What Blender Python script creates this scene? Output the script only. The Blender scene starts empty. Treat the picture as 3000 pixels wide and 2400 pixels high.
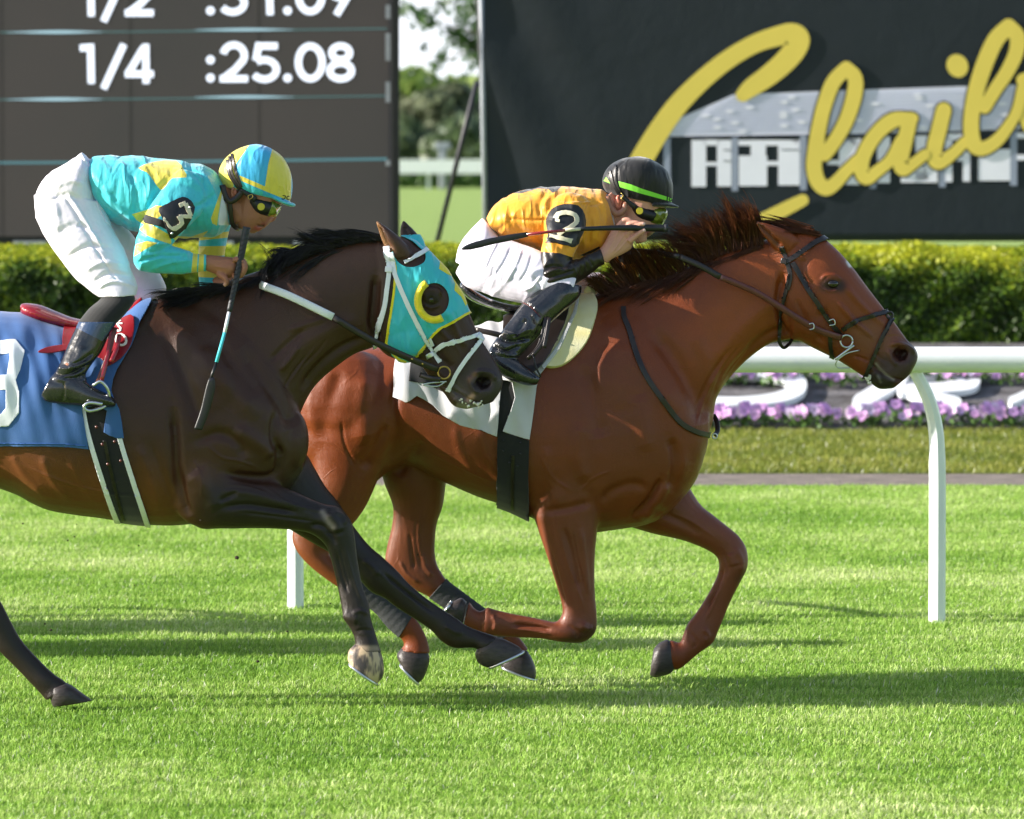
import bpy, bmesh, math, random
import numpy as np
from mathutils import Vector, Matrix
from mathutils.bvhtree import BVHTree
from mathutils.geometry import delaunay_2d_cdt
from mathutils import noise as mnoise

random.seed(7)
RNG = np.random.default_rng(7)
SC = bpy.context.scene
COL = SC.collection
R = math.radians

# ------------------------------------------------------------------ camera
FPX = 14600.0                      # focal length in pixels of the 3000 px wide photograph
CAM = np.array((0.0, -20.0, 2.2313))
PITCH = math.atan(780.0 / FPX)
FW = np.array((0, math.cos(PITCH), -math.sin(PITCH)))
UP = np.array((0, math.sin(PITCH), math.cos(PITCH)))
cd = bpy.data.cameras.new('camera')
cam = bpy.data.objects.new('camera', cd)
COL.objects.link(cam)
cam.location = CAM
cam.rotation_euler = (math.pi / 2 - PITCH, 0, 0)
cd.sensor_width = 36.0
cd.lens = 36.0 * FPX / 3000.0
cd.clip_start = 0.5
cd.clip_end = 3000
cd.dof.use_dof = True
cd.dof.focus_distance = 19.95
cd.dof.aperture_fstop = 5.0
SC.camera = cam

# ------------------------------------------------------------------ light
SUN_EL, SUN_AZ = 22.0, 6.0        # sun from the left, a little to the camera's side
sd = np.array((-math.cos(R(SUN_AZ)) * math.cos(R(SUN_EL)), -math.sin(R(SUN_AZ)) * math.cos(R(SUN_EL)), math.sin(R(SUN_EL))))
sl = bpy.data.lights.new('sun', 'SUN')
sl.energy = 5.0
sl.angle = R(0.55)
sl.color = (1.0, 0.93, 0.84)
so = bpy.data.objects.new('sun', sl)
COL.objects.link(so)
so.location = (-20, -6, 18)
so.rotation_euler = Vector(sd).to_track_quat('Z', 'Y').to_euler()
W = bpy.data.worlds.new('World')
SC.world = W
W.use_nodes = True
wn = W.node_tree.nodes
sky = wn.new('ShaderNodeTexSky')
sky.sky_type = 'NISHITA'
sky.sun_disc = False
sky.sun_elevation = R(SUN_EL)
sky.sun_rotation = math.atan2(sd[0], sd[1])
sky.air_density = 1.0
sky.dust_density = 1.2
# a bright bank of cloud low in the sky ahead, broken higher up
tc = wn.new('ShaderNodeTexCoord'); sep = wn.new('ShaderNodeSeparateXYZ')
mp = wn.new('ShaderNodeMapping'); mp.inputs['Scale'].default_value = (1, 1, 3.0)
cn = wn.new('ShaderNodeTexNoise'); cn.inputs['Scale'].default_value = 2.2; cn.inputs['Detail'].default_value = 8
def mth(op, a, b=None, c=None):
    x = wn.new('ShaderNodeMath'); x.operation = op
    for i, v in enumerate((a, b, c)):
        if v is None: continue
        if hasattr(v, 'is_output'): W.node_tree.links.new(v, x.inputs[i])
        else: x.inputs[i].default_value = v
    return x.outputs[0]
lk = W.node_tree.links.new
lk(tc.outputs['Generated'], sep.inputs[0]); lk(tc.outputs['Generated'], mp.inputs[0]); lk(mp.outputs[0], cn.inputs['Vector'])
mr = wn.new('ShaderNodeMapRange'); mr.inputs[1].default_value = 0.30; mr.inputs[2].default_value = 0.05; lk(sep.outputs[2], mr.inputs[0])
my = wn.new('ShaderNodeMapRange'); my.inputs[1].default_value = 0.1; my.inputs[2].default_value = 0.7; lk(sep.outputs[1], my.inputs[0])
mc = wn.new('ShaderNodeMapRange'); mc.inputs[1].default_value = 0.50; mc.inputs[2].default_value = 0.64; lk(cn.outputs['Fac'], mc.inputs[0])
fac = mth('MAXIMUM', mth('MULTIPLY', mr.outputs[0], my.outputs[0]), mth('MULTIPLY', mc.outputs[0], 0.45))
mx = wn.new('ShaderNodeMixRGB'); mx.inputs[2].default_value = (7.0, 7.3, 7.8, 1)
lk(fac, mx.inputs[0]); lk(sky.outputs[0], mx.inputs[1]); lk(mx.outputs[0], wn['Background'].inputs[0])
wn['Background'].inputs[1].default_value = 0.095
SC.view_settings.view_transform = 'Standard'
SC.view_settings.look = 'None'
SC.view_settings.exposure = 1.12
SC.view_settings.gamma = 1.0

# ------------------------------------------------------------------ helpers
def rgb(r, g, b):
    f = lambda c: (c / 255 / 12.92) if c / 255 <= 0.04045 else ((c / 255 + 0.055) / 1.055) ** 2.4
    return (f(r), f(g), f(b), 1.0)

def P(px, py, Y):
    """point of the world at depth plane Y seen at pixel (px, py) of the photograph"""
    d = FW + UP * (-(py - 1200.0) / FPX) + np.array(((px - 1500.0) / FPX, 0, 0))
    return CAM + d * ((Y - CAM[1]) / d[1])

def PXY(v):
    """pixel positions of an (n,3) array of world points"""
    q = np.asarray(v) - CAM
    z = q @ FW
    return np.stack([1500.0 + FPX * q[:, 0] / z, 1200.0 - FPX * (q @ UP) / z], 1)

def tag(o, label=None, cat=None, group=None, kind=None):
    if label: o['label'] = label
    if cat: o['category'] = cat
    if group: o['group'] = group
    if kind: o['kind'] = kind
    return o

def empty(name, loc, label, cat, group=None):
    o = bpy.data.objects.new(name, None)
    COL.objects.link(o)
    o.location = loc
    o.empty_display_size = 0.1
    return tag(o, label, cat, group)

def link(name, me, parent=None, mats=()):
    o = bpy.data.objects.new(name, me)
    COL.objects.link(o)
    for m in mats: me.materials.append(m)
    if parent is not None:
        o.parent = parent
        o.matrix_parent_inverse = Matrix.Translation(parent.location).inverted()
    return o

def mesh_of(V, F, smooth=True):
    me = bpy.data.meshes.new('mesh')
    me.from_pydata([tuple(v) for v in V], [], [tuple(f) for f in F])
    me.validate()
    if smooth: me.polygons.foreach_set('use_smooth', [True] * len(me.polygons))
    me.update()
    return me

class MB:
    """collects shapes; build() links them as one mesh object"""
    def __init__(s): s.V = []; s.F = []
    def add(s, V, F):
        n = len(s.V)
        s.V += [tuple(map(float, v)) for v in V]
        s.F += [tuple(i + n for i in f) for f in F]
        return s
    def box(s, a, b):
        (x0, y0, z0), (x1, y1, z1) = a, b
        V = [(x0,y0,z0),(x1,y0,z0),(x1,y1,z0),(x0,y1,z0),(x0,y0,z1),(x1,y0,z1),(x1,y1,z1),(x0,y1,z1)]
        return s.add(V, [(0,3,2,1),(4,5,6,7),(0,1,5,4),(1,2,6,5),(2,3,7,6),(3,0,4,7)])
    def tube(s, pts, rad, n=10, flat=1.0):
        return s.add(*tube(pts, rad, n, flat))
    def build(s, name, mat, parent=None, smooth=True, bevel=0):
        o = link(name, mesh_of(s.V, s.F, smooth), parent, [mat] if not isinstance(mat, (list, tuple)) else mat)
        if bevel:
            m = o.modifiers.new('bevel', 'BEVEL'); m.width = bevel; m.segments = 2; m.limit_method = 'ANGLE'
        return o

def crom(pts, n):
    """Catmull-Rom resample of rows of numbers, n steps per span"""
    A = np.asarray(pts, float)
    if len(A) < 3:
        return np.array([A[0] + (A[-1] - A[0]) * t for t in np.linspace(0, 1, n + 1)])
    E = np.vstack([2 * A[0] - A[1], A, 2 * A[-1] - A[-2]])
    out = []
    for i in range(1, len(E) - 2):
        p0, p1, p2, p3 = E[i - 1:i + 3]
        for k in range(n):
            t = k / n
            out.append(0.5 * ((2 * p1) + (-p0 + p2) * t + (2 * p0 - 5 * p1 + 4 * p2 - p3) * t * t + (-p0 + 3 * p1 - 3 * p2 + p3) * t ** 3))
    out.append(A[-1])
    return np.array(out)

def tube(pts, rad, n=10, flat=1.0, up=(0, 1, 0)):
    pts = np.asarray(pts, float)
    m = len(pts)
    rad = np.asarray(rad if hasattr(rad, '__len__') else [rad] * m, float)
    V = []; F = []
    up = np.asarray(up, float)
    for i in range(m):
        t = pts[min(i + 1, m - 1)] - pts[max(i - 1, 0)]
        t /= np.linalg.norm(t) + 1e-9
        u = up - t * (up @ t)
        if np.linalg.norm(u) < 0.15:
            u = np.array((0.3, 0, 1.0)); u = u - t * (u @ t)
        u /= np.linalg.norm(u)
        w = np.cross(t, u)
        for k in range(n):
            a = 2 * math.pi * k / n
            V.append(pts[i] + rad[i] * (math.cos(a) * u * flat + math.sin(a) * w))
    for i in range(m - 1):
        for k in range(n):
            F.append((i * n + k, i * n + (k + 1) % n, (i + 1) * n + (k + 1) % n, (i + 1) * n + k))
    F.append(tuple(range(n))[::-1])
    F.append(tuple(range((m - 1) * n, m * n)))
    return V, F

def ptube(pts, rad, Y, n=10, sub=4, flat=1.0):
    """tube along pixel points; pts rows are (px, py) or (px, py, Y)"""
    q = np.array([P(p[0], p[1], p[2] if len(p) > 2 else Y) for p in pts])
    r = np.asarray(rad if hasattr(rad, '__len__') else [rad] * len(q), float)
    c = crom(np.column_stack([q, r]), sub)
    return tube(c[:, :3], np.maximum(c[:, 3], 0.0004), n, flat)

def loft(st, Y0, n=28, sub=3, power=2.0):
    """station rows (xa, ya, xb, yb, half depth[, dy[, k]]): the two silhouette pixels, the half depth, the
    sideways shift and how much wider the section is towards b"""
    rows = [tuple(s) + (0.0,) * (7 - len(s)) for s in st]
    C = crom(rows, sub)
    V = []; F = []
    for xa, ya, xb, yb, hw, dy, k in C:
        Y = Y0 + dy
        a, b = P(xa, ya, Y), P(xb, yb, Y)
        c, h = (a + b) / 2, (b - a) / 2
        hw = max(hw, 0.003)
        for i in range(n):
            t = 2 * math.pi * i / n
            cu, su = math.cos(t), math.sin(t)
            if power != 2.0:
                cu = math.copysign(abs(cu) ** (2 / power), cu); su = math.copysign(abs(su) ** (2 / power), su)
            V.append(c + h * cu + np.array((0, hw * su * (1 + k * cu), 0)))
    m = len(C)
    for i in range(m - 1):
        for k in range(n):
            F.append((i * n + k, i * n + (k + 1) % n, (i + 1) * n + (k + 1) % n, (i + 1) * n + k))
    for base, sgn in ((0, -1), ((m - 1) * n, 1)):
        ring = range(base, base + n)
        cc = sum(V[i] for i in ring) / n
        V.append(cc)
        j = len(V) - 1
        for k in range(n):
            f = (base + k, base + (k + 1) % n, j)
            F.append(f if sgn > 0 else f[::-1])
    # outward orientation
    vv = np.array(V); vol = 0
    for f in F[:: max(1, len(F) // 400)]:
        pass
    for f in F:
        a, b, c = vv[f[0]], vv[f[1]], vv[f[2]]
        vol += a @ np.cross(b, c)
        if len(f) == 4: vol += a @ np.cross(c, vv[f[3]])
    if vol < 0: F = [f[::-1] for f in F]
    return V, F

def ball(c, r, n=16, m=10):
    V = []; F = []
    c = np.asarray(c, float); r = np.asarray(r if hasattr(r, '__len__') else (r, r, r), float)
    for j in range(1, m):
        for i in range(n):
            a, b = 2 * math.pi * i / n, math.pi * j / m
            V.append(c + r * np.array((math.sin(b) * math.cos(a), math.sin(b) * math.sin(a), math.cos(b))))
    V.append(c + r * np.array((0, 0, 1))); V.append(c - r * np.array((0, 0, 1)))
    for j in range(m - 2):
        for i in range(n):
            F.append((j * n + i, (j + 1) * n + i, (j + 1) * n + (i + 1) % n, j * n + (i + 1) % n))
    for i in range(n):
        F.append((i, (i + 1) % n, len(V) - 2)); F.append(((m - 2) * n + (i + 1) % n, (m - 2) * n + i, len(V) - 1))
    return V, F

def pball(px, py, Y, rx, ry, rz):
    """ellipsoid at a pixel, radii in metres"""
    return ball(P(px, py, Y), (rx, ry, rz))

def remesh(shapes, voxel):
    """union of closed shapes -> numpy verts, quad faces"""
    mb = MB()
    for s in shapes:
        mb.add(*s)
    me = mesh_of(mb.V, mb.F, False)
    o = bpy.data.objects.new('tmp', me)
    COL.objects.link(o)
    m = o.modifiers.new('r', 'REMESH'); m.mode = 'VOXEL'; m.voxel_size = voxel; m.adaptivity = 0
    dg = bpy.context.evaluated_depsgraph_get()
    em = bpy.data.meshes.new_from_object(o.evaluated_get(dg), depsgraph=dg)
    bpy.data.objects.remove(o); bpy.data.meshes.remove(me)
    return em

def vget(me):
    a = np.empty(len(me.vertices) * 3); me.vertices.foreach_get('co', a); return a.reshape(-1, 3)

def nget(me):
    a = np.empty(len(me.vertices) * 3); me.vertices.foreach_get('normal', a); return a.reshape(-1, 3)

def vset(me, V):
    me.vertices.foreach_set('co', np.ascontiguousarray(V).reshape(-1)); me.update()

def taubin(me, it, lam=0.55, mu=-0.57, mask=None):
    E = np.empty(len(me.edges) * 2, int); me.edges.foreach_get('vertices', E); E = E.reshape(-1, 2)
    V = vget(me); n = len(V)
    deg = np.bincount(E.ravel(), minlength=n).astype(float); deg[deg == 0] = 1
    for k in range(it):
        for f in ((lam, mu) if mu else (lam,)):
            S = np.stack([np.bincount(E[:, 0], V[E[:, 1], a], n) + np.bincount(E[:, 1], V[E[:, 0], a], n) for a in range(3)], 1)
            D = (S / deg[:, None] - V) * f
            if mask is not None: D *= mask[:, None]
            V = V + D
    vset(me, V)

def dist_poly(Q, pts):
    """distance of points Q (n,2) to an open polyline, and the position 0..1 along it"""
    pts = np.asarray(pts, float)
    best = np.full(len(Q), 1e9); pos = np.zeros(len(Q))
    m = len(pts) - 1
    for i in range(m):
        a, b = pts[i], pts[i + 1]
        ab = b - a
        t = np.clip(((Q - a) @ ab) / (ab @ ab + 1e-9), 0, 1)
        d = np.linalg.norm(Q - (a + t[:, None] * ab), axis=1)
        k = d < best
        best[k] = d[k]; pos[k] = (i + t[k]) / m
    return best, pos

def sculpt(me, strokes):
    """strokes: (points, width px, height m[, side[, yrange]]); moves skin along its normal; fades at the stroke's ends"""
    for s in strokes:
        pts, w, a = s[:3]
        side = s[3] if len(s) > 3 else 'near'
        yr = s[4] if len(s) > 4 else None
        V = vget(me); N = nget(me); Q = PXY(V)
        pp = crom(pts, 4) if len(pts) > 2 else np.asarray(pts, float)
        if len(pts) == 1: pp = np.asarray([pts[0], (pts[0][0] + 0.5, pts[0][1])], float)
        bx = (Q[:, 0] > pp[:, 0].min() - 3 * w) & (Q[:, 0] < pp[:, 0].max() + 3 * w) & (Q[:, 1] > pp[:, 1].min() - 3 * w) & (Q[:, 1] < pp[:, 1].max() + 3 * w)
        if yr: bx &= (V[:, 1] > yr[0]) & (V[:, 1] < yr[1])
        if side == 'near': bx &= N[:, 1] < 0
        ix = np.nonzero(bx)[0]
        if not len(ix): continue
        d, pos = dist_poly(Q[ix], pp)
        g = np.exp(-(d / w) ** 2)
        if len(pts) > 1: g *= np.clip(np.minimum(pos, 1 - pos) * 6, 0.15, 1)
        if side == 'near': g *= np.clip(-N[ix, 1] * 1.6, 0, 1)
        V[ix] += N[ix] * (a * g)[:, None]
        vset(me, V)

def inside(Q, poly):
    poly = np.asarray(poly, float)
    x, y = Q[:, 0], Q[:, 1]
    r = np.zeros(len(Q), bool)
    j = len(poly) - 1
    for i in range(len(poly)):
        xi, yi = poly[i]; xj, yj = poly[j]
        c = ((yi > y) != (yj > y)) & (x < (xj - xi) * (y - yi) / (yj - yi + 1e-12) + xi)
        r ^= c
        j = i
    return r

def cut_poly(bm, poly, faces):
    """cut the listed faces along the outline of a pixel polygon (planes through the camera's position)"""
    live = [(f, None) for f in faces]
    fs = list(faces)
    C0 = Vector(CAM)
    for i in range(len(poly)):
        a, b = poly[i], poly[(i + 1) % len(poly)]
        if abs(a[0] - b[0]) + abs(a[1] - b[1]) < 0.5: continue
        pa, pb = Vector(P(a[0], a[1], 0)) - C0, Vector(P(b[0], b[1], 0)) - C0
        nn = pa.cross(pb).normalized()
        fs = [f for f in fs if f.is_valid]
        x0, x1 = min(a[0], b[0]) - 8, max(a[0], b[0]) + 8
        y0, y1 = min(a[1], b[1]) - 8, max(a[1], b[1]) + 8
        ctr = np.array([f.calc_center_median()[:] for f in fs])
        if not len(ctr): return fs
        q = PXY(ctr)
        sel = (q[:, 0] > x0) & (q[:, 0] < x1) & (q[:, 1] > y0) & (q[:, 1] < y1)
        sub = [fs[k] for k in np.nonzero(sel)[0]]
        if not sub: continue
        es = set(); vs = set()
        for f in sub: es.update(f.edges); vs.update(f.verts)
        res = bmesh.ops.bisect_plane(bm, geom=list(vs) + list(es) + sub, dist=1e-6, plane_co=C0, plane_no=nn)
        s0 = set(sub)
        keep = [fs[k] for k in np.nonzero(~sel)[0]]
        fs = keep + [g for g in res['geom'] if isinstance(g, bmesh.types.BMFace)]
    return [f for f in fs if f.is_valid]

def rpoly(pts, n=3):
    """closed smooth outline through pixel points"""
    A = list(pts)
    E = crom([A[-1]] + A + [A[0], A[1]], n)
    return [tuple(p) for p in E[n:-n - 1 + 0][: n * len(A)]]

def ribbon(pts, w, sub=3, caps=False):
    """polygon around a pixel polyline; w a width or one per point"""
    w = w if hasattr(w, '__len__') else [w] * len(pts)
    c = crom([(p[0], p[1], ww) for p, ww in zip(pts, w)], sub) if len(pts) > 2 else np.array([(pts[0][0], pts[0][1], w[0]), (pts[1][0], pts[1][1], w[1])])
    L = []; Rr = []
    for i in range(len(c)):
        t = c[min(i + 1, len(c) - 1), :2] - c[max(i - 1, 0), :2]
        t = t / (np.linalg.norm(t) + 1e-9)
        n = np.array((-t[1], t[0]))
        L.append(tuple(c[i, :2] + n * c[i, 2] / 2)); Rr.append(tuple(c[i, :2] - n * c[i, 2] / 2))
    if caps:
        def arc(p, a0, r):
            return [(p[0] + r * math.cos(a0 + k * math.pi / 6), p[1] + r * math.sin(a0 + k * math.pi / 6)) for k in range(1, 6)]
        t = c[-1, :2] - c[-2, :2]; a = math.atan2(t[1], t[0])
        e1 = arc(c[-1], a + math.pi / 2 - math.pi, c[-1, 2] / 2)[::-1]
        t = c[0, :2] - c[1, :2]; a = math.atan2(t[1], t[0])
        e0 = arc(c[0], a - math.pi / 2, c[0, 2] / 2)[::-1]
        return L + e1 + Rr[::-1] + e0
    return L + Rr[::-1]

def paint(me, jobs):
    """jobs: (polygon, material index[, side[, yrange]]) cut cleanly into the mesh"""
    bm = bmesh.new(); bm.from_mesh(me)
    for jb in jobs:
        poly, mi = jb[0], jb[1]
        side = jb[2] if len(jb) > 2 else 'both'
        yr = jb[3] if len(jb) > 3 else None
        A = np.asarray(poly)
        fs = list(bm.faces)
        ctr = np.array([f.calc_center_median()[:] for f in fs]); q = PXY(ctr)
        sel = (q[:, 0] > A[:, 0].min() - 10) & (q[:, 0] < A[:, 0].max() + 10) & (q[:, 1] > A[:, 1].min() - 10) & (q[:, 1] < A[:, 1].max() + 10)
        if yr: sel &= (ctr[:, 1] > yr[0]) & (ctr[:, 1] < yr[1])
        sub = [fs[k] for k in np.nonzero(sel)[0]]
        if side == 'near': sub = [f for f in sub if f.normal.y < 0.05]
        sub = cut_poly(bm, poly, sub)
        if not sub: continue
        ins = inside(PXY(np.array([f.calc_center_median()[:] for f in sub])), poly)
        for f, k in zip(sub, ins):
            if k: f.material_index = mi
    bm.to_mesh(me); bm.free()
    me.update()

def shell(src, poly, name, mat, parent, off=0.004, thick=0.003, side='both', yr=None, folds=None, smooth=0, bev=0):
    """a piece lying on the surface of src (a mesh) inside a pixel polygon"""
    V = vget(src); A = np.asarray(poly)
    nf = len(src.polygons)
    c = np.empty(nf * 3); src.polygons.foreach_get('center', c); c = c.reshape(-1, 3)
    nr = np.empty(nf * 3); src.polygons.foreach_get('normal', nr); nr = nr.reshape(-1, 3)
    q = PXY(c)
    sel = (q[:, 0] > A[:, 0].min() - 12) & (q[:, 0] < A[:, 0].max() + 12) & (q[:, 1] > A[:, 1].min() - 12) & (q[:, 1] < A[:, 1].max() + 12)
    if side == 'near': sel &= nr[:, 1] < 0.12
    if yr: sel &= (c[:, 1] > yr[0]) & (c[:, 1] < yr[1])
    NV = nget(src)
    idx = {}
    vs = []; fs = []; ns = []
    for k in np.nonzero(sel)[0]:
        f = []
        for i in src.polygons[k].vertices:
            if i not in idx:
                idx[i] = len(vs); vs.append(V[i]); ns.append(NV[i])
            f.append(idx[i])
        fs.append(f)
    me = mesh_of(vs, fs)
    bm = bmesh.new(); bm.from_mesh(me)
    ff = cut_poly(bm, poly, list(bm.faces))
    allf = list(bm.faces)
    if not allf:
        print('EMPTY SHELL', name); bm.free(); return link(name, me, parent, [mat])
    ins = inside(PXY(np.array([f.calc_center_median()[:] for f in allf])), poly)
    bmesh.ops.delete(bm, geom=[f for f, k in zip(allf, ins) if not k], context='FACES')
    bm.normal_update()
    kd = BVHTree.FromPolygons([tuple(v) for v in vs], fs) if False else None
    vv = np.array([v.co[:] for v in bm.verts]); 
    nn = np.array([v.normal[:] for v in bm.verts])
    if len(vv):
        add = np.full(len(vv), off)
        if folds is not None: add = add + folds(PXY(vv), vv)
        vv = vv + nn * add[:, None]
        for v, p in zip(bm.verts, vv): v.co = p
    bm.to_mesh(me); bm.free()
    if smooth: taubin(me, smooth, 0.5, 0)
    me.polygons.foreach_set('use_smooth', [True] * len(me.polygons)); me.update()
    o = link(name, me, parent, [mat])
    m = o.modifiers.new('solid', 'SOLIDIFY'); m.thickness = thick; m.offset = -1; m.use_rim = True
    return o

def flat_polys(polys, name, mat, Y, parent=None, thick=0.003, depth=None, spacing=None):
    """union of pixel polygons as one sheet standing at depth Y (optionally following depth(x,z))"""
    vs = []; es = []
    for p in polys:
        n = len(vs)
        vs += [Vector((a, b)) for a, b in p]
        es += [(n + i, n + (i + 1) % len(p)) for i in range(len(p))]
    if spacing:
        A = np.array([v[:] for v in vs])
        for gx in np.arange(A[:, 0].min(), A[:, 0].max(), spacing):
            for gy in np.arange(A[:, 1].min(), A[:, 1].max(), spacing):
                vs.append(Vector((gx + RNG.uniform(-1, 1), gy + RNG.uniform(-1, 1))))
    r = delaunay_2d_cdt(vs, es, [], 0, 1e-3)
    v2, f2 = r[0], r[2]
    cen = np.array([[sum(v2[i][0] for i in f) / len(f), sum(v2[i][1] for i in f) / len(f)] for f in f2])
    k = np.zeros(len(f2), bool)
    for p in polys: k |= inside(cen, p)
    V = []
    for v in v2:
        q = P(v[0], v[1], Y)
        if depth is not None: q = P(v[0], v[1], Y + depth(q[0], q[2]))
        V.append(q)
    F = [tuple(f) for f, kk in zip(f2, k) if kk]
    me = mesh_of(V, F, False)
    bm = bmesh.new(); bm.from_mesh(me)
    bmesh.ops.delete(bm, geom=[v for v in bm.verts if not v.link_faces], context='VERTS')
    for f in bm.faces:
        f.normal_update()
        if f.normal.y > 0: f.normal_flip()
    bm.to_mesh(me); bm.free(); me.update()
    o = link(name, me, parent, [mat])
    m = o.modifiers.new('solid', 'SOLIDIFY'); m.thickness = thick; m.offset = -1
    return o

def setcol(me, C, name='col'):
    a = me.color_attributes.new(name, 'FLOAT_COLOR', 'POINT')
    a.data.foreach_set('color', np.ascontiguousarray(C, dtype=np.float32).reshape(-1))

# ------------------------------------------------------------------ materials
class NT:
    def __init__(s, name):
        s.m = bpy.data.materials.new(name); s.m.use_nodes = True
        s.t = s.m.node_tree; s.b = s.t.nodes['Principled BSDF']; s.out = s.t.nodes['Material Output']
    def n(s, kind, **kw):
        x = s.t.nodes.new('ShaderNode' + kind)
        for k, v in kw.items():
            if k in x.inputs.keys() if hasattr(x.inputs, 'keys') else False: x.inputs[k].default_value = v
            else: setattr(x, k, v)
        return x
    def l(s, a, b): s.t.links.new(a, b)
    def noise(s, scale, detail=4, vec=None, rough=0.6):
        x = s.n('TexNoise'); x.inputs['Scale'].default_value = scale; x.inputs['Detail'].default_value = detail; x.inputs['Roughness'].default_value = rough
        if vec is not None: s.l(vec, x.inputs['Vector'])
        return x
    def pos(s, scale=(1, 1, 1), rot=(0, 0, 0)):
        g = s.n('NewGeometry'); m = s.n('Mapping'); m.inputs['Scale'].default_value = scale; m.inputs['Rotation'].default_value = rot
        s.l(g.outputs['Position'], m.inputs['Vector'])
        return m.outputs[0]
    def ramp(s, fac, stops):
        x = s.n('ValToRGB'); cr = x.color_ramp
        while len(cr.elements) < len(stops): cr.elements.new(0.5)
        for e, (p, c) in zip(cr.elements, stops):
            e.position = p; e.color = c if hasattr(c, '__len__') else (c, c, c, 1)
        s.l(fac, x.inputs[0]); return x.outputs[0]
    def mix(s, fac, a, b, mode='MIX'):
        x = s.n('MixRGB', blend_type=mode)
        for i, v in ((0, fac), (1, a), (2, b)):
            if hasattr(v, 'is_output'): s.l(v, x.inputs[i])
            else: x.inputs[i].default_value = v
        return x.outputs[0]
    def bump(s, h, strength=0.3, dist=0.01):
        x = s.n('Bump'); x.inputs['Strength'].default_value = strength; x.inputs['Distance'].default_value = dist
        s.l(h, x.inputs['Height']); s.l(x.outputs[0], s.b.inputs['Normal'])
    def set(s, **kw):
        for k, v in kw.items():
            s.b.inputs[{'rough': 'Roughness', 'metal': 'Metallic', 'spec': 'Specular IOR Level', 'coat': 'Coat Weight', 'crough': 'Coat Roughness', 'sheen': 'Sheen Weight', 'trans': 'Transmission Weight', 'ior': 'IOR', 'sub': 'Subsurface Weight', 'aniso': 'Anisotropic'}[k]].default_value = v
        return s

def M_plain(name, c, rough=0.5, var=0.12, scale=30, bump=0.15, bscale=60, bdist=0.004, stretch=(1, 1, 1), **kw):
    t = NT(name)
    n1 = t.noise(scale, 4, t.pos(stretch))
    lo = tuple(x * (1 - var) for x in c[:3]) + (1,); hi = tuple(min(1, x * (1 + var)) for x in c[:3]) + (1,)
    t.l(t.ramp(n1.outputs['Fac'], [(0.3, lo), (0.7, hi)]), t.b.inputs['Base Color'])
    n2 = t.noise(bscale, 3, t.pos(stretch))
    if bump: t.bump(n2.outputs['Fac'], bump, bdist)
    t.set(rough=rough, **kw)
    return t.m

def M_attr(name, rough=0.4, var=0.25, bump=0.3, attr='col', scale=14, bscale=90, bdist=0.003, stretch=(1, 1, 1), **kw):
    t = NT(name)
    a = t.n('Attribute', attribute_name=attr)
    n1 = t.noise(scale, 6, t.pos(stretch)); n3 = t.noise(scale * 14, 3, t.pos(stretch))
    f = t.ramp(n1.outputs['Fac'], [(0.25, 1 - var), (0.75, 1 + var)])
    f2 = t.ramp(n3.outputs['Fac'], [(0.3, 1 - var * .5), (0.7, 1 + var * .5)])
    t.l(t.mix(1.0, t.mix(1.0, a.outputs['Color'], f, 'MULTIPLY'), f2, 'MULTIPLY'), t.b.inputs['Base Color'])
    n2 = t.noise(bscale, 4, t.pos(stretch))
    if bump: t.bump(n2.outputs['Fac'], bump, bdist)
    t.set(rough=rough, **kw)
    return t.m

def M_emit(name, c, s, var=0):
    t = NT(name)
    t.b.inputs['Base Color'].default_value = (0.01, 0.01, 0.01, 1)
    t.b.inputs['Emission Color'].default_value = c; t.b.inputs['Emission Strength'].default_value = s
    t.set(rough=0.6)
    return t.m
# ------------------------------------------------------------------ ground
def zg(Y):
    """height of the land: flat turf, the sloping flower bed, then level"""
    Y = np.asarray(Y, float)
    bed = np.clip((Y - 18.4) / 3.2, 0, 1) * 0.54
    back = np.clip((Y - 30) / 60, 0, 1) * 0.54
    return bed - back

def turf_mat(name, c0, c1, c2, sx=1.0):
    t = NT(name)
    p = t.pos((1, 1, 1)); ps = t.pos((0.35 * sx, 1.3, 1))
    a = t.noise(1.1, 5, ps); b = t.noise(26, 4, p); c = t.noise(150, 3, p)
    col = t.ramp(a.outputs['Fac'], [(0.3, c0), (0.52, c1), (0.75, c2)])
    col = t.mix(0.75, col, t.ramp(b.outputs['Fac'], [(0.3, 0.55), (0.7, 1.35)]), 'MULTIPLY')
    col = t.mix(0.6, col, t.ramp(c.outputs['Fac'], [(0.3, 0.5), (0.7, 1.3)]), 'MULTIPLY')
    t.l(col, t.b.inputs['Base Color'])
    t.bump(c.outputs['Fac'], 0.8, 0.02)
    t.set(rough=0.9, spec=0.2)
    return t.m

ys = np.concatenate([np.linspace(-40, -4, 6), np.linspace(-3, 17, 30), np.linspace(18, 23, 26), np.linspace(24, 100, 30), np.linspace(120, 2500, 12)])
def sheet(name, x0, x1, ya, yb, lift, mat, nx=8, dy=None):
    yy = [y for y in ys if ya < y < yb]
    yy = [ya] + yy + [yb]
    V = []; F = []
    xs = np.linspace(x0, x1, nx + 1)
    for y in yy:
        for x in xs:
            V.append((x, y, float(zg(y)) + lift))
    n = nx + 1
    for j in range(len(yy) - 1):
        for i in range(nx): F.append((j * n + i, j * n + i + 1, (j + 1) * n + i + 1, (j + 1) * n + i))
    return link(name, mesh_of(V, F), None, [mat])
M_turf = turf_mat('turf', rgb(112, 146, 56), rgb(136, 166, 70), rgb(162, 184, 92))
tag(sheet('ground', -1600, 1600, -40, 2500, 0, turf_mat('far_turf', rgb(136, 164, 84), rgb(146, 170, 92), rgb(158, 178, 104), 0.2)), kind='structure')
tag(sheet('racing_turf', -40, 40, -12, 12.35, 0.004, M_turf), kind='structure')
t = NT('dirt'); a = t.noise(9, 6, t.pos((0.5, 1.5, 1)))
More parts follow.
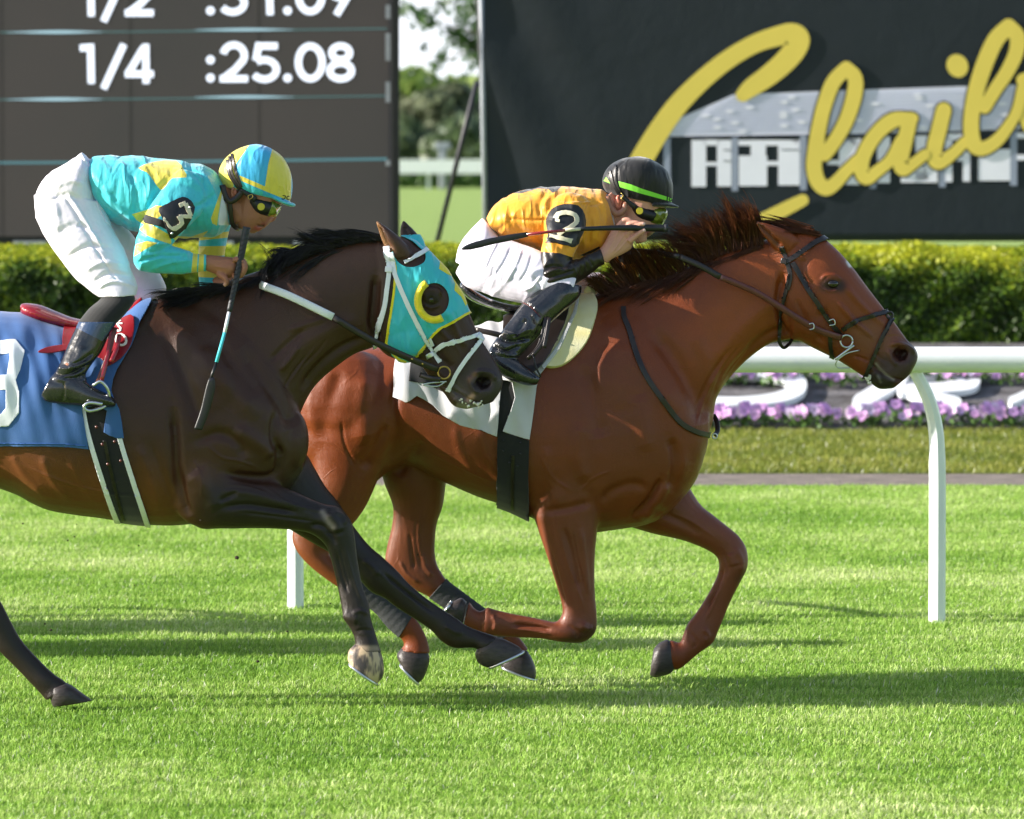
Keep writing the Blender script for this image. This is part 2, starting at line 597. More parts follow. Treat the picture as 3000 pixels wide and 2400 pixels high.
t.l(t.ramp(a.outputs['Fac'], [(0.3, rgb(84, 78, 74)), (0.5, rgb(124, 114, 106)), (0.75, rgb(150, 140, 130))]), t.b.inputs['Base Color'])
t.bump(t.noise(50, 4, t.pos()).outputs['Fac'], 0.8, 0.03); t.set(rough=0.95)
tag(sheet('path', -40, 40, 12.35, 13.5, 0.008, t.m), kind='structure')
tag(sheet('grass_strip', -40, 40, 13.5, 18.45, 0.010, turf_mat('strip_turf', rgb(88, 102, 40), rgb(112, 122, 52), rgb(140, 142, 72), 0.6)), kind='structure')
t = NT('mulch'); a = t.noise(4, 6, t.pos((1, 1.6, 1)))
t.l(t.ramp(a.outputs['Fac'], [(0.35, rgb(66, 62, 62)), (0.55, rgb(104, 102, 104)), (0.75, rgb(136, 132, 136))]), t.b.inputs['Base Color'])
t.bump(t.noise(30, 5, t.pos()).outputs['Fac'], 0.8, 0.04); t.set(rough=0.9)
tag(sheet('flower_bed_soil', -40, 40, 18.45, 21.9, 0.014, t.m), kind='structure')

# ------------------------------------------------------------------ grass blades
def blades(name, n, ya, yb, h0, h1, w, cols, margin=1.12, clump=0.5, seed=3, tilt=0.5, leafmat=None, shade=1.0):
    g = np.random.default_rng(seed)
    # even in picture area along depth: density falls off gently with distance
    u = g.random(n)
    d0, d1 = ya + 20, yb + 20
    d = d0 + (d1 - d0) * u ** 0.92
    Y = d - 20
    X = (g.random(n) * 2 - 1) * d * 1500 / FPX * margin
    H = h0 + (h1 - h0) * g.random(n) ** 1.5
    # clumps
    def fld(x, y, s, k):
        r = np.zeros(len(x))
        gg = np.random.default_rng(k)
        for q in range(9):
            a, b, c = gg.normal(0, s * .45), gg.normal(0, s), gg.random() * 6.28
            r += np.sin(a * x + b * y + c)
        return r / 3
    c1 = fld(X, Y, 2.6, 5); c2 = fld(X, Y, 14, 6); c3 = fld(X, Y, 1.0, 9)
    H *= 1 + 0.16 * c2
    az = g.random(n) * 6.283; lean = g.random(n) * tilt + 0.08
    az = np.where(g.random(n) < 0.35, g.normal(0.0, 0.8, n), az)
    dx, dy = np.cos(az) * lean * H, np.sin(az) * lean * H
    ba = g.random(n) * 3.1416
    wx, wy = np.cos(ba) * w / 2, np.sin(ba) * w / 2
    wf = 0.7 + 0.6 * g.random(n)
    wx *= wf; wy *= wf
    Z = zg(Y)
    V = np.empty((n, 5, 3))
    V[:, 0] = np.stack([X - wx, Y - wy, Z], 1); V[:, 1] = np.stack([X + wx, Y + wy, Z], 1)
    V[:, 2] = np.stack([X - wx * .8 + dx * .4, Y - wy * .8 + dy * .4, Z + H * .6], 1); V[:, 3] = np.stack([X + wx * .8 + dx * .4, Y + wy * .8 + dy * .4, Z + H * .6], 1)
    V[:, 4] = np.stack([X + dx * 1.1, Y + dy * 1.1, Z + H * (1 - lean * .25)], 1)
    me = bpy.data.meshes.new(name)
    me.vertices.add(n * 5); me.vertices.foreach_set('co', V.reshape(-1))
    base = (np.arange(n) * 5)[:, None]
    q = (base + np.array([0, 1, 3, 2])).reshape(-1); tr = (base + np.array([2, 3, 4])).reshape(-1)
    me.loops.add(n * 7)
    me.loops.foreach_set('vertex_index', np.concatenate([q, tr]))
    me.polygons.add(n * 2)
    me.polygons.foreach_set('loop_start', np.concatenate([np.arange(n) * 4, n * 4 + np.arange(n) * 3]))
    me.update(calc_edges=True)
    cols = np.array([c[:3] for c in cols])
    k = np.clip(0.48 + 0.12 * c1 + 0.07 * c3 + 0.16 * c2 + g.normal(0, 0.17, n), 0, 1) * (len(cols) - 1)
    i = np.minimum(k.astype(int), len(cols) - 2); fr = (k - i)[:, None]
    C = cols[i] * (1 - fr) + cols[i + 1] * fr
    C *= (0.75 + 0.5 * g.random(n))[:, None] * shade
    pl = g.random(n) < 0.018; C[pl] = np.array((0.72, 0.74, 0.56)) * (0.7 + 0.4 * g.random(pl.sum()))[:, None]   # dry clippings
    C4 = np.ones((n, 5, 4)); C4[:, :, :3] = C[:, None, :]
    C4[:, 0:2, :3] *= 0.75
    setcol(me, C4.reshape(-1, 4))
    o = link(name, me, None, [leafmat or M_blade])
    return o
t = NT('grass_blade'); a = t.n('Attribute', attribute_name='col')
t.l(a.outputs['Color'], t.b.inputs['Base Color']); t.set(rough=0.5, spec=0.35)
tr = t.n('BsdfTranslucent'); t.l(a.outputs['Color'], tr.inputs['Color'])
ad = t.n('MixShader'); ad.inputs[0].default_value = 0.42
t.l(t.b.outputs[0], ad.inputs[1]); t.l(tr.outputs[0], ad.inputs[2]); t.l(ad.outputs[0], t.out.inputs[0])
M_blade = t.m
GC = [rgb(100, 141, 48), rgb(126, 166, 60), rgb(151, 187, 80), rgb(178, 202, 112), rgb(212, 222, 162)]
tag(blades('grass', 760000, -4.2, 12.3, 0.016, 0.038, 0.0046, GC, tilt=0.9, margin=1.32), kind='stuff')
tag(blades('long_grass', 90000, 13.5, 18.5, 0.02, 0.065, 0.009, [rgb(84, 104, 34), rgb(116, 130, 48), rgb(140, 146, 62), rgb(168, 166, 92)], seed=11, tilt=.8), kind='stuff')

# ------------------------------------------------------------------ leaves used by hedge and trees
def leaf_cloud(P0, N0, size, rng, cols, mat, name, parent, aspect=0.6, jitter=0.8):
    n = len(P0)
    A = N0 + rng.normal(0, jitter, (n, 3)); A /= np.linalg.norm(A, axis=1)[:, None]
    T = np.cross(A, rng.normal(0, 1, (n, 3))); T /= np.linalg.norm(T, axis=1)[:, None] + 1e-9
    B = np.cross(A, T)
    s = size * (0.6 + 0.8 * rng.random(n))[:, None]
    V = np.empty((n, 4, 3))
    V[:, 0] = P0 - T * s; V[:, 1] = P0 + B * s * aspect; V[:, 2] = P0 + T * s; V[:, 3] = P0 - B * s * aspect
    me = bpy.data.meshes.new(name)
    me.vertices.add(n * 4); me.vertices.foreach_set('co', V.reshape(-1))
    me.loops.add(n * 4); me.loops.foreach_set('vertex_index', np.arange(n * 4))
    me.polygons.add(n); me.polygons.foreach_set('loop_start', np.arange(n) * 4)
    me.update(calc_edges=True)
    C = np.ones((n, 4, 4)); C[:, :, :3] = cols[:, None, :]
    setcol(me, C.reshape(-1, 4))
    return link(name, me, parent, [mat])

def pick(cols, n, rng, bias=0.0, field=None):
    c = np.array([x[:3] for x in cols])
    k = np.clip(rng.random(n) * 0.6 + 0.2 + bias + (0 if field is None else field), 0, 0.999) * (len(c) - 1)
    i = k.astype(int); f = (k - i)[:, None]
    return (c[i] * (1 - f) + c[np.minimum(i + 1, len(c) - 1)] * f) * (0.8 + 0.4 * rng.random(n))[:, None]

# ------------------------------------------------------------------ hedge
def hedge(x0, x1, y0, y1, label, top, seed, name='hedge', cols=None, leaf=0.021, nmul=1.0, height=None):
    rng = np.random.default_rng(seed)
    cx = (x0 + x1) / 2
    e = empty(name, (cx, (y0 + y1) / 2, float(zg(y0))), label, 'hedge')
    def surf(x, u):
        """u 0..1: up the front and over the top to the back"""
        zb = zg(y0)
        H = top - zb + 0.012 * np.sin(x * 3.1 + seed) + 0.006 * np.sin(x * 9 + 1)
        r = 0.16
        L1, L2 = H - r, (y1 - y0) - 2 * r
        tot = L1 + 1.57 * r + L2 + 1.57 * r + L1
        s = u * tot
        Y = np.empty_like(s); Z = np.empty_like(s); NY = np.empty_like(s); NZ = np.empty_like(s)
        k = s < L1; Y[k] = y0; Z[k] = (zb + s)[k]; NY[k] = -1; NZ[k] = 0
        a = (s - L1) / r; k = (s >= L1) & (a < 1.57); Y[k] = (y0 + r - r * np.cos(a))[k]; Z[k] = (zb + L1 + r * np.sin(a))[k]; NY[k] = -np.cos(a)[k]; NZ[k] = np.sin(a)[k]
        b = s - L1 - 1.57 * r; k = (a >= 1.57) & (b < L2); Y[k] = (y0 + r + b)[k]; Z[k] = (zb + H + 0.07 * np.sin(np.clip(b / L2, 0, 1) * 1.57))[k]; NY[k] = 0; NZ[k] = 1
        k = b >= L2; c = np.clip(b - L2, 0, None); Y[k] = (y1)  ; Z[k] = (zb + H - c)[k]; NY[k] = 1; NZ[k] = 0
        bulge = (0.035 * np.sin(x * 4.3 + Z * 9) + 0.03 * np.sin(x * 11 - Z * 15 + 2) + 0.02 * np.sin(x * 2.1 + 4)) * (1 - 0.75 * np.clip(NZ, 0, 1))
        return Y, Z, NY, NZ, bulge
    core = MB()
    xs = np.linspace(x0, x1, int((x1 - x0) / 0.12)); us = np.linspace(0, 1, 40)
    V = []
    for x in xs:
        Yv, Zv, NY, NZ, bu = surf(np.full(40, x), us)
        for i in range(40):
            o = bu[i] * 0.7 - 0.05
            V.append((x, Yv[i] + NY[i] * o, Zv[i] + NZ[i] * o))
    F = [(j * 40 + i, (j + 1) * 40 + i, (j + 1) * 40 + i + 1, j * 40 + i + 1) for j in range(len(xs) - 1) for i in range(39)]
    core.add(V, F).build('inner_growth', M_core, e)
    n = int(12500 * (x1 - x0) * nmul)
    X = x0 + (x1 - x0) * rng.random(n); U = rng.random(n) ** 1.0 * 0.72
    Yv, Zv, NY, NZ, bu = surf(X, U)
    dep = bu + rng.normal(-0.005, 0.02, n) * (1 - .5 * np.clip(NZ, 0, 1))
    P0 = np.stack([X, Yv + NY * dep, Zv + NZ * dep], 1); N0 = np.stack([np.zeros(n), NY, NZ], 1)
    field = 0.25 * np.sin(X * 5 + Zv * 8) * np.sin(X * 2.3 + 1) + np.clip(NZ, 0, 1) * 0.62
    # sunlit yellow top and shaded darker front, painted into the leaf colours
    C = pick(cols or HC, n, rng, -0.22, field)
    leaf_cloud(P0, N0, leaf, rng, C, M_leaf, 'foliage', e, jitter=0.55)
    return e
t = NT('leaf'); a = t.n('Attribute', attribute_name='col')
t.l(a.outputs['Color'], t.b.inputs['Base Color']); t.set(rough=0.45, spec=0.4)
tr = t.n('BsdfTranslucent'); t.l(a.outputs['Color'], tr.inputs['Color'])
ad = t.n('MixShader'); ad.inputs[0].default_value = 0.3
t.l(t.b.outputs[0], ad.inputs[1]); t.l(tr.outputs[0], ad.inputs[2]); t.l(ad.outputs[0], t.out.inputs[0])
M_leaf = t.m
M_core = M_plain('twigs', rgb(34, 42, 14), 0.9, 0.4, 12)
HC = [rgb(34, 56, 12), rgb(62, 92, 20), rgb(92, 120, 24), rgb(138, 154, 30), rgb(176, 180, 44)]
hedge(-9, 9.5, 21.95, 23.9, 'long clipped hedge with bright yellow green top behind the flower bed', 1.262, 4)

# ------------------------------------------------------------------ rail
M_white = M_plain('white_plastic', rgb(232, 236, 240), 0.35, 0.04, 5, 0.05, 30, spec=0.5)
YR = 3.0
a, b = P(2400, 1054, YR), P(2400, 1016, YR)
zr, rr = a[2], (b[2] - a[2])
e = empty('running_rail', (0, YR, 0), 'round white plastic running rail along the far side of the turf', 'rail')
mb = MB(); mb.tube([(x, YR, zr) for x in np.linspace(-14, 14, 15)], rr, 24); mb.build('rail_tube', M_white, e)
def rail_post(px, pyf, Yf):
    f = P(px, pyf, Yf)
    mb = MB()
    pts = [(f[0], Yf, -0.05), (f[0], Yf, 0.35), (f[0] - .002, Yf, 0.75), (f[0] - 0.012, Yf - 0.005, 0.92), (f[0] - 0.05, YR + (Yf - YR) * .6, 1.06), (f[0] - 0.12, YR + 0.02, zr - rr * .6)]
    c = crom(pts, 5)
    mb.tube(c, [0.039] * 11 + list(np.linspace(0.037, 0.028, len(c) - 11)), 8, 1.0)
    o = mb.build('rail_post', M_white, e, smooth=False)
rail_post(2745, 1838, YR + 0.06); rail_post(866, 1787, YR + 0.80)
rail_post(4630, 1826, YR + 0.06); rail_post(-1015, 1787, YR + 0.5)

# ------------------------------------------------------------------ letters in the flower bed
def bedpoint(px, py):
    d = FW + UP * (-(py - 1200.0) / FPX) + np.array(((px - 1500.0) / FPX, 0, 0))
    s = 0.54 / 3.2
    t_ = ((0.03 + s * (CAM[1] - 18.4)) - CAM[2]) / (d[2] - s * d[1])
    return CAM + d * t_
def bed_letter(strokes, label, h=0.045):
    mb = MB()
    vs = []; es = []; polys = [ribbon(p, w, 5, True) for p, w in strokes]
    for p in polys:
        n = len(vs); vs += [Vector(q) for q in p]; es += [(n + i, n + (i + 1) % len(p)) for i in range(len(p))]
    r = delaunay_2d_cdt(vs, es, [], 0, 1e-3)
    cen = np.array([[sum(r[0][i][0] for i in f) / len(f), sum(r[0][i][1] for i in f) / len(f)] for f in r[2]])
    k = np.zeros(len(cen), bool)
    for p in polys: k |= inside(cen, p)
    me = mesh_of([bedpoint(*v) + np.array((0, 0, 0.055)) for v in r[0]], [f for f, kk in zip(r[2], k) if kk], False)
    bm = bmesh.new(); bm.from_mesh(me); bmesh.ops.delete(bm, geom=[v for v in bm.verts if not v.link_faces], context='VERTS')
    for f in bm.faces:
        f.normal_update()
        if f.normal.z < 0: f.normal_flip()
    bm.to_mesh(me); bm.free()
    o = link('bed_letter', me, None, [M_white])
    m = o.modifiers.new('solid', 'SOLIDIFY'); m.thickness = h; m.offset = -1
    tag(o, label, 'letter')
bed_letter([([(2040, 1192), (2180, 1194), (2285, 1182), (2340, 1154), (2325, 1128), (2250, 1112), (2140, 1110), (2080, 1113)], [22, 25, 32, 44, 40, 28, 22, 20])], 'flat white rounded capital O lying in the flower bed under the rail')
bed_letter([([(2520, 1197), (2580, 1160), (2640, 1122)], 46), ([(2640, 1116), (2760, 1113), (2840, 1120), (2850, 1138), (2790, 1152), (2640, 1160)], [24, 26, 34, 38, 30, 26]), ([(2670, 1160), (2740, 1185), (2800, 1200)], 36)], 'flat white italic capital R lying in the flower bed behind the right rail post')
bed_letter([([(2965, 1192), (3060, 1150), (3120, 1120)], 22), ([(3120, 1120), (3180, 1195)], 30)], 'flat white letter cut off by the right edge beside the flowers')

# ------------------------------------------------------------------ flowers
M_petal = NT('petal'); a = M_petal.n('Attribute', attribute_name='col'); M_petal.l(a.outputs['Color'], M_petal.b.inputs['Base Color']); M_petal.set(rough=0.6, sub=0.0)
M_petal = M_petal.m
def flower_plant(seed):
    g = np.random.default_rng(seed)
    V = []; F = []; C = []; MI = []
    for k in range(46):
        a = g.random() * 6.28; r = 0.13 * g.random() ** .6; z = 0.02 + 0.09 * g.random()
        p = np.array((r * math.cos(a), r * math.sin(a), z)); s = 0.02 + 0.018 * g.random()
        t1 = g.normal(0, 1, 3); t1 /= np.linalg.norm(t1); t2 = np.cross(t1, g.normal(0, 1, 3)); t2 /= np.linalg.norm(t2)
        n = len(V); V += [p - t1 * s, p + t2 * s * .5, p + t1 * s, p - t2 * s * .5]; F.append((n, n + 1, n + 2, n + 3))
        c = np.array(rgb(70, 104, 34)[:3]) * (0.6 + 0.7 * g.random()); C += [c] * 4
    nb = g.integers(3, 7)
    for k in range(nb):
        a = g.random() * 6.28; r = 0.12 * g.random() ** .7
        p = np.array((r * math.cos(a), r * math.sin(a) - 0.02, 0.10 + 0.06 * g.random()))
        nrm = np.array((g.normal(0, .3), -1.0, 0.55 + g.normal(0, .25))); nrm /= np.linalg.norm(nrm)
        u = np.cross(nrm, (0, 0, 1)); u /= np.linalg.norm(u); w = np.cross(nrm, u)
        base = [rgb(232, 190, 232), rgb(224, 172, 226), rgb(240, 212, 240), rgb(214, 160, 220)][g.integers(4)]
        st_, sf_ = tube([(0, 0, 0.0), tuple(p * .5 + np.array((0, 0, .02))), tuple(p)], .0022, 4); n = len(V); V += list(st_); F += [tuple(i + n for i in f) for f in sf_]; C += [np.array(rgb(78, 110, 40)[:3])] * len(st_)
        for q in range(5):
            b = q * 1.2566 + 0.3
            d = u * math.cos(b) + w * math.sin(b); e2 = -u * math.sin(b) + w * math.cos(b)
            s = 0.036 + 0.010 * g.random()
            n = len(V); c0 = p + nrm * 0.002 * q
            V += [c0, c0 + d * s * .6 + e2 * s * .55, c0 + d * s * 1.15 + e2 * s * .3 + nrm * .004, c0 + d * s * 1.15 - e2 * s * .3 + nrm * .004, c0 + d * s * .6 - e2 * s * .55]
            F.append((n, n + 1, n + 2, n + 3, n + 4))
            cc = np.array(base[:3]) * (0.9 + 0.2 * g.random()); C += [cc * 0.45] + [cc] * 4
    me = mesh_of(V, F, False)
    setcol(me, np.column_stack([np.array(C), np.ones(len(C))]))
    me.materials.append(M_petal)
    return me
FM = [flower_plant(s) for s in range(8)]
g = np.random.default_rng(21)
spots = []
for rowY, z0, n, jit in ((18.52, 0, 56, 0.05), (18.66, 0, 50, 0.06), (20.02, 0, 52, 0.05), (20.2, 0, 46, 0.06)):
    for k in range(n):
        x = -4.6 + 9.6 * (k + g.random() * .9) / n
        spots.append((x, rowY + g.normal(0, jit)))
for x, y in spots:
    px = PXY([(x, y, float(zg(y)))])[0]
    if not (1500 < px[0] < 3250): continue      # the rest stands behind the horses
    o = bpy.data.objects.new('flower_plant', FM[g.integers(8)])
    COL.objects.link(o)
    o.location = (x, y, float(zg(y)) + 0.015); o.rotation_euler = (0, 0, g.normal(0, .25)); o.scale = [0.72 + 0.36 * g.random()] * 3
    tag(o, 'pink and mauve pansy plant in a row of the flower bed', 'flower', 'pansy plants in the flower bed')

# ------------------------------------------------------------------ score board
YS = 28.0
e = empty('score_board', tuple(P(500, 690, YS) * (1, 1, 0)), 'large dark electronic board showing fraction times behind the left rider', 'score board')
t = NT('screen')
n1 = t.noise(0.5, 4, t.pos()); w1 = t.n('TexWave'); w1.wave_type = 'BANDS'; w1.bands_direction = 'Z'; w1.inputs['Scale'].default_value = 14; t.l(t.pos(), w1.inputs['Vector'])
c = t.mix(0.25, t.ramp(n1.outputs['Fac'], [(0.3, rgb(74, 72, 70)), (0.7, rgb(86, 78, 75))]), w1.outputs['Color'], 'MULTIPLY')
t.b.inputs['Base Color'].default_value = (0.012, 0.012, 0.012, 1)
t.l(c, t.b.inputs['Emission Color']); t.b.inputs['Emission Strength'].default_value = 0.27; t.set(rough=0.7)
p0, p1 = P(-700, 693, YS), P(1140, -900, YS)
MB().box((p0[0], YS, p0[2]), (p1[0], YS + 0.5, p1[2])).build('screen', t.m, e, False)
M_dark = M_plain('dark_metal', rgb(12, 13, 17), 0.5, 0.2, 10, 0.1)
M_grey = M_plain('grey_metal', rgb(150, 156, 166), 0.4, 0.1, 10, 0.05)
for xx in (382, 758, 6, -370):
    a = P(xx, 693, YS); MB().box((a[0] - .004, YS - .003, a[2]), (a[0] + .004, YS - .0005, p1[2])).build('panel_seam', M_plain('seam', rgb(50, 48, 48), .8), e, False)
M_frame = M_plain('frame_metal', rgb(38, 40, 50), 0.5, 0.15, 8)
a, b, c_ = P(1140, 693, YS), P(1172, 693, YS), P(1155, 693, YS)
MB().box((a[0] + 0.002, YS - 0.05, a[2] - .02), (a[0] + 0.035, YS + 0.5, p1[2])).build('frame', M_frame, e, False)
MB().box((p0[0], YS + 0.02, P(0, 728, YS)[2] - .3), (a[0] + 0.06, YS + 0.45, a[2] - .004)).build('base_beam', M_dark, e, False)
for i in range(8):
    x = a[0] - i * 0.9; MB().box((x - .02, YS - .01, P(0, 716, YS)[2]), (x + .3, YS + .016, P(0, 706, YS)[2])).build('base_light_slot', M_grey, e, False)
M_txt = M_emit('lit_text', (0.80, 0.88, 1.0, 1), 0.8)
def arc(cx, cy, rx, ry, a0, a1, n=14):
    return [(cx + rx * math.cos(R(a0 + (a1 - a0) * k / n)), cy + ry * math.sin(R(a0 + (a1 - a0) * k / n))) for k in range(n + 1)]
def glyph(ch, x, y, h, w, sw):
    """stroke polygons of a character; (x, y) is its lower left pixel, h its height"""
    t_ = y - h; s = sw
    L = lambda *p: ribbon(p, s, 1, False)
    i = s / 2
    if ch == '1': return [L((x + w * .62, t_), (x + w * .66, y)), L((x + w * .1, t_ + i + 2), (x + w * .62, t_ + i))]
    if ch == '/': return [L((x + w * .95, t_ + 1), (x + w * .05, y + h * .13))]
    if ch == '4': return [L((x + w * .72, t_), (x + w * .74, y)), ribbon([(x + w * .66, t_ + i), (x + i, y - h * .26)], s, 1), L((x, y - h * .24), (x + w, y - h * .24))]
    if ch == '2':
        return [ribbon(arc(x + w / 2, t_ + w / 2 - i * .3, w / 2 - i, w / 2 - i, 190, 385) + [(x + w * .55, y - h * .32), (x + i, y - i)], s, 1), L((x, y - i), (x + w, y - i))]
    if ch == '5':
        return [L((x + w * .2, t_ + i), (x + w * .92, t_ + i)), ribbon([(x + w * .28, t_), (x + w * .16, t_ + h * .45)], s, 1), ribbon(arc(x + w * .46, y - w * .44, w * .54 - i, w * .46 - i, 232, 508), s, 1)]
    if ch == '0': return [ribbon(arc(x + w / 2, t_ + h / 2, w / 2 - i, h / 2 - i, 0, 200), s, 1), ribbon(arc(x + w / 2, t_ + h / 2, w / 2 - i, h / 2 - i, 180, 380), s, 1)]
    if ch == '8':
        o_ = []
        for cy, ry, rx in ((t_ + h * .26, h * .26 - i, w * .43 - i), (y - h * .285, h * .285 - i, w * .5 - i)):
            o_ += [ribbon(arc(x + w / 2, cy, rx, ry, 0, 200), s, 1), ribbon(arc(x + w / 2, cy, rx, ry, 180, 380), s, 1)]
        return o_
    if ch == '9': return [ribbon(arc(x + w / 2, t_ + w * .45, w / 2 - i, w * .45 - i, 0, 200), s, 1), ribbon(arc(x + w / 2, t_ + w * .45, w / 2 - i, w * .45 - i, 180, 380), s, 1), ribbon([(x + w - i, t_ + w * .5), (x + w * .35, y)], s, 1)]
    if ch == '.': return [[(x + sw * .62 + sw * .62 * math.cos(a), y - sw * .62 + sw * .62 * math.sin(a)) for a in np.linspace(0, 6.28, 12)[:-1]]]
    if ch == ':': return glyph('.', x, y, h, w, sw) + glyph('.', x, y - h * .46, h, w, sw)
    return []
for yb, yo in ((245, 0), (48, 0)):
    row = [('1', 228, 60), ('/', 300, 66), ('4' if yb == 245 else '2', 366, 84), ('.', 604, 20), ('^', 604, 20), ('2' if yb == 245 else '5', 644, 82), ('5' if yb == 245 else '1', 736, 84), ('.', 830, 20), ('0', 864, 90), ('8' if yb == 245 else '9', 956, 84)]
    for ch, x, w in row:
        sw = 20
        dy = -4 if x > 560 else 0
        if ch == '^': ch, dy = '.', dy - 53
        flat_polys(glyph(ch, x, yb + dy, 116, w, sw), 'digit' if ch.isdigit() else 'mark', M_txt, YS - 0.004, e)
M_line = M_emit('lit_line', (0.12, 0.30, 0.30, 1), 0.3); M_line2 = M_emit('lit_line_bright', (0.35, 0.55, 0.62, 1), 0.6)
for y in (92, 289, 474):
    flat_polys([ribbon([(-300, y + 4), (400, y + 1), (1134, y - 8)], 3.5 if y < 400 else 7, 4)], 'row_line', M_line if y < 400 else M_emit('lit_line_teal', (0.10, 0.28, 0.32, 1), 0.4), YS - 0.003, e)
    if y < 400:
        flat_polys([ribbon([(20, y + 3), (170, y + 2), (300, y + 2)], [1, 9, 1], 6)], 'row_glow', M_line2, YS - 0.006, e)
        flat_polys([ribbon([(570, y - 4), (720, y - 5), (860, y - 5)], [1, 8, 1], 6)], 'row_glow', M_line2, YS - 0.006, e)

# posts in the gap
a = P(1159, 760, YS - 0.3)
mb = MB(); mb.box((a[0] - .038, YS - .34, a[2] - 1.2), (a[0] + .038, YS - .26, 7.5)); 
o = mb.build('black_pole', M_dark, None, False, 0.006); tag(o, 'thick black upright pole beside the edge of the score board', 'pole')
mb = MB()
for (ya, yb) in ((15, 55), (98, 140), (140, 178), (240, 300), (470, 486)):
    q0, q1 = P(1130, yb, YS - .2), P(1143, ya, YS - .2); mb.box((q0[0], YS - .22, q0[2]), (q1[0], YS - .2, q1[2]))
o = mb.build('cable_clips', M_grey, None, False); tag(o, 'pale grey metal clips in a column between board and black pole', 'clips')
YB = 26.0
mb = MB(); mb.add(*ptube([(1268, 760, YB + .9), (1397, 240, YB + .1)], 0.026, YB, 10, 1)); o = mb.build('brace_pole', M_frame); tag(o, 'dark slanting brace pole propping up the banner frame', 'pole')

# ------------------------------------------------------------------ banner
def bwave(x, z):
    return 0.0015 * math.sin(x * 2.1 + z * 1.3) + 0.018 * math.sin(z * 4.2 + x * 7.2) * max(0, min(1, (0.9 - x) / 1.0))
q0 = P(1418, 707, YB); q1 = P(3900, -900, YB)
e = empty('banner', (q0[0], YB, 0.54), 'large dark banner with yellow script lettering over a pale stable drawing', 'banner')
V = []; F = []
nx, nz = 90, 60
for j in range(nz + 1):
    for i in range(nx + 1):
        x = q0[0] + (q1[0] - q0[0]) * i / nx - 0.055 * (j / nz) * (1 - i / nx) * 3; z = q0[2] + (q1[2] - q0[2]) * j / nz
        V.append((x, YB + bwave(x, z), z))
for j in range(nz):
    for i in range(nx): k = j * (nx + 1) + i; F.append((k, k + 1, k + nx + 2, k + nx + 1))
o = link('cloth', mesh_of(V, F), e, [M_plain('banner_cloth', rgb(30, 38, 44), 0.55, 0.08, 2, 0.25, 3, 0.03, spec=0.35)])
m = o.modifiers.new('solid', 'SOLIDIFY'); m.thickness = 0.003; m.offset = 1
mb = MB()
mb.add(*ptube([(1424, 800, YB), (1404, -300, YB)], 0.024, YB, 8, 1)); mb.build('side_post', M_grey, e)
mb = MB(); mb.box((q0[0], YB + .03, q0[2] - 1.0), (q0[0] + .05, YB + .08, q0[2])); mb.box((q1[0] - .05, YB + .03, q0[2] - 1.0), (q1[0], YB + .08, q1[2])); mb.build('leg', M_frame, e, False)
M_yel = M_plain('yellow_print', rgb(228, 206, 96), 0.6, 0.03, 2, 0.1, 3, 0.02, spec=0.3)
M_pale = M_plain('pale_print', rgb(212, 214, 234), 0.6, 0.03, 4, 0.1, 3, 0.02, spec=0.3)
M_palew = M_plain('white_print', rgb(236, 236, 248), 0.6, 0.03, 4, 0.0, spec=0.3)
M_prdark = M_plain('dark_print', rgb(28, 34, 38), 0.6, 0.05, 4, 0.0, spec=0.3)
M_prgrey = M_plain('grey_print', rgb(150, 158, 178), 0.6, 0.05, 4, 0.0, spec=0.3)
def U(*p): return [(1850 + .5334 * a, .5334 * b) for a, b in p]
def B(polys, name, mat, lay):
    return flat_polys(polys, name, mat, YB - 0.005 - 0.003 * lay, e, 0.0012, bwave, 22)
# stable drawing
B([U((190, 750), (250, 655), (400, 590), (560, 520), (1000, 503), (1900, 472), (2300, 462), (3300, 440), (3300, 700), (2160, 708), (1300, 735))], 'roof_print', M_pale, 1)
for (u0, v0, u1, v1) in ((176, 755, 214, 1000), (550, 755, 585, 1050), (925, 745, 962, 1045), (1310, 1000, 1345, 1036), (1690, 760, 1725, 1028), (2080, 715, 2118, 1020), (2480, 700, 2520, 1010)):
    B([U((u0, v0), (u1, v0), (u1, v1), (u0, v1))], 'post_print', M_prgrey, 2)
for (u0, v0, u1, v1) in ((330, 770, 410, 1026), (470, 770, 548, 1024), (400, 890, 480, 912), (590, 855, 745, 1022), (588, 770, 924, 800), (655, 772, 738, 862), (735, 885, 810, 910), (806, 770, 924, 1018), (400, 768, 480, 800),
                         (1090, 760, 1240, 800), (1140, 760, 1260, 1015), (1075, 880, 1145, 905), (1350, 750, 1420, 1005), (1480, 905, 1690, 1003), (1560, 745, 1640, 1003), (1725, 740, 1762, 1000), (1770, 860, 1830, 885), (1730, 735, 1860, 770), (1820, 800, 1860, 997), (1905, 820, 2080, 993), (2118, 730, 2240, 760), (2118, 850, 2240, 880), (2200, 730, 2420, 985)):
    B([U((u0, v0), (u1, v0), (u1, v1), (u0, v1))], 'panel_print', M_palew, 2)
for (u0, v0, u1, v1) in ((505, 822, 545, 827), (505, 882, 545, 887), (820, 820, 920, 825), (1895, 850, 1902, 990), (1680, 760, 1688, 1000)):
    B([U((u0, v0), (u1, v0), (u1, v1), (u0, v1))], 'detail_print', M_prdark, 3)
M_rib = M_plain('rib_print', rgb(184, 190, 212), 0.6, 0.03, 4, 0.0, spec=0.3)
for k in range(11):
    v = 530 + 19 * k; u0 = 560 - (v - 520) * 1.62 if v < 740 else 200
    B([U((u0, v + 4), (3300, v - 66), (3300, v - 62), (u0, v + 8))], 'roof_rib_print', M_rib, 2)
gg = np.random.default_rng(5)
sp = []
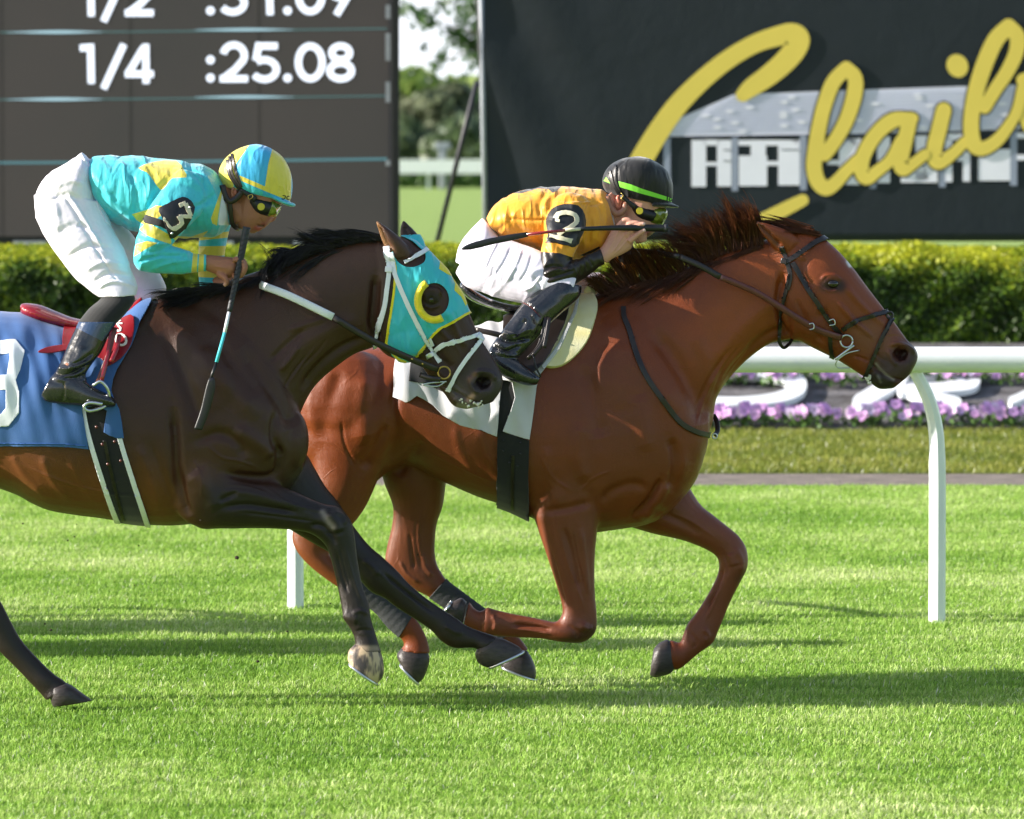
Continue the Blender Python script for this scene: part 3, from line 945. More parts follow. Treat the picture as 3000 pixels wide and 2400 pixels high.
for (u, v) in ((540, 610), (650, 590), (570, 675), (470, 700), (610, 720), (840, 560), (835, 620), (835, 640), (900, 603), (935, 670), (840, 690), (410, 635), (470, 655), (880, 535), (1340, 570), (1570, 520), (1580, 540), (1640, 580), (1250, 660), (1600, 700), (2050, 630), (2040, 570)):
    B([rpoly(U((u - 28, v), (u, v - 9), (u + 28, v), (u, v + 9)), 2)], 'shingle_print', M_palew, 3)
# script
def sw_(p, w): return (p, w)
CS = [(U((612, 520), (660, 480), (740, 425), (830, 350), (895, 275), (915, 215), (880, 185), (800, 200), (680, 240), (540, 320), (400, 430), (260, 570), (150, 720), (60, 870), (-10, 1010), (-70, 1170), (-90, 1300), (-30, 1390), (110, 1440), (300, 1400), (520, 1300), (720, 1210), (860, 1140), (940, 1100)),
       [42, 54, 60, 64, 66, 68, 62, 58, 54, 54, 56, 60, 63, 66, 68, 68, 66, 64, 60, 54, 46, 42, 40, 36])]
LS = [(U((1180, 375), (1110, 450), (1062, 570), (1030, 700), (1010, 830), (1003, 920), (1022, 995), (1065, 1035), (1115, 1010), (1180, 940), (1240, 880)), [42, 44, 44, 44, 46, 46, 46, 44, 40, 36, 34]),
      (U((1180, 375), (1228, 430), (1222, 530), (1180, 660), (1120, 770), (1062, 850)), [42, 44, 46, 44, 42, 40])]
AS = [(U((1545, 650), (1440, 660), (1350, 730), (1280, 840), (1262, 930), (1290, 980), (1350, 940), (1420, 880), (1480, 770)), [34, 46, 44, 44, 44, 40, 36, 34, 34]),
      (U((1530, 655), (1500, 780), (1478, 880), (1490, 930), (1540, 905), (1610, 850)), [44, 46, 46, 42, 34, 32])]
IS = [(U((1715, 605), (1690, 710), (1665, 810), (1668, 880), (1700, 890), (1770, 840), (1830, 780)), [46, 46, 46, 44, 40, 34, 32])]
BS = [(U((2070, 145), (2000, 220), (1940, 350), (1895, 490), (1870, 620), (1866, 720), (1885, 800), (1935, 815), (2010, 770), (2080, 680), (2120, 600), (2150, 480)), [46, 50, 50, 48, 46, 46, 46, 42, 38, 34, 32, 34]),
      (U((2070, 145), (2118, 200), (2112, 290), (2060, 400), (2000, 490), (1940, 590)), [46, 46, 44, 42, 40, 38])]
OS = [(U((2150, 440), (2240, 420), (2330, 500), (2330, 640), (2260, 740), (2190, 700), (2160, 600), (2190, 480)), 40), (U((2330, 560), (2430, 540), (2500, 470)), 30)]
def outline(S): return [ribbon(p, [v + 9 for v in (w if hasattr(w, '__len__') else [w] * len(p))], 5, True) for p, w in S]
allS = CS + LS + AS + IS + BS + OS
B(outline(LS + AS + IS + BS + OS), 'script_outline', M_prdark, 4)
for nm, S, k in (('script_letter', CS, 5), ('script_letter', LS, 6), ('script_letter', AS, 7), ('script_letter', IS, 6), ('script_letter', BS, 7), ('script_letter', OS, 6)):
    B([ribbon(p, w, 5, True) for p, w in S], nm, M_yel, k)
dot = [(1790 + 60 * math.cos(a) + 6 * math.sin(a), 362 + 64 * math.sin(a)) for a in np.linspace(0, 6.283, 26)[:-1]]
B([U(*dot)], 'script_dot', M_yel, 5)

# ------------------------------------------------------------------ far field: rail, low hedges, trees
Yf = 220.0
a = P(1270, 487, Yf)
e = empty('far_rail', (0, Yf, 0), 'distant white rail crossing the gap beside the banner', 'rail')
mb = MB(); mb.box((-40, Yf, P(0, 509, Yf)[2]), (60, Yf + .2, P(0, 468, Yf)[2])).build('rail_board', M_white, e, False)
for k in range(12): MB().box((-14 + 3.3 * k, Yf + .25, 0), (-13.85 + 3.3 * k, Yf + .4, 1.3)).build('post', M_white, e, False)
GH = [rgb(40, 66, 30), rgb(66, 98, 44), rgb(92, 124, 56), rgb(110, 140, 70)]
def bush(x, y, w, h, label, seed, cols=GH, leaf=0.12):
    rng = np.random.default_rng(seed); n = 1500
    d = rng.normal(0, 1, (n, 3)); d /= np.linalg.norm(d, axis=1)[:, None]; d[:, 2] = abs(d[:, 2])
    P0 = np.array((x, y, 0)) + d * (w, w * .6, h) * (0.8 + 0.25 * rng.random(n))[:, None]
    e_ = empty('bush', (x, y, 0), label, 'bush', 'clipped bushes by the distant rail')
    leaf_cloud(P0, d, leaf, rng, pick(cols, n, rng), M_leaf, 'foliage', e_)
    mb = MB(); mb.add(*ball((x, y, h * .35), (w * .8, w * .5, h * .55))); mb.build('inner_growth', M_core, e_)
for k, (px, w) in enumerate(((1190, 1.0), (1250, 1.1), (1310, 1.2), (1375, 1.1))):
    q = P(px, 545, 231)
    bush(q[0], 231, w, 1.25, ('round clipped dark bush beside the black pole', 'round clipped bush in mid gap, second from the black pole', 'round clipped bush in mid gap, behind the slanting brace pole', 'round clipped bush next to the banner edge')[k], 30 + k)
mb = MB(); q = P(1295, 468, Yf); mb.box((q[0] - .16, Yf + 1, 0), (q[0] + .16, Yf + 1.4, 1.95)); mb.box((q[0] - .38, Yf + .95, 1.95), (q[0] + .38, Yf + 1.5, 2.25)); o = mb.build('urn_pillar', M_grey, None, False, .05); tag(o, 'small pale pillar with a wide top behind the distant rail', 'pillar')
def far_tree(px, Y, crown_z, cw, chh, label, cols, seed, leaf=0.35, n=5200, clumps=26, kind='dense_tree', trunk_h=None, gap=0.55):
    rng = np.random.default_rng(seed)
    base = P(px, 480, Y); x = base[0]
    e_ = empty(kind, (x, Y, 0), label, 'tree', 'trees beyond the far rail')
    C = []
    for k in range(clumps):
        d = rng.normal(0, 1, 3); d /= np.linalg.norm(d)
        C.append((np.array((x, Y, crown_z)) + d * (cw, cw, chh) * (0.35 + gap * rng.random()), (0.28 + 0.2 * rng.random()) * min(cw, chh)))
    per = n // clumps; P0 = []; N0 = []
    shade = []
    for c, r in C:
        d = rng.normal(0, 1, (per, 3)); d /= np.linalg.norm(d, axis=1)[:, None]
        P0.append(c + d * r * (0.75 + 0.35 * rng.random(per))[:, None] * (1.25, 1.25, 0.8)); N0.append(d); shade += [rng.normal(0, .16)] * per
    P0 = np.vstack(P0); N0 = np.vstack(N0)
    leaf_cloud(P0, N0, leaf, rng, pick(cols, len(P0), rng, 0, np.array(shade)), M_leaf, 'crown', e_)
    mb = MB(); th = trunk_h or crown_z
    mb.tube([(x, Y, 0), (x + .1, Y, th * .5), (x, Y, th)], [cw * .07 + .12, cw * .055 + .08, .08], 10)
    for k in range(7):
        c, r = C[k]; mb.tube([(x, Y, th * (.45 + .05 * k)), (np.array((x, Y, th * .8)) + c) / 2, c], [.12, .08, .03], 6)
    mb.build('trunk', M_plain('bark', rgb(70, 60, 50), .9, .3, 3, .6, 4, .1), e_)
G1 = [rgb(96, 120, 62), rgb(126, 150, 76), rgb(152, 172, 96), rgb(172, 188, 116)]
G2 = [rgb(66, 84, 62), rgb(86, 104, 74), rgb(104, 120, 86), rgb(122, 134, 100)]  # greens lightened: distance haze is painted into the leaf colours
G3 = [rgb(72, 86, 66), rgb(92, 104, 78), rgb(110, 118, 90), rgb(126, 130, 104)]  # greyed and paled likewise, haze put into the leaf colour
far_tree(1195, 262, 4.2, 3.2, 2.4, 'fresh light green tree at the left of the gap, beside the black pole', G1, 51)
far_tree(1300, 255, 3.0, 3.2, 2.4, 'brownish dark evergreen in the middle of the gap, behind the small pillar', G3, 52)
far_tree(1385, 270, 3.8, 2.8, 2.4, 'mid green tree by the banner edge, right of the brownish evergreen', G1, 53)
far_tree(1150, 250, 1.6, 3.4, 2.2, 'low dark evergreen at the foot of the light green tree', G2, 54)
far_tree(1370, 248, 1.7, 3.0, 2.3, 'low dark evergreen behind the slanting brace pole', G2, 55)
far_tree(1060, 300, 4, 4, 3, 'broad green tree mostly hidden by the score board', G1, 57)
far_tree(1540, 300, 4, 4, 3, 'broad green tree mostly hidden by the banner', G1, 58)
for k in range(12):
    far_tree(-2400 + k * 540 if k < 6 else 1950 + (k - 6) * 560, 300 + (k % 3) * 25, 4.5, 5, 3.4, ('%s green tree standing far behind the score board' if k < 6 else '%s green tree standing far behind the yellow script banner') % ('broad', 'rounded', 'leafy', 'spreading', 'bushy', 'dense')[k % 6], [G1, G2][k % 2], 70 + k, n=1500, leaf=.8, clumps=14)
# a nearer tree whose branches hang into the gap
rng = np.random.default_rng(88)
q = P(1560, 300, 95)
e_ = empty('overhanging_tree', (q[0], 95, 0), 'nearer leafy tree whose branches hang into the top of the gap', 'tree')
pp = []; shade = []
for (px, py, r) in ((1245, 60, .32), (1238, 40, .22), (1262, 75, .16), (1330, 100, .25), (1350, 110, .3), (1375, 140, .35), (1395, 170, .3), (1395, 60, .35), (1365, 20, .3), (1310, 15, .2), (1245, 140, .1), (1190, 20, .16), (1180, 40, .14), (1290, 165, .18), (1280, 195, .16), (1420, 110, .5), (1450, 30, .8), (1500, 150, .9), (1560, 60, 1.2), (1600, 180, 1.2), (1400, -60, .9), (1300, -120, .7), (1500, -120, 1.2), (1650, -60, 1.4)):
    c = P(px, py, 95 + rng.normal(0, .8)); k = int(330 * r ** 1.3)
    d = rng.normal(0, 1, (k, 3)) * .55
    pp.append(c + d * r * (1.1, 1.1, .8))
pp = np.vstack(pp); n = len(pp)
leaf_cloud(pp, rng.normal(0, 1, (n, 3)), .085, rng, pick([rgb(40, 66, 34), rgb(58, 88, 44), rgb(84, 112, 60)], n, rng), M_leaf, 'crown', e_)
mb = MB(); mb.tube([(q[0], 95, 0), (q[0] + .1, 95, 2.5), (q[0] - .1, 95, 5)], [.4, .3, .15], 10)
for (px, py) in ((1245, 60), (1375, 120), (1400, 20), (1300, -80), (1500, 100), (1280, 190)):
    c = P(px, py, 95); s = np.array((q[0], 95, 2.6 + rng.random() * 2)); mb.tube([s, (s + c) / 2 + (0, 0, .3), c], [.08, .04, .012], 6)
mb.build('trunk', M_plain('grey_bark', rgb(84, 76, 66), .9, .3, 3, .6, 4, .1), e_)
# ================================================================== horses
VOX = 0.0052
def hoof(st, Y, mat, parent, shoe=True):
    """station rows (heel px, toe px, half depth) from the coronet to the sole"""
    c = st[0]; mx_, my_ = (c[0] + c[2]) / 2, (c[1] + c[3]) / 2
    st = [(mx_ + (c[0] - mx_) * .86, my_ + (c[1] - my_) * .86, mx_ + (c[2] - mx_) * .86, my_ + (c[3] - my_) * .86, c[4] * .84)] + list(st[1:])
    mb = MB(); mb.add(*loft(st, Y, 28, 4, 2.2))
    h = mb.build('hoof', mat, parent)
    if shoe:
        c = st[-1]; p = st[-2]
        n = np.array((c[0] - p[0] + c[2] - p[2], c[1] - p[1] + c[3] - p[3]), float); n = n / (np.linalg.norm(n) + 1e-9) * 3
        C0, D0 = P(c[0] + n[0], c[1] + n[1], Y), P(c[2] + n[0], c[3] + n[1], Y)
        m = (C0 + D0) / 2; hv = (D0 - C0) / 2
        pts = [m + hv * math.cos(t) + np.array((0, c[4] * math.sin(t), 0)) for t in np.linspace(-2.75, 2.75, 30)]
        sb = MB(); sb.tube(pts, 0.0058, 8); sb.build('shoe', M_steel, h)
    return h

M_steel = M_plain('steel', rgb(205, 210, 218), 0.28, 0.08, 60, 0.05, 80, metal=0.9)
M_hoofd = M_plain('dark_hoof', rgb(58, 52, 52), 0.42, 0.35, 28, 0.5, 50, 0.004, (1, 1, 3), spec=0.4)
def hoof_pale():
    t = NT('striped_hoof'); n_ = t.noise(9, 3, t.pos((2.2, 2.2, .7)))
    t.l(t.ramp(n_.outputs['Fac'], [(0.42, rgb(58, 52, 52)), (0.5, rgb(120, 104, 92)), (0.56, rgb(188, 164, 134))]), t.b.inputs['Base Color'])
    t.bump(t.noise(50, 3, t.pos((1, 1, 3))).outputs['Fac'], .4, .003); t.set(rough=.45); return t.m
M_hoofp = hoof_pale()

def coat_mat(name, rough=.33, var=.14):
    t = NT(name)
    a = t.n('Attribute', attribute_name='col')
    n1 = t.noise(7, 6, t.pos()); n3 = t.noise(240, 3, t.pos((1, 1, 1.6)))
    c = t.mix(1.0, a.outputs['Color'], t.ramp(n1.outputs['Fac'], [(0.25, 1 - var), (0.75, 1 + var)]), 'MULTIPLY')
    c = t.mix(0.8, c, t.ramp(n3.outputs['Fac'], [(0.3, 0.84), (0.7, 1.16)]), 'MULTIPLY')
    t.l(c, t.b.inputs['Base Color'])
    # short hair and the low relief of muscle, veins and skin folds
    b1 = t.noise(210, 2, t.pos((1, 1, 2.2))); b2 = t.noise(26, 5, t.pos((1, 1, .45), (0, .5, 0))); b3 = t.noise(7, 3, t.pos())
    vn = t.noise(4.2, 3, t.pos((1, 1, 1.2), (0, .6, 0)), .4)
    vein = t.ramp(vn.outputs['Fac'], [(0.485, 0.0), (0.5, 1.0), (0.515, 0.0)]); vm = t.ramp(n1.outputs['Fac'], [(0.48, 0.0), (0.56, 1.0)])
    vb = t.mix(1, vein, vm, 'MULTIPLY')
    h = t.mix(.5, b1.outputs['Fac'], b2.outputs['Fac']); h = t.mix(.22, h, vb, 'ADD'); h2 = t.mix(.5, h, b3.outputs['Fac'])
    t.bump(h2, 0.6, 0.012)
    r = t.ramp(n1.outputs['Fac'], [(0.3, rough - .05), (0.7, rough + .1)])
    t.l(r, t.b.inputs['Roughness'])
    t.set(spec=.34, sheen=.0, coat=.10, crough=.2)
    return t.m
M_eye = M_plain('eye', rgb(18, 10, 8), .04, .1, 50, 0, spec=.8)

def calm(me, poly, soft, it):
    """smooth the broad masses of the trunk and leave legs and head crisp"""
    Q = PXY(vget(me)); ins = inside(Q, poly)
    d, _ = dist_poly(Q, list(poly) + [poly[0]])
    taubin(me, int(it * 1.5), .6, -.61, np.where(ins, np.clip(d / soft, 0, 1), 0))
    taubin(me, 20, .5, 0, np.where(ins, np.clip(d / soft, 0, 1), 0))

def bold(st, k=1.35):
    return [(s_[0], s_[1], s_[2] * (k if s_[1] > 5 and abs(s_[2]) < .02 else 1)) + tuple(s_[3:]) for s_ in st]

def blend(C, w, c):
    w = np.clip(w, 0, 1)[:, None]
    return C * (1 - w) + np.array(c[:3]) * w

def colour_body(me, base, zones):
    """zones: (points, radius px, softness px, colour, strength[, yrange])"""
    V = vget(me); Q = PXY(V)
    C = np.tile(np.array(base[:3]), (len(V), 1))
    for z in zones:
        pts, r, s, c, k = z[:5]
        d, _ = dist_poly(Q, pts if len(pts) > 1 else [pts[0], (pts[0][0] + .5, pts[0][1])])
        w = k / (1 + np.exp(np.clip((d - r) / (s * .3), -40, 40)))
        if len(z) > 5: w = w * ((V[:, 1] > z[5][0]) & (V[:, 1] < z[5][1]))
        C = blend(C, w, c)
    setcol(me, np.column_stack([C, np.ones(len(C))]))

def strands(groups, mat, name, parent, Y0, rad=.0011, seg=9, seed=1):
    """groups: (rootA, rootB, bend, tipA, tipB, n, spread px, Yspread m[, curl]) in pixels; bend is an offset pair"""
    g = np.random.default_rng(seed)
    V = []; F = []; C = []
    for gr in groups:
        ra, rb, bend, ta, tb, n, sp, ysp = gr[:8]
        curl = gr[8] if len(gr) > 8 else 0.25
        nl = max(3, n // 26)
        lock = [(g.random(), g.normal(0, 1, 2), g.normal(0, 1), g.normal(0, 1, 2), g.random()) for _ in range(nl)]
        for i in range(n):
            lk = lock[g.integers(nl)]
            t = np.clip(lk[0] + g.normal(0, .045), 0, 1)
            r = np.array(ra) * (1 - t) + np.array(rb) * t + g.normal(0, 3.5, 2)
            tt = np.clip(t + g.normal(0, .03), 0, 1)
            e = np.array(ta) * (1 - tt) + np.array(tb) * tt + lk[1] * sp + g.normal(0, sp * .32, 2)
            ln = .74 + .36 * lk[4] + g.normal(0, .08)
            if g.random() < .1: ln += .25 * g.random()
            e = r + (e - r) * ln
            m = (r + e) / 2 + np.array(bend) * (.7 + .3 * lk[4]) + lk[3] * sp * curl + g.normal(0, sp * .12, 2)
            y0 = Y0 + g.normal(0, .012); y1 = Y0 + lk[2] * ysp + g.normal(0, ysp * .3)
            ph = g.random() * 6.28; amp = sp * .22 * g.random()
            pts = []
            for k in range(seg):
                u = k / (seg - 1)
                q = r * (1 - u) ** 2 + 2 * m * u * (1 - u) + e * u * u
                q = q + np.array((math.sin(ph + u * 7), math.cos(ph + u * 6))) * amp * u
                pts.append(P(q[0], q[1], y0 + (y1 - y0) * u))
            pts = np.array(pts)
            rr = rad * (0.8 + .6 * g.random()) * np.array([1.0 - (k / (seg - 1)) ** 2.2 * .85 for k in range(seg)])
            T = np.gradient(pts, axis=0); T /= np.linalg.norm(T, axis=1)[:, None] + 1e-9
            U_ = np.cross(T, (0, 1, 0)); U_ /= np.linalg.norm(U_, axis=1)[:, None] + 1e-9
            W_ = np.cross(T, U_)
            n0 = len(V)
            for k in range(seg):
                for a in (0, 2.09, 4.19):
                    V.append(pts[k] + rr[k] * (math.cos(a) * U_[k] + math.sin(a) * W_[k]))
            for k in range(seg - 1):
                for a in range(3):
                    b = (a + 1) % 3
                    F.append((n0 + k * 3 + a, n0 + k * 3 + b, n0 + k * 3 + 3 + b, n0 + k * 3 + 3 + a))
            v = .55 + .9 * g.random() ** 1.5
            C += [(v, v, v, 1)] * (seg * 3)
    me = bpy.data.meshes.new('hair')
    V = np.array(V); F = np.array(F)
    me.vertices.add(len(V)); me.vertices.foreach_set('co', V.reshape(-1))
    me.loops.add(F.size); me.loops.foreach_set('vertex_index', F.reshape(-1))
    me.polygons.add(len(F)); me.polygons.foreach_set('loop_start', np.arange(len(F)) * 4)
    me.polygons.foreach_set('use_smooth', [True] * len(F))
    me.update(calc_edges=True)
    setcol(me, np.array(C))
    return link(name, me, parent, [mat])

def hair_mat(name, c, tip=None):
    t = NT(name); a = t.n('Attribute', attribute_name='col')
    t.l(t.mix(1, c, a.outputs['Color'], 'MULTIPLY'), t.b.inputs['Base Color'])
    t.set(rough=.38, spec=.5)
    if tip:
        tr = t.n('BsdfTranslucent'); tr.inputs['Color'].default_value = tip
        ad = t.n('MixShader'); ad.inputs[0].default_value = .35
        t.l(t.b.outputs[0], ad.inputs[1]); t.l(tr.outputs[0], ad.inputs[2]); t.l(ad.outputs[0], t.out.inputs[0])
    return t.m

# ------------------------------------------------------------------ the bay (nearer horse)
YA = -0.4
bay = empty('racehorse', tuple(P(300, 2060, YA)), 'dark bay racehorse with black legs, nearer to us, in a turquoise hood', 'horse', 'racehorses at full gallop')
trunk = [(-352, 1060, -340, 1240, .08), (-318, 985, -320, 1330, .19), (-220, 945, -235, 1390, .26), (-80, 925, -95, 1405, .28), (60, 926, 40, 1446, .30, 0, .06), (130, 944, 95, 1475, .31, 0, .07), (210, 966, 150, 1497, .315, 0, .08),
         (320, 952, 240, 1512, .31, 0, .1), (385, 914, 290, 1518, .31, 0, .12), (430, 884, 410, 1536, .29, 0, .18), (530, 872, 520, 1540, .27, 0, .2), (640, 880, 640, 1522, .25, 0, .2), (740, 930, 760, 1488, .24, 0, .15), (820, 1030, 840, 1440, .2, 0, .1), (872, 1170, 890, 1370, .13)]
neck = [(480, 872, 760, 1450, .19, 0, .25), (560, 856, 850, 1300, .165, 0, .2), (640, 832, 885, 1200, .14, 0, .2), (720, 805, 925, 1130, .12, 0, .15), (810, 775, 985, 1076, .105, 0, .1), (900, 742, 1040, 1038, .095), (980, 715, 1080, 1024, .09), (1060, 698, 1110, 1010, .085), (1110, 694, 1130, 990, .08)]
head = [(1110, 692, 1096, 930, .07), (1150, 690, 1100, 1000, .092, 0, .15), (1205, 704, 1125, 1035, .10, 0, .1), (1262, 745, 1158, 1052, .102), (1308, 795, 1190, 1058, .098, 0, -.1), (1350, 862, 1218, 1056, .086, 0, -.15), (1378, 925, 1240, 1080, .07, 0, -.1), (1404, 985, 1262, 1110, .058), (1432, 1030, 1286, 1136, .052),
        (1458, 1072, 1305, 1158, .053), (1473, 1108, 1318, 1178, .055), (1468, 1142, 1335, 1192, .05), (1444, 1178, 1366, 1199, .033)]
ear_n = [(1122, 760, 1212, 752, .03, -.055), (1126, 730, 1200, 728, .032, -.06), (1116, 698, 1176, 700, .029, -.066), (1106, 666, 1142, 672, .018, -.07), (1099, 644, 1106, 648, .004, -.072)]
ear_f = [(1180, 730, 1246, 735, .026, .05), (1173, 700, 1238, 708, .028, .055), (1172, 672, 1218, 680, .022, .06), (1178, 652, 1196, 658, .012, .062), (1181, 645, 1185, 647, .004, .062)]
fl_n = [(520, 1430, 700, 1230, .09), (568, 1540, 700, 1340, .098), (650, 1549, 745, 1384, .092), (740, 1548, 810, 1416, .075), (820, 1550, 880, 1448, .058), (872, 1555, 945, 1476, .05), (906, 1562, 992, 1486, .052), (934, 1578, 1026, 1522, .050), (956, 1602, 1038, 1565, .041), (970, 1640, 1044, 1615, .033),
        (980, 1680, 1052, 1670, .029), (990, 1725, 1063, 1722, .029), (999, 1772, 1080, 1765, .033), (1007, 1812, 1086, 1808, .037), (1022, 1836, 1092, 1832, .034), (1036, 1862, 1100, 1855, .031), (1040, 1888, 1108, 1882, .036), (1032, 1906, 1118, 1912, .045)]
fl_n = [s + (-.15,) for s in fl_n]
fl_f = [(900, 1330, 720, 1470, .09), (950, 1420, 830, 1540, .08), (990, 1470, 905, 1585, .064), (1035, 1540, 975, 1625, .052), (1080, 1597, 1030, 1668, .047), (1117, 1629, 1060, 1706, .05), (1142, 1652, 1088, 1735, .047), (1166, 1675, 1125, 1752, .038), (1200, 1712, 1162, 1780, .031), (1250, 1754, 1212, 1812, .029), (1303, 1790, 1262, 1846, .033),
        (1340, 1814, 1290, 1876, .038), (1372, 1836, 1328, 1898, .035), (1414, 1852, 1375, 1898, .033), (1440, 1860, 1394, 1900, .040), (1460, 1868, 1402, 1908, .045)]
fl_f = [s + (.13,) for s in fl_f]
hl_n = [(-60, 1330, -320, 1200, .13), (-50, 1420, -290, 1370, .11), (-75, 1520, -230, 1510, .08), (-75, 1600, -190, 1620, .055), (-40, 1690, -150, 1745, .045), (5, 1768, -75, 1830, .036), (58, 1869, -5, 1905, .032), (116, 1935, 52, 1962, .032), (158, 1975, 98, 2010, .036), (186, 1994, 122, 2036, .036), (206, 2012, 136, 2052, .045)]
hl_n = [s + (-.12,) for s in hl_n]
hl_f = [(-180, 1330, -350, 1180, .13), (-250, 1440, -400, 1330, .10), (-330, 1510, -430, 1410, .07), (-420, 1570, -490, 1490, .05), (-500, 1620, -560, 1560, .045), (-540, 1680, -610, 1660, .036), (-580, 1770, -640, 1750, .032), (-600, 1860, -660, 1850, .036), (-620, 1920, -675, 1900, .034), (-640, 1960, -700, 1930, .044)]
hl_f = [s + (.12,) for s in hl_f]
S = [loft(trunk, YA, 40, 4), loft(neck, YA, 32, 4), loft(head, YA, 32, 4, 2.3), loft(ear_n, YA, 16, 4), loft(ear_f, YA, 16, 4),
     loft(fl_n, YA, 24, 4), loft(fl_f, YA, 24, 4), loft(hl_n, YA, 24, 4), loft(hl_f, YA, 24, 4)]
# muscle masses
S += [pball(610, 1180, YA - .14, .20, .115, .24), pball(580, 1400, YA - .17, .12, .09, .19), pball(760, 1290, YA - .13, .13, .10, .16), pball(850, 1290, YA - .08, .075, .09, .13), pball(850, 1290, YA + .08, .075, .09, .13),
      pball(610, 1180, YA + .14, .20, .115, .24), pball(580, 1400, YA + .15, .12, .09, .17), pball(-160, 1120, YA - .13, .26, .15, .24), pball(-160, 1120, YA + .13, .26, .15, .24),
      pball(1195, 985, YA - .062, .085, .035, .075), pball(1195, 985, YA + .062, .085, .035, .075), pball(1262, 870, YA - .085, .036, .028, .032), pball(1262, 870, YA + .085, .036, .028, .032)]
me = remesh(S, VOX)
taubin(me, 26)
calm(me, [(-420, 800), (1090, 600), (1110, 1050), (930, 1200), (930, 1400), (760, 1480), (560, 1600), (0, 1520), (-420, 1500)], 40, 90)
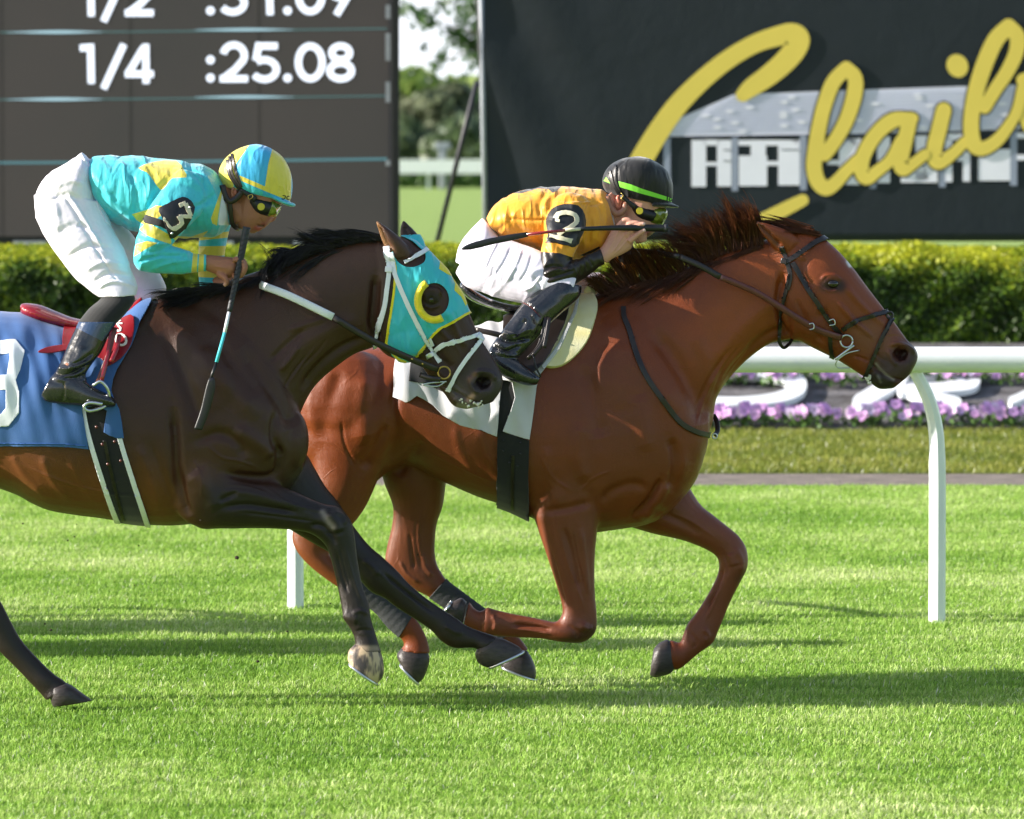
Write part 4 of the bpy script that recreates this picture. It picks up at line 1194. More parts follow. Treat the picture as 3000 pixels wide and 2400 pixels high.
sculpt(me, bold([
    # shoulder blade ridge and grooves
    ([(520, 960), (590, 1040), (680, 1140), (770, 1230)], 30, .010), ([(470, 960), (520, 1060), (560, 1160), (590, 1250)], 22, -.012), ([(700, 1010), (770, 1100), (830, 1190), (860, 1260)], 26, -.016),
    ([(620, 980), (700, 1080), (770, 1160)], 20, -.008),
    # triceps edge, breast grooves
    ([(505, 1180), (515, 1280), (520, 1380), (535, 1470), (560, 1520)], 16, -.018), ([(560, 1300), (640, 1270), (700, 1300), (720, 1350)], 16, -.009), ([(560, 1380), (600, 1430), (640, 1500)], 26, .010),
    ([(650, 1385), (740, 1400), (800, 1395), (820, 1350), (812, 1300)], 12, -.016), ([(680, 1250), (760, 1300), (800, 1340)], 22, .010), ([(810, 1200), (800, 1280), (830, 1340)], 12, -.010),
    ([(640, 1490), (720, 1480), (800, 1490), (880, 1500)], 10, -.009), ([(640, 1440), (730, 1445), (820, 1470), (900, 1500)], 12, .006), ([(640, 1470), (700, 1440)], 8, -.006),
    # knee and cannon tendons
    ([(960, 1500), (985, 1530), (990, 1560)], 12, .009), ([(905, 1540), (950, 1545), (990, 1600)], 8, -.008), ([(985, 1620), (1000, 1680), (1020, 1740)], 5, -.007), ([(1000, 1800), (1030, 1810), (1050, 1815)], 14, .006),
    ([(1120, 1680), (1190, 1735), (1280, 1800)], 7, -.007, 'near'),
    # ribs
    ([(120, 1330), (150, 1400), (210, 1470)], 12, .004), ([(200, 1330), (230, 1400), (280, 1470)], 12, .003), ([(30, 1320), (70, 1390), (130, 1450)], 12, .004), ([(400, 1300), (440, 1400), (470, 1500)], 14, .006), ([(440, 1290), (480, 1400), (520, 1500)], 12, -.005),
    # neck: jugular groove, throat, wrinkles
    ([(1085, 985), (1000, 1020), (930, 1080), (880, 1150)], 14, -.014), ([(1060, 940), (980, 960), (880, 1020), (800, 1110)], 26, .008), ([(880, 1010), (850, 1050), (820, 1090)], 8, .006), ([(900, 960), (840, 1010), (790, 1060)], 9, -.006), ([(960, 930), (900, 950), (840, 970)], 10, .004),
    ([(1100, 800), (1095, 870), (1090, 950), (1110, 1010)], 12, -.016),
    # head
    ([(1300, 905), (1320, 930), (1345, 985), (1370, 1020)], 9, .006), ([(1230, 935), (1280, 960), (1330, 1010)], 8, .005), ([(1240, 1000), (1290, 1050), (1330, 1090)], 16, -.010), ([(1263, 878)], 20, .006),
    ([(1232, 868), (1250, 852), (1278, 852), (1296, 868)], 6, .010), ([(1238, 892), (1263, 902), (1290, 892)], 5, .005), ([(1263, 878)], 12, -.010),
    # nostril and lips
    ([(1398, 1110), (1425, 1132)], 15, -.030), ([(1424, 1122)], 13, -.030), ([(1388, 1095), (1412, 1088), (1440, 1096), (1456, 1118)], 6, .008), ([(1376, 1100), (1380, 1130), (1396, 1156)], 6, .008),
    ([(1318, 1140), (1350, 1158), (1385, 1178), (1420, 1190)], 4.5, -.011), ([(1310, 1140), (1290, 1128), (1270, 1118)], 4, -.006), ([(1330, 1165), (1350, 1185)], 8, .005),
    ([(1250, 1065), (1290, 1095), (1320, 1120)], 9, .004),
    # veins, tendons and creases
    ([(600, 1300), (650, 1340), (700, 1350), (760, 1372)], 4, .0030), ([(560, 1340), (590, 1400), (588, 1460)], 4, .0026), ([(780, 1430), (840, 1470), (900, 1490), (960, 1500)], 4, .0034), ([(700, 1500), (780, 1510), (860, 1520), (930, 1530)], 4, -.0040), ([(660, 1420), (720, 1426), (790, 1446)], 4, .0028),
    ([(1010, 1600), (1026, 1660), (1044, 1720), (1062, 1764)], 4, .0040), ([(996, 1600), (1008, 1660), (1028, 1730)], 3.6, -.0045), ([(976, 1500), (1006, 1512), (1012, 1540)], 6, .0045), ([(950, 1560), (985, 1566), (1010, 1556)], 5, -.0040), ([(1030, 1800), (1056, 1790), (1078, 1800)], 6, .0040), ([(1040, 1850), (1070, 1846), (1094, 1850)], 5, -.0030),
    ([(1090, 1660), (1160, 1720), (1230, 1776)], 4, .0036), ([(1060, 1640), (1090, 1660), (1110, 1690)], 8, .0050), ([(1300, 1830), (1330, 1850), (1360, 1856)], 7, .0040),
    ([(60, 1360), (180, 1410), (300, 1440), (420, 1450)], 4, .0028), ([(300, 1440), (340, 1410), (400, 1396)], 3.6, .0022), ([(900, 1040), (860, 1090), (830, 1140)], 4, -.0035), ([(930, 1010), (890, 1060), (850, 1120)], 4, .0030), ([(960, 990), (930, 1030), (880, 1080)], 4, -.0030),
    ([(1290, 960), (1310, 990), (1340, 1020), (1352, 1050)], 3.6, .0026), ([(1310, 990), (1290, 1020), (1280, 1050)], 3.4, .0022), ([(1180, 960), (1200, 1010), (1230, 1040)], 5, -.0030), ([(1378, 1130), (1388, 1150), (1404, 1164)], 3.4, -.0030), ([(1330, 1120), (1350, 1138), (1370, 1150)], 3.4, -.0024),
    # ear hollow
    ([(1104, 660), (1122, 700), (1150, 738)], 8, -.012), ([(1184, 662), (1200, 700)], 9, -.006),
]))
taubin(me, 3)
BK = rgb(32, 27, 27); BR = rgb(92, 66, 54); BR2 = rgb(128, 84, 56)
colour_body(me, rgb(62, 36, 24), [
    ([(-300, 1300), (0, 1380), (250, 1440), (460, 1480)], 90, 110, rgb(118, 68, 36), .85), ([(-300, 1100), (0, 1050), (300, 1000)], 120, 90, rgb(66, 44, 35), .6),
    ([(560, 1400), (580, 1480)], 60, 60, rgb(84, 52, 38), .7), ([(850, 1000), (900, 960)], 50, 60, rgb(74, 48, 36), .6),
    ([(1160, 720), (1000, 760), (900, 800)], 40, 50, rgb(98, 70, 56), .4),
    ([(650, 1470), (800, 1500), (900, 1500), (980, 1520), (1010, 1650), (1040, 1800), (1080, 1900)], 62, 50, BK, .93), ([(600, 1520), (700, 1545)], 20, 30, BK, .5),
    ([(905, 1450), (1000, 1560), (1110, 1680), (1250, 1780), (1440, 1880)], 70, 50, BK, .95), ([(-120, 1560), (-80, 1700), (60, 1900), (200, 2040)], 80, 60, BK, .95), ([(-420, 1560), (-560, 1640), (-640, 1900)], 70, 60, BK, .95),
    ([(1180, 850), (1240, 950), (1330, 1040), (1380, 1060)], 60, 50, rgb(62, 46, 42), .6), ([(1400, 1110), (1450, 1130), (1440, 1180)], 52, 40, rgb(52, 46, 48), .9),
    ([(1330, 1140), (1360, 1175)], 22, 18, rgb(88, 80, 78), .8), ([(1384, 1160), (1372, 1172)], 7, 6, rgb(190, 150, 130), .7), ([(1390, 1098), (1378, 1112)], 6, 10, rgb(150, 108, 88), .6),
    ([(1423, 1123), (1405, 1116)], 13, 8, rgb(30, 18, 18), .95), ([(1345, 1190), (1400, 1196)], 8, 6, rgb(196, 190, 178), .35),
    ([(1104, 655), (1122, 700), (1146, 736)], 7, 6, rgb(150, 108, 70), .8), ([(1180, 652), (1230, 700)], 20, 10, rgb(40, 30, 28), .7), ([(1262, 878)], 24, 12, rgb(18, 12, 12), .85),
    ([(945, 1500), (955, 1520), (975, 1545)], 7, 8, rgb(150, 140, 134), .6, (-1, -.45)), ([(1104, 1900), (1040, 1900)], 8, 6, rgb(170, 150, 126), .7, (-1, -.45)),
])
M_bay = coat_mat('bay_coat', .36)
bay_body = link('body', me, bay, [M_bay])
bay_me = me
o = MB().add(*pball(1264, 878, YA - .095, .022, .015, .018)).build('eye', M_eye, bay)
o = MB().add(*pball(1262, 878, YA + .0965, .017, .012, .015)).build('eye', M_eye, bay)
hoof([(1034,1888,1108,1892,.040),(1022,1906,1118,1918,.047),(1019,1924,1125,1955,.052),(1019,1934,1121,1984,.054),(1022,1941,1106,2003,.052)], YA - .15, M_hoofp, bay)
hoof([(1394,1902,1455,1864,.042),(1392,1915,1475,1872,.048),(1397,1936,1505,1886,.053),(1410,1949,1522,1896,.055),(1428,1956,1532,1908,.054)], YA + .13, M_hoofd, bay)
hoof([(140,2020,200,2000,.045),(146,2040,215,2012,.05),(150,2058,245,2034,.052),(155,2070,270,2052,.045)], YA - .12, M_hoofd, bay, False)
hoof([(-640,1960,-700,1930,.045),(-650,2000,-760,1970,.055)], YA + .12, M_hoofd, bay)
M_baymane = hair_mat('black_hair', rgb(30, 26, 27))
strands([
    ((1128, 700), (1010, 712), (-10, -26), (1010, 690), (900, 690), 700, 8, .03),
    ((1060, 706), (960, 730), (-20, -20), (955, 705), (876, 692), 500, 10, .03),
    ((990, 718), (940, 735), (-8, -20), (900, 694), (878, 688), 160, 6, .02),
    ((1000, 715), (860, 765), (-32, -34), (880, 740), (795, 810), 1100, 12, .04),
    ((900, 750), (800, 800), (-40, -30), (810, 760), (770, 850), 1000, 11, .04),
    ((1000, 730), (800, 810), (-30, 4), (890, 800), (740, 880), 1300, 11, .03, .2),
    ((820, 800), (700, 850), (-34, -14), (740, 845), (610, 890), 900, 11, .04),
    ((720, 845), (560, 868), (-40, -18), (590, 856), (450, 890), 1100, 10, .04),
    ((640, 860), (520, 878), (-20, 0), (550, 905), (440, 908), 600, 9, .05),
    ((860, 770), (800, 800), (-10, -20), (780, 745), (752, 708), 7, 6, .02),
    ((760, 830), (660, 860), (-30, 0), (680, 880), (560, 915), 500, 9, .03),
], M_baymane, 'mane', bay, YA - .03, .0014, seed=4)
strands([((-345, 1060), (-350, 1120), (-80, -60), (-640, 1130), (-600, 1420), 700, 30, .08)], M_baymane, 'tail', bay, YA, .0016, seed=8)

# ------------------------------------------------------------------ the chestnut (farther horse)
YC = 0.35
che = empty('racehorse', tuple(P(1600, 2000, YC)), 'red chestnut racehorse with a flying mane, farther from us, nose in front', 'horse', 'racehorses at full gallop')
trunk = [(868, 1140, 872, 1290, .08), (900, 1075, 890, 1390, .18), (980, 1035, 960, 1430, .25), (1080, 1018, 1060, 1440, .28), (1180, 1014, 1180, 1360, .285), (1300, 1002, 1290, 1408, .295, 0, .06), (1400, 978, 1395, 1454, .305, 0, .1), (1500, 945, 1490, 1486, .305, 0, .14), (1600, 905, 1585, 1530, .29, 0, .18), (1700, 878, 1690, 1562, .27, 0, .2),
         (1800, 868, 1810, 1552, .255, 0, .2), (1900, 880, 1915, 1530, .24, 0, .15), (1985, 950, 1980, 1482, .21, 0, .12), (2045, 1070, 2040, 1405, .16), (2080, 1170, 2072, 1310, .10)]
neck = [(1740, 862, 2010, 1400, .20, 0, .2), (1830, 846, 2082, 1260, .165, 0, .2), (1920, 822, 2100, 1165, .14, 0, .2), (2000, 788, 2150, 1095, .12, 0, .15), (2080, 748, 2205, 1042, .105, 0, .1), (2150, 722, 2262, 1005, .095), (2215, 708, 2310, 996, .088), (2265, 698, 2330, 985, .08)]
head = [(2255, 692, 2290, 930, .07), (2310, 668, 2318, 992, .092, 0, .1), (2360, 668, 2345, 1000, .10, 0, .1), (2408, 694, 2382, 1020, .104), (2455, 734, 2415, 1036, .104), (2500, 786, 2448, 1052, .093, 0, -.1), (2540, 840, 2475, 1068, .078, 0, -.15), (2580, 892, 2500, 1084, .064, 0, -.1), (2620, 944, 2524, 1100, .055),
        (2656, 994, 2546, 1116, .053), (2682, 1022, 2560, 1130, .057), (2688, 1052, 2580, 1140, .053), (2668, 1094, 2616, 1138, .036)]
ear_n = [(2345, 700, 2290, 752, .03, -.05), (2318, 680, 2268, 728, .033, -.058), (2284, 666, 2246, 704, .03, -.064), (2250, 655, 2228, 682, .019, -.07), (2216, 647, 2212, 654, .004, -.074)]
ear_f = [(2360, 690, 2310, 740, .028, .05), (2330, 668, 2290, 706, .03, .06), (2296, 654, 2262, 686, .026, .066), (2262, 650, 2246, 668, .014, .07), (2236, 646, 2232, 652, .004, .074)]
fl_n = [(1560, 1400, 1770, 1330, .12), (1560, 1500, 1758, 1480, .10), (1572, 1540, 1750, 1560, .09), (1591, 1596, 1744, 1615, .078), (1614, 1664, 1742, 1687, .066), (1636, 1733, 1744, 1750, .055), (1648, 1785, 1749, 1805, .048), (1640, 1812, 1744, 1852, .05), (1626, 1822, 1708, 1882, .05), (1600, 1818, 1650, 1882, .042), (1560, 1809, 1585, 1871, .031),
        (1500, 1798, 1515, 1868, .029), (1450, 1786, 1458, 1864, .035), (1428, 1780, 1425, 1862, .038), (1410, 1790, 1398, 1852, .033), (1392, 1784, 1376, 1846, .035), (1374, 1762, 1356, 1842, .041)]
fl_n = [s + (-.15,) for s in fl_n]
fl_f = [(1990, 1370, 1800, 1530, .10), (2046, 1470, 1910, 1563, .085), (2092, 1511, 1995, 1582, .07), (2138, 1548, 2060, 1606, .056), (2168, 1575, 2096, 1628, .05), (2188, 1612, 2106, 1650, .051), (2190, 1660, 2104, 1676, .05), (2172, 1700, 2092, 1708, .042), (2142, 1758, 2064, 1758, .033), (2120, 1812, 2036, 1800, .031), (2104, 1850, 2014, 1828, .036),
        (2088, 1884, 2002, 1858, .038), (2048, 1914, 1994, 1880, .034), (2010, 1946, 1985, 1882, .037), (1988, 1961, 1966, 1876, .043), (1964, 1962, 1950, 1886, .040)]
fl_f = [s + (.13,) for s in fl_f]
hl_n = [(1130, 1200, 880, 1150, .13), (1140, 1320, 900, 1300, .12), (1104, 1415, 915, 1410, .10), (1062, 1500, 880, 1495, .075), (1000, 1575, 856, 1565, .052), (965, 1618, 868, 1612, .046), (990, 1652, 904, 1655, .043), (1040, 1690, 960, 1700, .036), (1100, 1728, 1034, 1748, .031), (1155, 1764, 1098, 1792, .030), (1195, 1792, 1132, 1832, .034), (1222, 1818, 1164, 1862, .037), (1244, 1856, 1180, 1878, .034), (1256, 1890, 1182, 1892, .038), (1260, 1914, 1170, 1908, .045)]
hl_n = [s + (-.13,) for s in hl_n]
hl_f = [(1330, 1300, 1100, 1280, .13), (1310, 1400, 1120, 1400, .115), (1298, 1481, 1150, 1480, .08), (1280, 1535, 1148, 1540, .062), (1274, 1600, 1134, 1600, .052), (1278, 1645, 1130, 1650, .046), (1292, 1676, 1165, 1695, .045), (1315, 1706, 1215, 1728, .040), (1349, 1732, 1261, 1752, .033), (1419, 1784, 1338, 1806, .031), (1465, 1818, 1398, 1850, .035), (1500, 1846, 1440, 1882, .037), (1525, 1872, 1464, 1904, .034), (1548, 1902, 1468, 1930, .045)]
hl_f = [s + (.13,) for s in hl_f]
S = [loft(trunk, YC, 40, 4), loft(neck, YC, 32, 4), loft(head, YC, 32, 4, 2.3), loft(ear_n, YC, 16, 4), loft(ear_f, YC, 16, 4), loft(fl_n, YC, 24, 4), loft(fl_f, YC, 24, 4), loft(hl_n, YC, 24, 4), loft(hl_f, YC, 24, 4)]
S += [pball(1800, 1180, YC - .14, .20, .115, .26), pball(1660, 1400, YC - .15, .14, .10, .20), pball(1930, 1320, YC - .11, .15, .11, .17), pball(1800, 1180, YC + .14, .20, .115, .26), pball(1930, 1320, YC + .11, .15, .11, .17), pball(1700, 1400, YC + .15, .14, .10, .18),
      pball(1020, 1180, YC - .13, .22, .16, .22), pball(1020, 1180, YC + .13, .22, .16, .22), pball(2395, 930, YC - .062, .10, .035, .085), pball(2395, 930, YC + .062, .10, .035, .085), pball(2432, 828, YC - .085, .04, .028, .034), pball(2432, 828, YC + .085, .04, .028, .034)]
me = remesh(S, VOX)
taubin(me, 26)
calm(me, [(820, 900), (1700, 800), (2240, 640), (2300, 980), (2130, 1190), (2100, 1400), (1950, 1500), (1800, 1600), (1560, 1560), (1200, 1440), (1120, 1460), (880, 1460)], 40, 90)
sculpt(me, bold([
    ([(1760, 930), (1830, 1010), (1910, 1110), (1990, 1220)], 32, .010), ([(1700, 1060), (1740, 1180), (1760, 1290)], 22, -.010), ([(1900, 960), (1980, 1060), (2040, 1170), (2060, 1250)], 26, -.016), ([(2030, 960), (2070, 1060), (2088, 1150)], 22, .007),
    ([(1960, 1280), (1978, 1330), (1975, 1390), (1958, 1450)], 14, -.012), ([(1940, 1400), (1900, 1470), (1850, 1520)], 10, -.014), ([(1960, 1410), (1925, 1470), (1880, 1530)], 13, .010), ([(1760, 1480), (1790, 1440), (1850, 1420), (1900, 1430)], 14, -.008), ([(1590, 1500), (1660, 1490), (1740, 1470)], 12, -.007),
    ([(1700, 1230), (1690, 1330), (1720, 1420)], 22, .008), ([(1870, 1150), (1880, 1240), (1900, 1330)], 26, .007),
    ([(1650, 1540), (1680, 1640), (1700, 1740)], 9, -.008), ([(1700, 1540), (1712, 1640), (1722, 1750)], 9, .006), ([(1715, 1820), (1700, 1850)], 14, .008), ([(1500, 1830), (1560, 1836), (1620, 1846)], 6, -.008), ([(2120, 1660), (2100, 1720), (2070, 1790)], 7, -.009), ([(2140, 1620), (2150, 1660)], 16, .006), ([(1900, 1490), (1980, 1520), (2060, 1570)], 14, -.007),
    ([(1180, 1080), (1150, 1180), (1160, 1280), (1130, 1380)], 18, -.012), ([(1010, 1080), (960, 1180), (950, 1300)], 26, -.008), ([(1080, 1090), (1060, 1200), (1080, 1310)], 34, .012), ([(1140, 1240), (1100, 1310), (1060, 1380)], 14, -.009), ([(1240, 1290), (1200, 1340), (1160, 1400)], 16, -.010),
    ([(1400, 1250), (1430, 1340), (1480, 1430)], 14, .004), ([(1330, 1240), (1350, 1320), (1390, 1400)], 14, .003), ([(1600, 1300), (1610, 1400), (1640, 1490)], 16, .005),
    ([(2310, 960), (2240, 990), (2170, 1060), (2110, 1150)], 16, -.014), ([(2290, 870), (2220, 920), (2140, 1000), (2080, 1080)], 26, .008), ([(2200, 1000), (2130, 1090), (2090, 1180)], 7, .005), ([(2150, 1010), (2080, 1110), (2040, 1200)], 8, -.006),
    ([(2296, 790), (2282, 870), (2290, 950), (2322, 1000)], 11, -.016), ([(2330, 870), (2370, 960), (2420, 1010)], 7, -.004),
    ([(2450, 880), (2500, 940), (2560, 990)], 8, .006), ([(2400, 900), (2440, 960), (2480, 1010)], 20, -.009), ([(2470, 830), (2530, 900), (2600, 960)], 9, .005), ([(2355, 750), (2350, 800), (2380, 850)], 14, -.006),
    ([(2404, 822), (2420, 808), (2446, 808), (2468, 824)], 5, .0055), ([(2412, 846), (2436, 853), (2462, 846)], 4, .003), ([(2438, 832)], 15, -.012),
    ([(2622, 1026), (2650, 1048)], 14, -.032), ([(2645, 1040)], 12, -.030), ([(2606, 1012), (2632, 1006), (2664, 1020), (2682, 1040)], 6, .009), ([(2600, 1020), (2612, 1052), (2630, 1072)], 6, .007),
    ([(2552, 1066), (2580, 1090), (2615, 1110), (2650, 1116)], 4.5, -.012), ([(2546, 1060), (2520, 1048), (2500, 1044)], 4, -.007), ([(2560, 1090), (2580, 1118)], 9, .005),
    ([(2220, 655), (2250, 690), (2290, 730)], 8, -.012),
    # veins, tendons and creases
    ([(2140, 1030), (2090, 1110), (2056, 1190), (2040, 1250)], 4, .0034), ([(2170, 1010), (2120, 1080), (2086, 1160)], 4, -.0034), ([(1640, 1560), (1660, 1640), (1690, 1720), (1712, 1790)], 4, .0034), ([(1676, 1560), (1694, 1650), (1716, 1740)], 4, -.0044), ([(1610, 1600), (1636, 1690), (1660, 1780)], 4, -.0036), ([(1700, 1830), (1722, 1842), (1736, 1836)], 6, .0050), ([(1660, 1830), (1686, 1850), (1690, 1872)], 5, -.0045),
    ([(1500, 1842), (1560, 1848), (1620, 1858)], 4, .0040), ([(1500, 1812), (1560, 1822), (1620, 1834)], 4, .0032), ([(1440, 1800), (1452, 1826), (1446, 1850)], 6, .0045), ([(1420, 1800), (1410, 1826), (1412, 1850)], 5, -.0036),
    ([(2150, 1600), (2172, 1640), (2170, 1680)], 9, .0050), ([(2120, 1620), (2132, 1660), (2126, 1690)], 5, -.0045), ([(2110, 1720), (2090, 1770), (2066, 1820)], 4, .0044), ([(2060, 1840), (2076, 1862), (2064, 1882)], 7, .0048), ([(2020, 1850), (2040, 1880), (2030, 1900)], 5, -.0035), ([(1960, 1500), (2030, 1530), (2100, 1580)], 4, .0030),
    ([(1240, 1620), (1246, 1660), (1270, 1690)], 7, .0050), ([(1200, 1560), (1206, 1620), (1214, 1670)], 5, -.0048), ([(1170, 1640), (1190, 1680), (1230, 1710)], 5, .0040), ([(1230, 1500), (1226, 1580), (1236, 1640)], 4, .0036),
    ([(1250, 1320), (1350, 1370), (1440, 1410)], 4, .0026), ([(1580, 1330), (1620, 1400), (1680, 1440)], 4, .0024), ([(1700, 1440), (1740, 1400), (1790, 1380)], 4, .0024), ([(1000, 1230), (1010, 1300), (1040, 1370)], 5, -.0034), ([(2480, 900), (2500, 940), (2540, 970), (2560, 1000)], 3.6, .0028), ([(2500, 940), (2480, 970), (2470, 1000)], 3.4, .0024), ([(2600, 990), (2630, 985), (2660, 1000)], 4, -.0026), ([(2350, 900), (2380, 960), (2420, 1000)], 5, -.0028), ([(2560, 1030), (2580, 1050), (2600, 1060)], 4, -.0030),
]))
taubin(me, 3)
colour_body(me, rgb(118, 54, 20), [
    ([(1300, 1330), (1500, 1420), (1700, 1480)], 90, 110, rgb(104, 54, 30), .6), ([(1780, 1150), (1850, 1300)], 130, 110, rgb(104, 52, 26), .7), ([(2100, 1000), (2200, 880), (2250, 800)], 90, 80, rgb(142, 70, 26), .7),
    ([(1050, 1100), (1050, 1250)], 90, 100, rgb(122, 58, 24), .6), ([(2400, 780), (2480, 900)], 70, 60, rgb(124, 58, 24), .7), ([(2540, 980), (2620, 1010)], 46, 46, rgb(118, 78, 62), .6),
    ([(1650, 1600), (1690, 1750), (1700, 1850), (1560, 1840), (1430, 1820)], 80, 60, rgb(114, 62, 42), .8), ([(2040, 1520), (2150, 1620), (2110, 1750), (2050, 1870)], 80, 60, rgb(118, 64, 42), .8), ([(1200, 1400), (1210, 1550), (1220, 1680)], 90, 60, rgb(108, 60, 38), .8), ([(1000, 1500), (900, 1600), (1000, 1680)], 90, 60, rgb(122, 66, 38), .8),
    ([(1700, 1876), (1660, 1884), (1740, 1850)], 16, 22, rgb(48, 32, 28), .8), ([(1436, 1784), (1450, 1790)], 12, 12, rgb(60, 40, 30), .7), ([(2190, 1680), (2170, 1700)], 14, 18, rgb(70, 44, 36), .6),
    ([(2600, 1080), (2660, 1090), (2680, 1040)], 46, 34, rgb(48, 38, 38), .92), ([(2560, 1110), (2600, 1130)], 24, 14, rgb(40, 34, 35), .95), ([(2645, 1040), (2628, 1030)], 13, 8, rgb(50, 22, 20), .95),
    ([(2566, 1066), (2576, 1080), (2600, 1100), (2618, 1112)], 3, 4, rgb(180, 172, 164), .55), ([(2572, 1102), (2580, 1120)], 3, 5, rgb(150, 142, 138), .4), ([(2418, 834), (2460, 838)], 19, 14, rgb(26, 17, 17), .92), ([(2484, 768), (2490, 778)], 5, 4, rgb(220, 216, 210), .9), ([(2222, 654), (2255, 690), (2290, 728)], 6, 6, rgb(92, 60, 44), .7), ([(2214, 650)], 6, 5, rgb(60, 36, 28), .6),
    ([(1262, 1750), (1300, 1720)], 8, 8, rgb(120, 68, 40), .4),
])
M_che = coat_mat('chestnut_coat', .38, .12)
che_body = link('body', me, che, [M_che])
che_me = me
MB().add(*pball(2439, 832, YC - .094, .025, .016, .018)).build('eye', M_eye, che)
MB().add(*pball(2436, 832, YC + .0985, .017, .012, .015)).build('eye', M_eye, che)
hoof([(1368,1758,1354,1838,.040),(1353,1752,1334,1830,.046),(1338,1757,1314,1816,.049),(1326,1764,1300,1798,.047)], YC - .15, M_hoofd, che)
hoof([(1966,1877,1980,1964,.042),(1956,1874,1962,1974,.048),(1943,1878,1940,1981,.052),(1930,1885,1920,1985,.051),(1916,1900,1904,1978,.040)], YC + .13, M_hoofd, che, False)
hoof([(1169,1900,1259,1906,.041),(1165,1914,1259,1930,.047),(1163,1923,1252,1962,.052),(1166,1933,1240,1988,.052),(1172,1944,1226,2002,.046)], YC - .13, M_hoofd, che)
hoof([(1470,1925,1550,1905,.041),(1465,1938,1560,1932,.047),(1463,1944,1570,1962,.052),(1467,1951,1570,1991,.052)], YC + .13, M_hoofd, che)
M_chemane = hair_mat('red_hair', rgb(100, 58, 38), (0.34, 0.14, 0.05, 1))
strands([
    ((2234, 716), (2150, 732), (16, -46), (2196, 616), (2120, 604), 800, 15, .05, .55),
    ((2190, 722), (2060, 765), (8, -52), (2126, 618), (2000, 656), 1100, 18, .06, .55),
    ((2110, 745), (1990, 795), (0, -50), (2012, 664), (1910, 722), 850, 18, .06, .55),
    ((2010, 790), (1900, 830), (-6, -34), (1960, 715), (1850, 755), 420, 17, .06, .5),
    ((1940, 820), (1830, 846), (-10, -24), (1880, 715), (1760, 760), 330, 18, .06, .5),
    ((2234, 722), (2080, 772), (-6, 4), (2140, 752), (1990, 840), 1100, 9, .03, .2),
    ((2090, 768), (1940, 822), (-16, 0), (1970, 850), (1820, 905), 1500, 11, .035, .2),
    ((1960, 812), (1800, 858), (-30, -6), (1830, 880), (1730, 905), 1200, 12, .04, .3),
    ((1860, 846), (1760, 868), (-26, -36), (1790, 800), (1715, 820), 420, 15, .05, .5),
    ((2060, 790), (1900, 850), (-20, 10), (1960, 880), (1800, 935), 600, 12, .03, .3),
], M_chemane, 'mane', che, YC - .03, .0011, seed=14)
strands([
    ((2375, 672), (2405, 692), (-20, -14), (2300, 664), (2290, 690), 340, 5, .03, .2),
    ((2330, 664), (2380, 672), (-30, -16), (2225, 632), (2240, 640), 70, 8, .03, .5),
    ((2310, 668), (2340, 680), (-20, -6), (2250, 650), (2260, 665), 90, 6, .03, .4),
], M_chemane, 'forelock', che, YC - .03, .0011, seed=15)
strands([((870, 1130), (868, 1180), (-80, -40), (640, 1180), (680, 1420), 600, 26, .08)], M_chemane, 'tail', che, YC, .0016, seed=18)
# ================================================================== riders
def silk(name, c, rough=.44, sheen=.3, var=.05, bump=.5):
    t = NT(name); n1 = t.noise(9, 4, t.pos())
    t.l(t.ramp(n1.outputs['Fac'], [(.3, tuple(x * (1 - var) for x in c[:3]) + (1,)), (.7, tuple(min(1, x * (1 + var)) for x in c[:3]) + (1,))]), t.b.inputs['Base Color'])
    # thin cloth pulled into long sharp folds
    w1 = t.noise(5.5, 2, t.pos((2.6, 1, .8), (0, .5, 0)), .4); w2 = t.noise(13, 3, t.pos((2.2, 1, .7), (0, -.4, 0)), .4)
    r1 = t.ramp(w1.outputs['Fac'], [(.40, 0.0), (.5, 1.0), (.60, 0.0)]); h = t.mix(.6, r1, w2.outputs['Fac'])
    t.bump(h, bump, .02); t.set(rough=rough, sheen=sheen, spec=.3); return t.m
def skin_mat(name, c):
    t = NT(name); n_ = t.noise(30, 4, t.pos())
    t.l(t.ramp(n_.outputs['Fac'], [(.3, tuple(x * .88 for x in c[:3]) + (1,)), (.7, tuple(min(1, x * 1.1) for x in c[:3]) + (1,))]), t.b.inputs['Base Color'])
    t.b.inputs['Subsurface Weight'].default_value = .12; t.b.inputs['Subsurface Radius'].default_value = (.012, .005, .003)
    t.bump(t.noise(140, 3, t.pos()).outputs['Fac'], .25, .003); t.set(rough=.45); return t.m
M_cyan = silk('turquoise_silk', rgb(66, 190, 204)); M_yelsilk = silk('yellow_silk', rgb(222, 206, 84)); M_gold = silk('gold_silk', rgb(232, 158, 42)); M_blk = silk('black_cloth', rgb(26, 28, 34), .5)
M_breech = M_plain('white_breeches', rgb(232, 226, 238), .5, .04, 12, .3, 9, .02, sheen=.3); M_breech2 = M_plain('pale_lilac_breeches', rgb(226, 220, 236), .45, .04, 12, .3, 9, .02, sheen=.3)
def patent(name, c):
    t = NT(name); n_ = t.noise(4, 5, t.pos()); 
    t.l(t.ramp(n_.outputs['Fac'], [(.35, c), (.8, tuple(x * 1.7 for x in c[:3]) + (1,))]), t.b.inputs['Base Color'])
    t.bump(t.noise(10, 3, t.pos((1, 1, .6))).outputs['Fac'], .4, .012)
    t.l(t.ramp(t.noise(60, 3, t.pos()).outputs['Fac'], [(.4, .12), (.75, .34)]), t.b.inputs['Roughness'])
    t.set(spec=.6, coat=.5, crough=.08); return t.m
M_boot = patent('patent_leather', rgb(24, 25, 29)); M_bootblue = patent('blue_leather', rgb(42, 60, 90)); M_redlea = patent('red_leather', rgb(120, 16, 26))
M_sock = M_plain('black_sock', rgb(20, 20, 23), .85, .2, 60, .3, 200, .002, sheen=.3)
M_rub = M_plain('black_rubber', rgb(26, 27, 31), .4, .2, 30, .3, 90, .002)
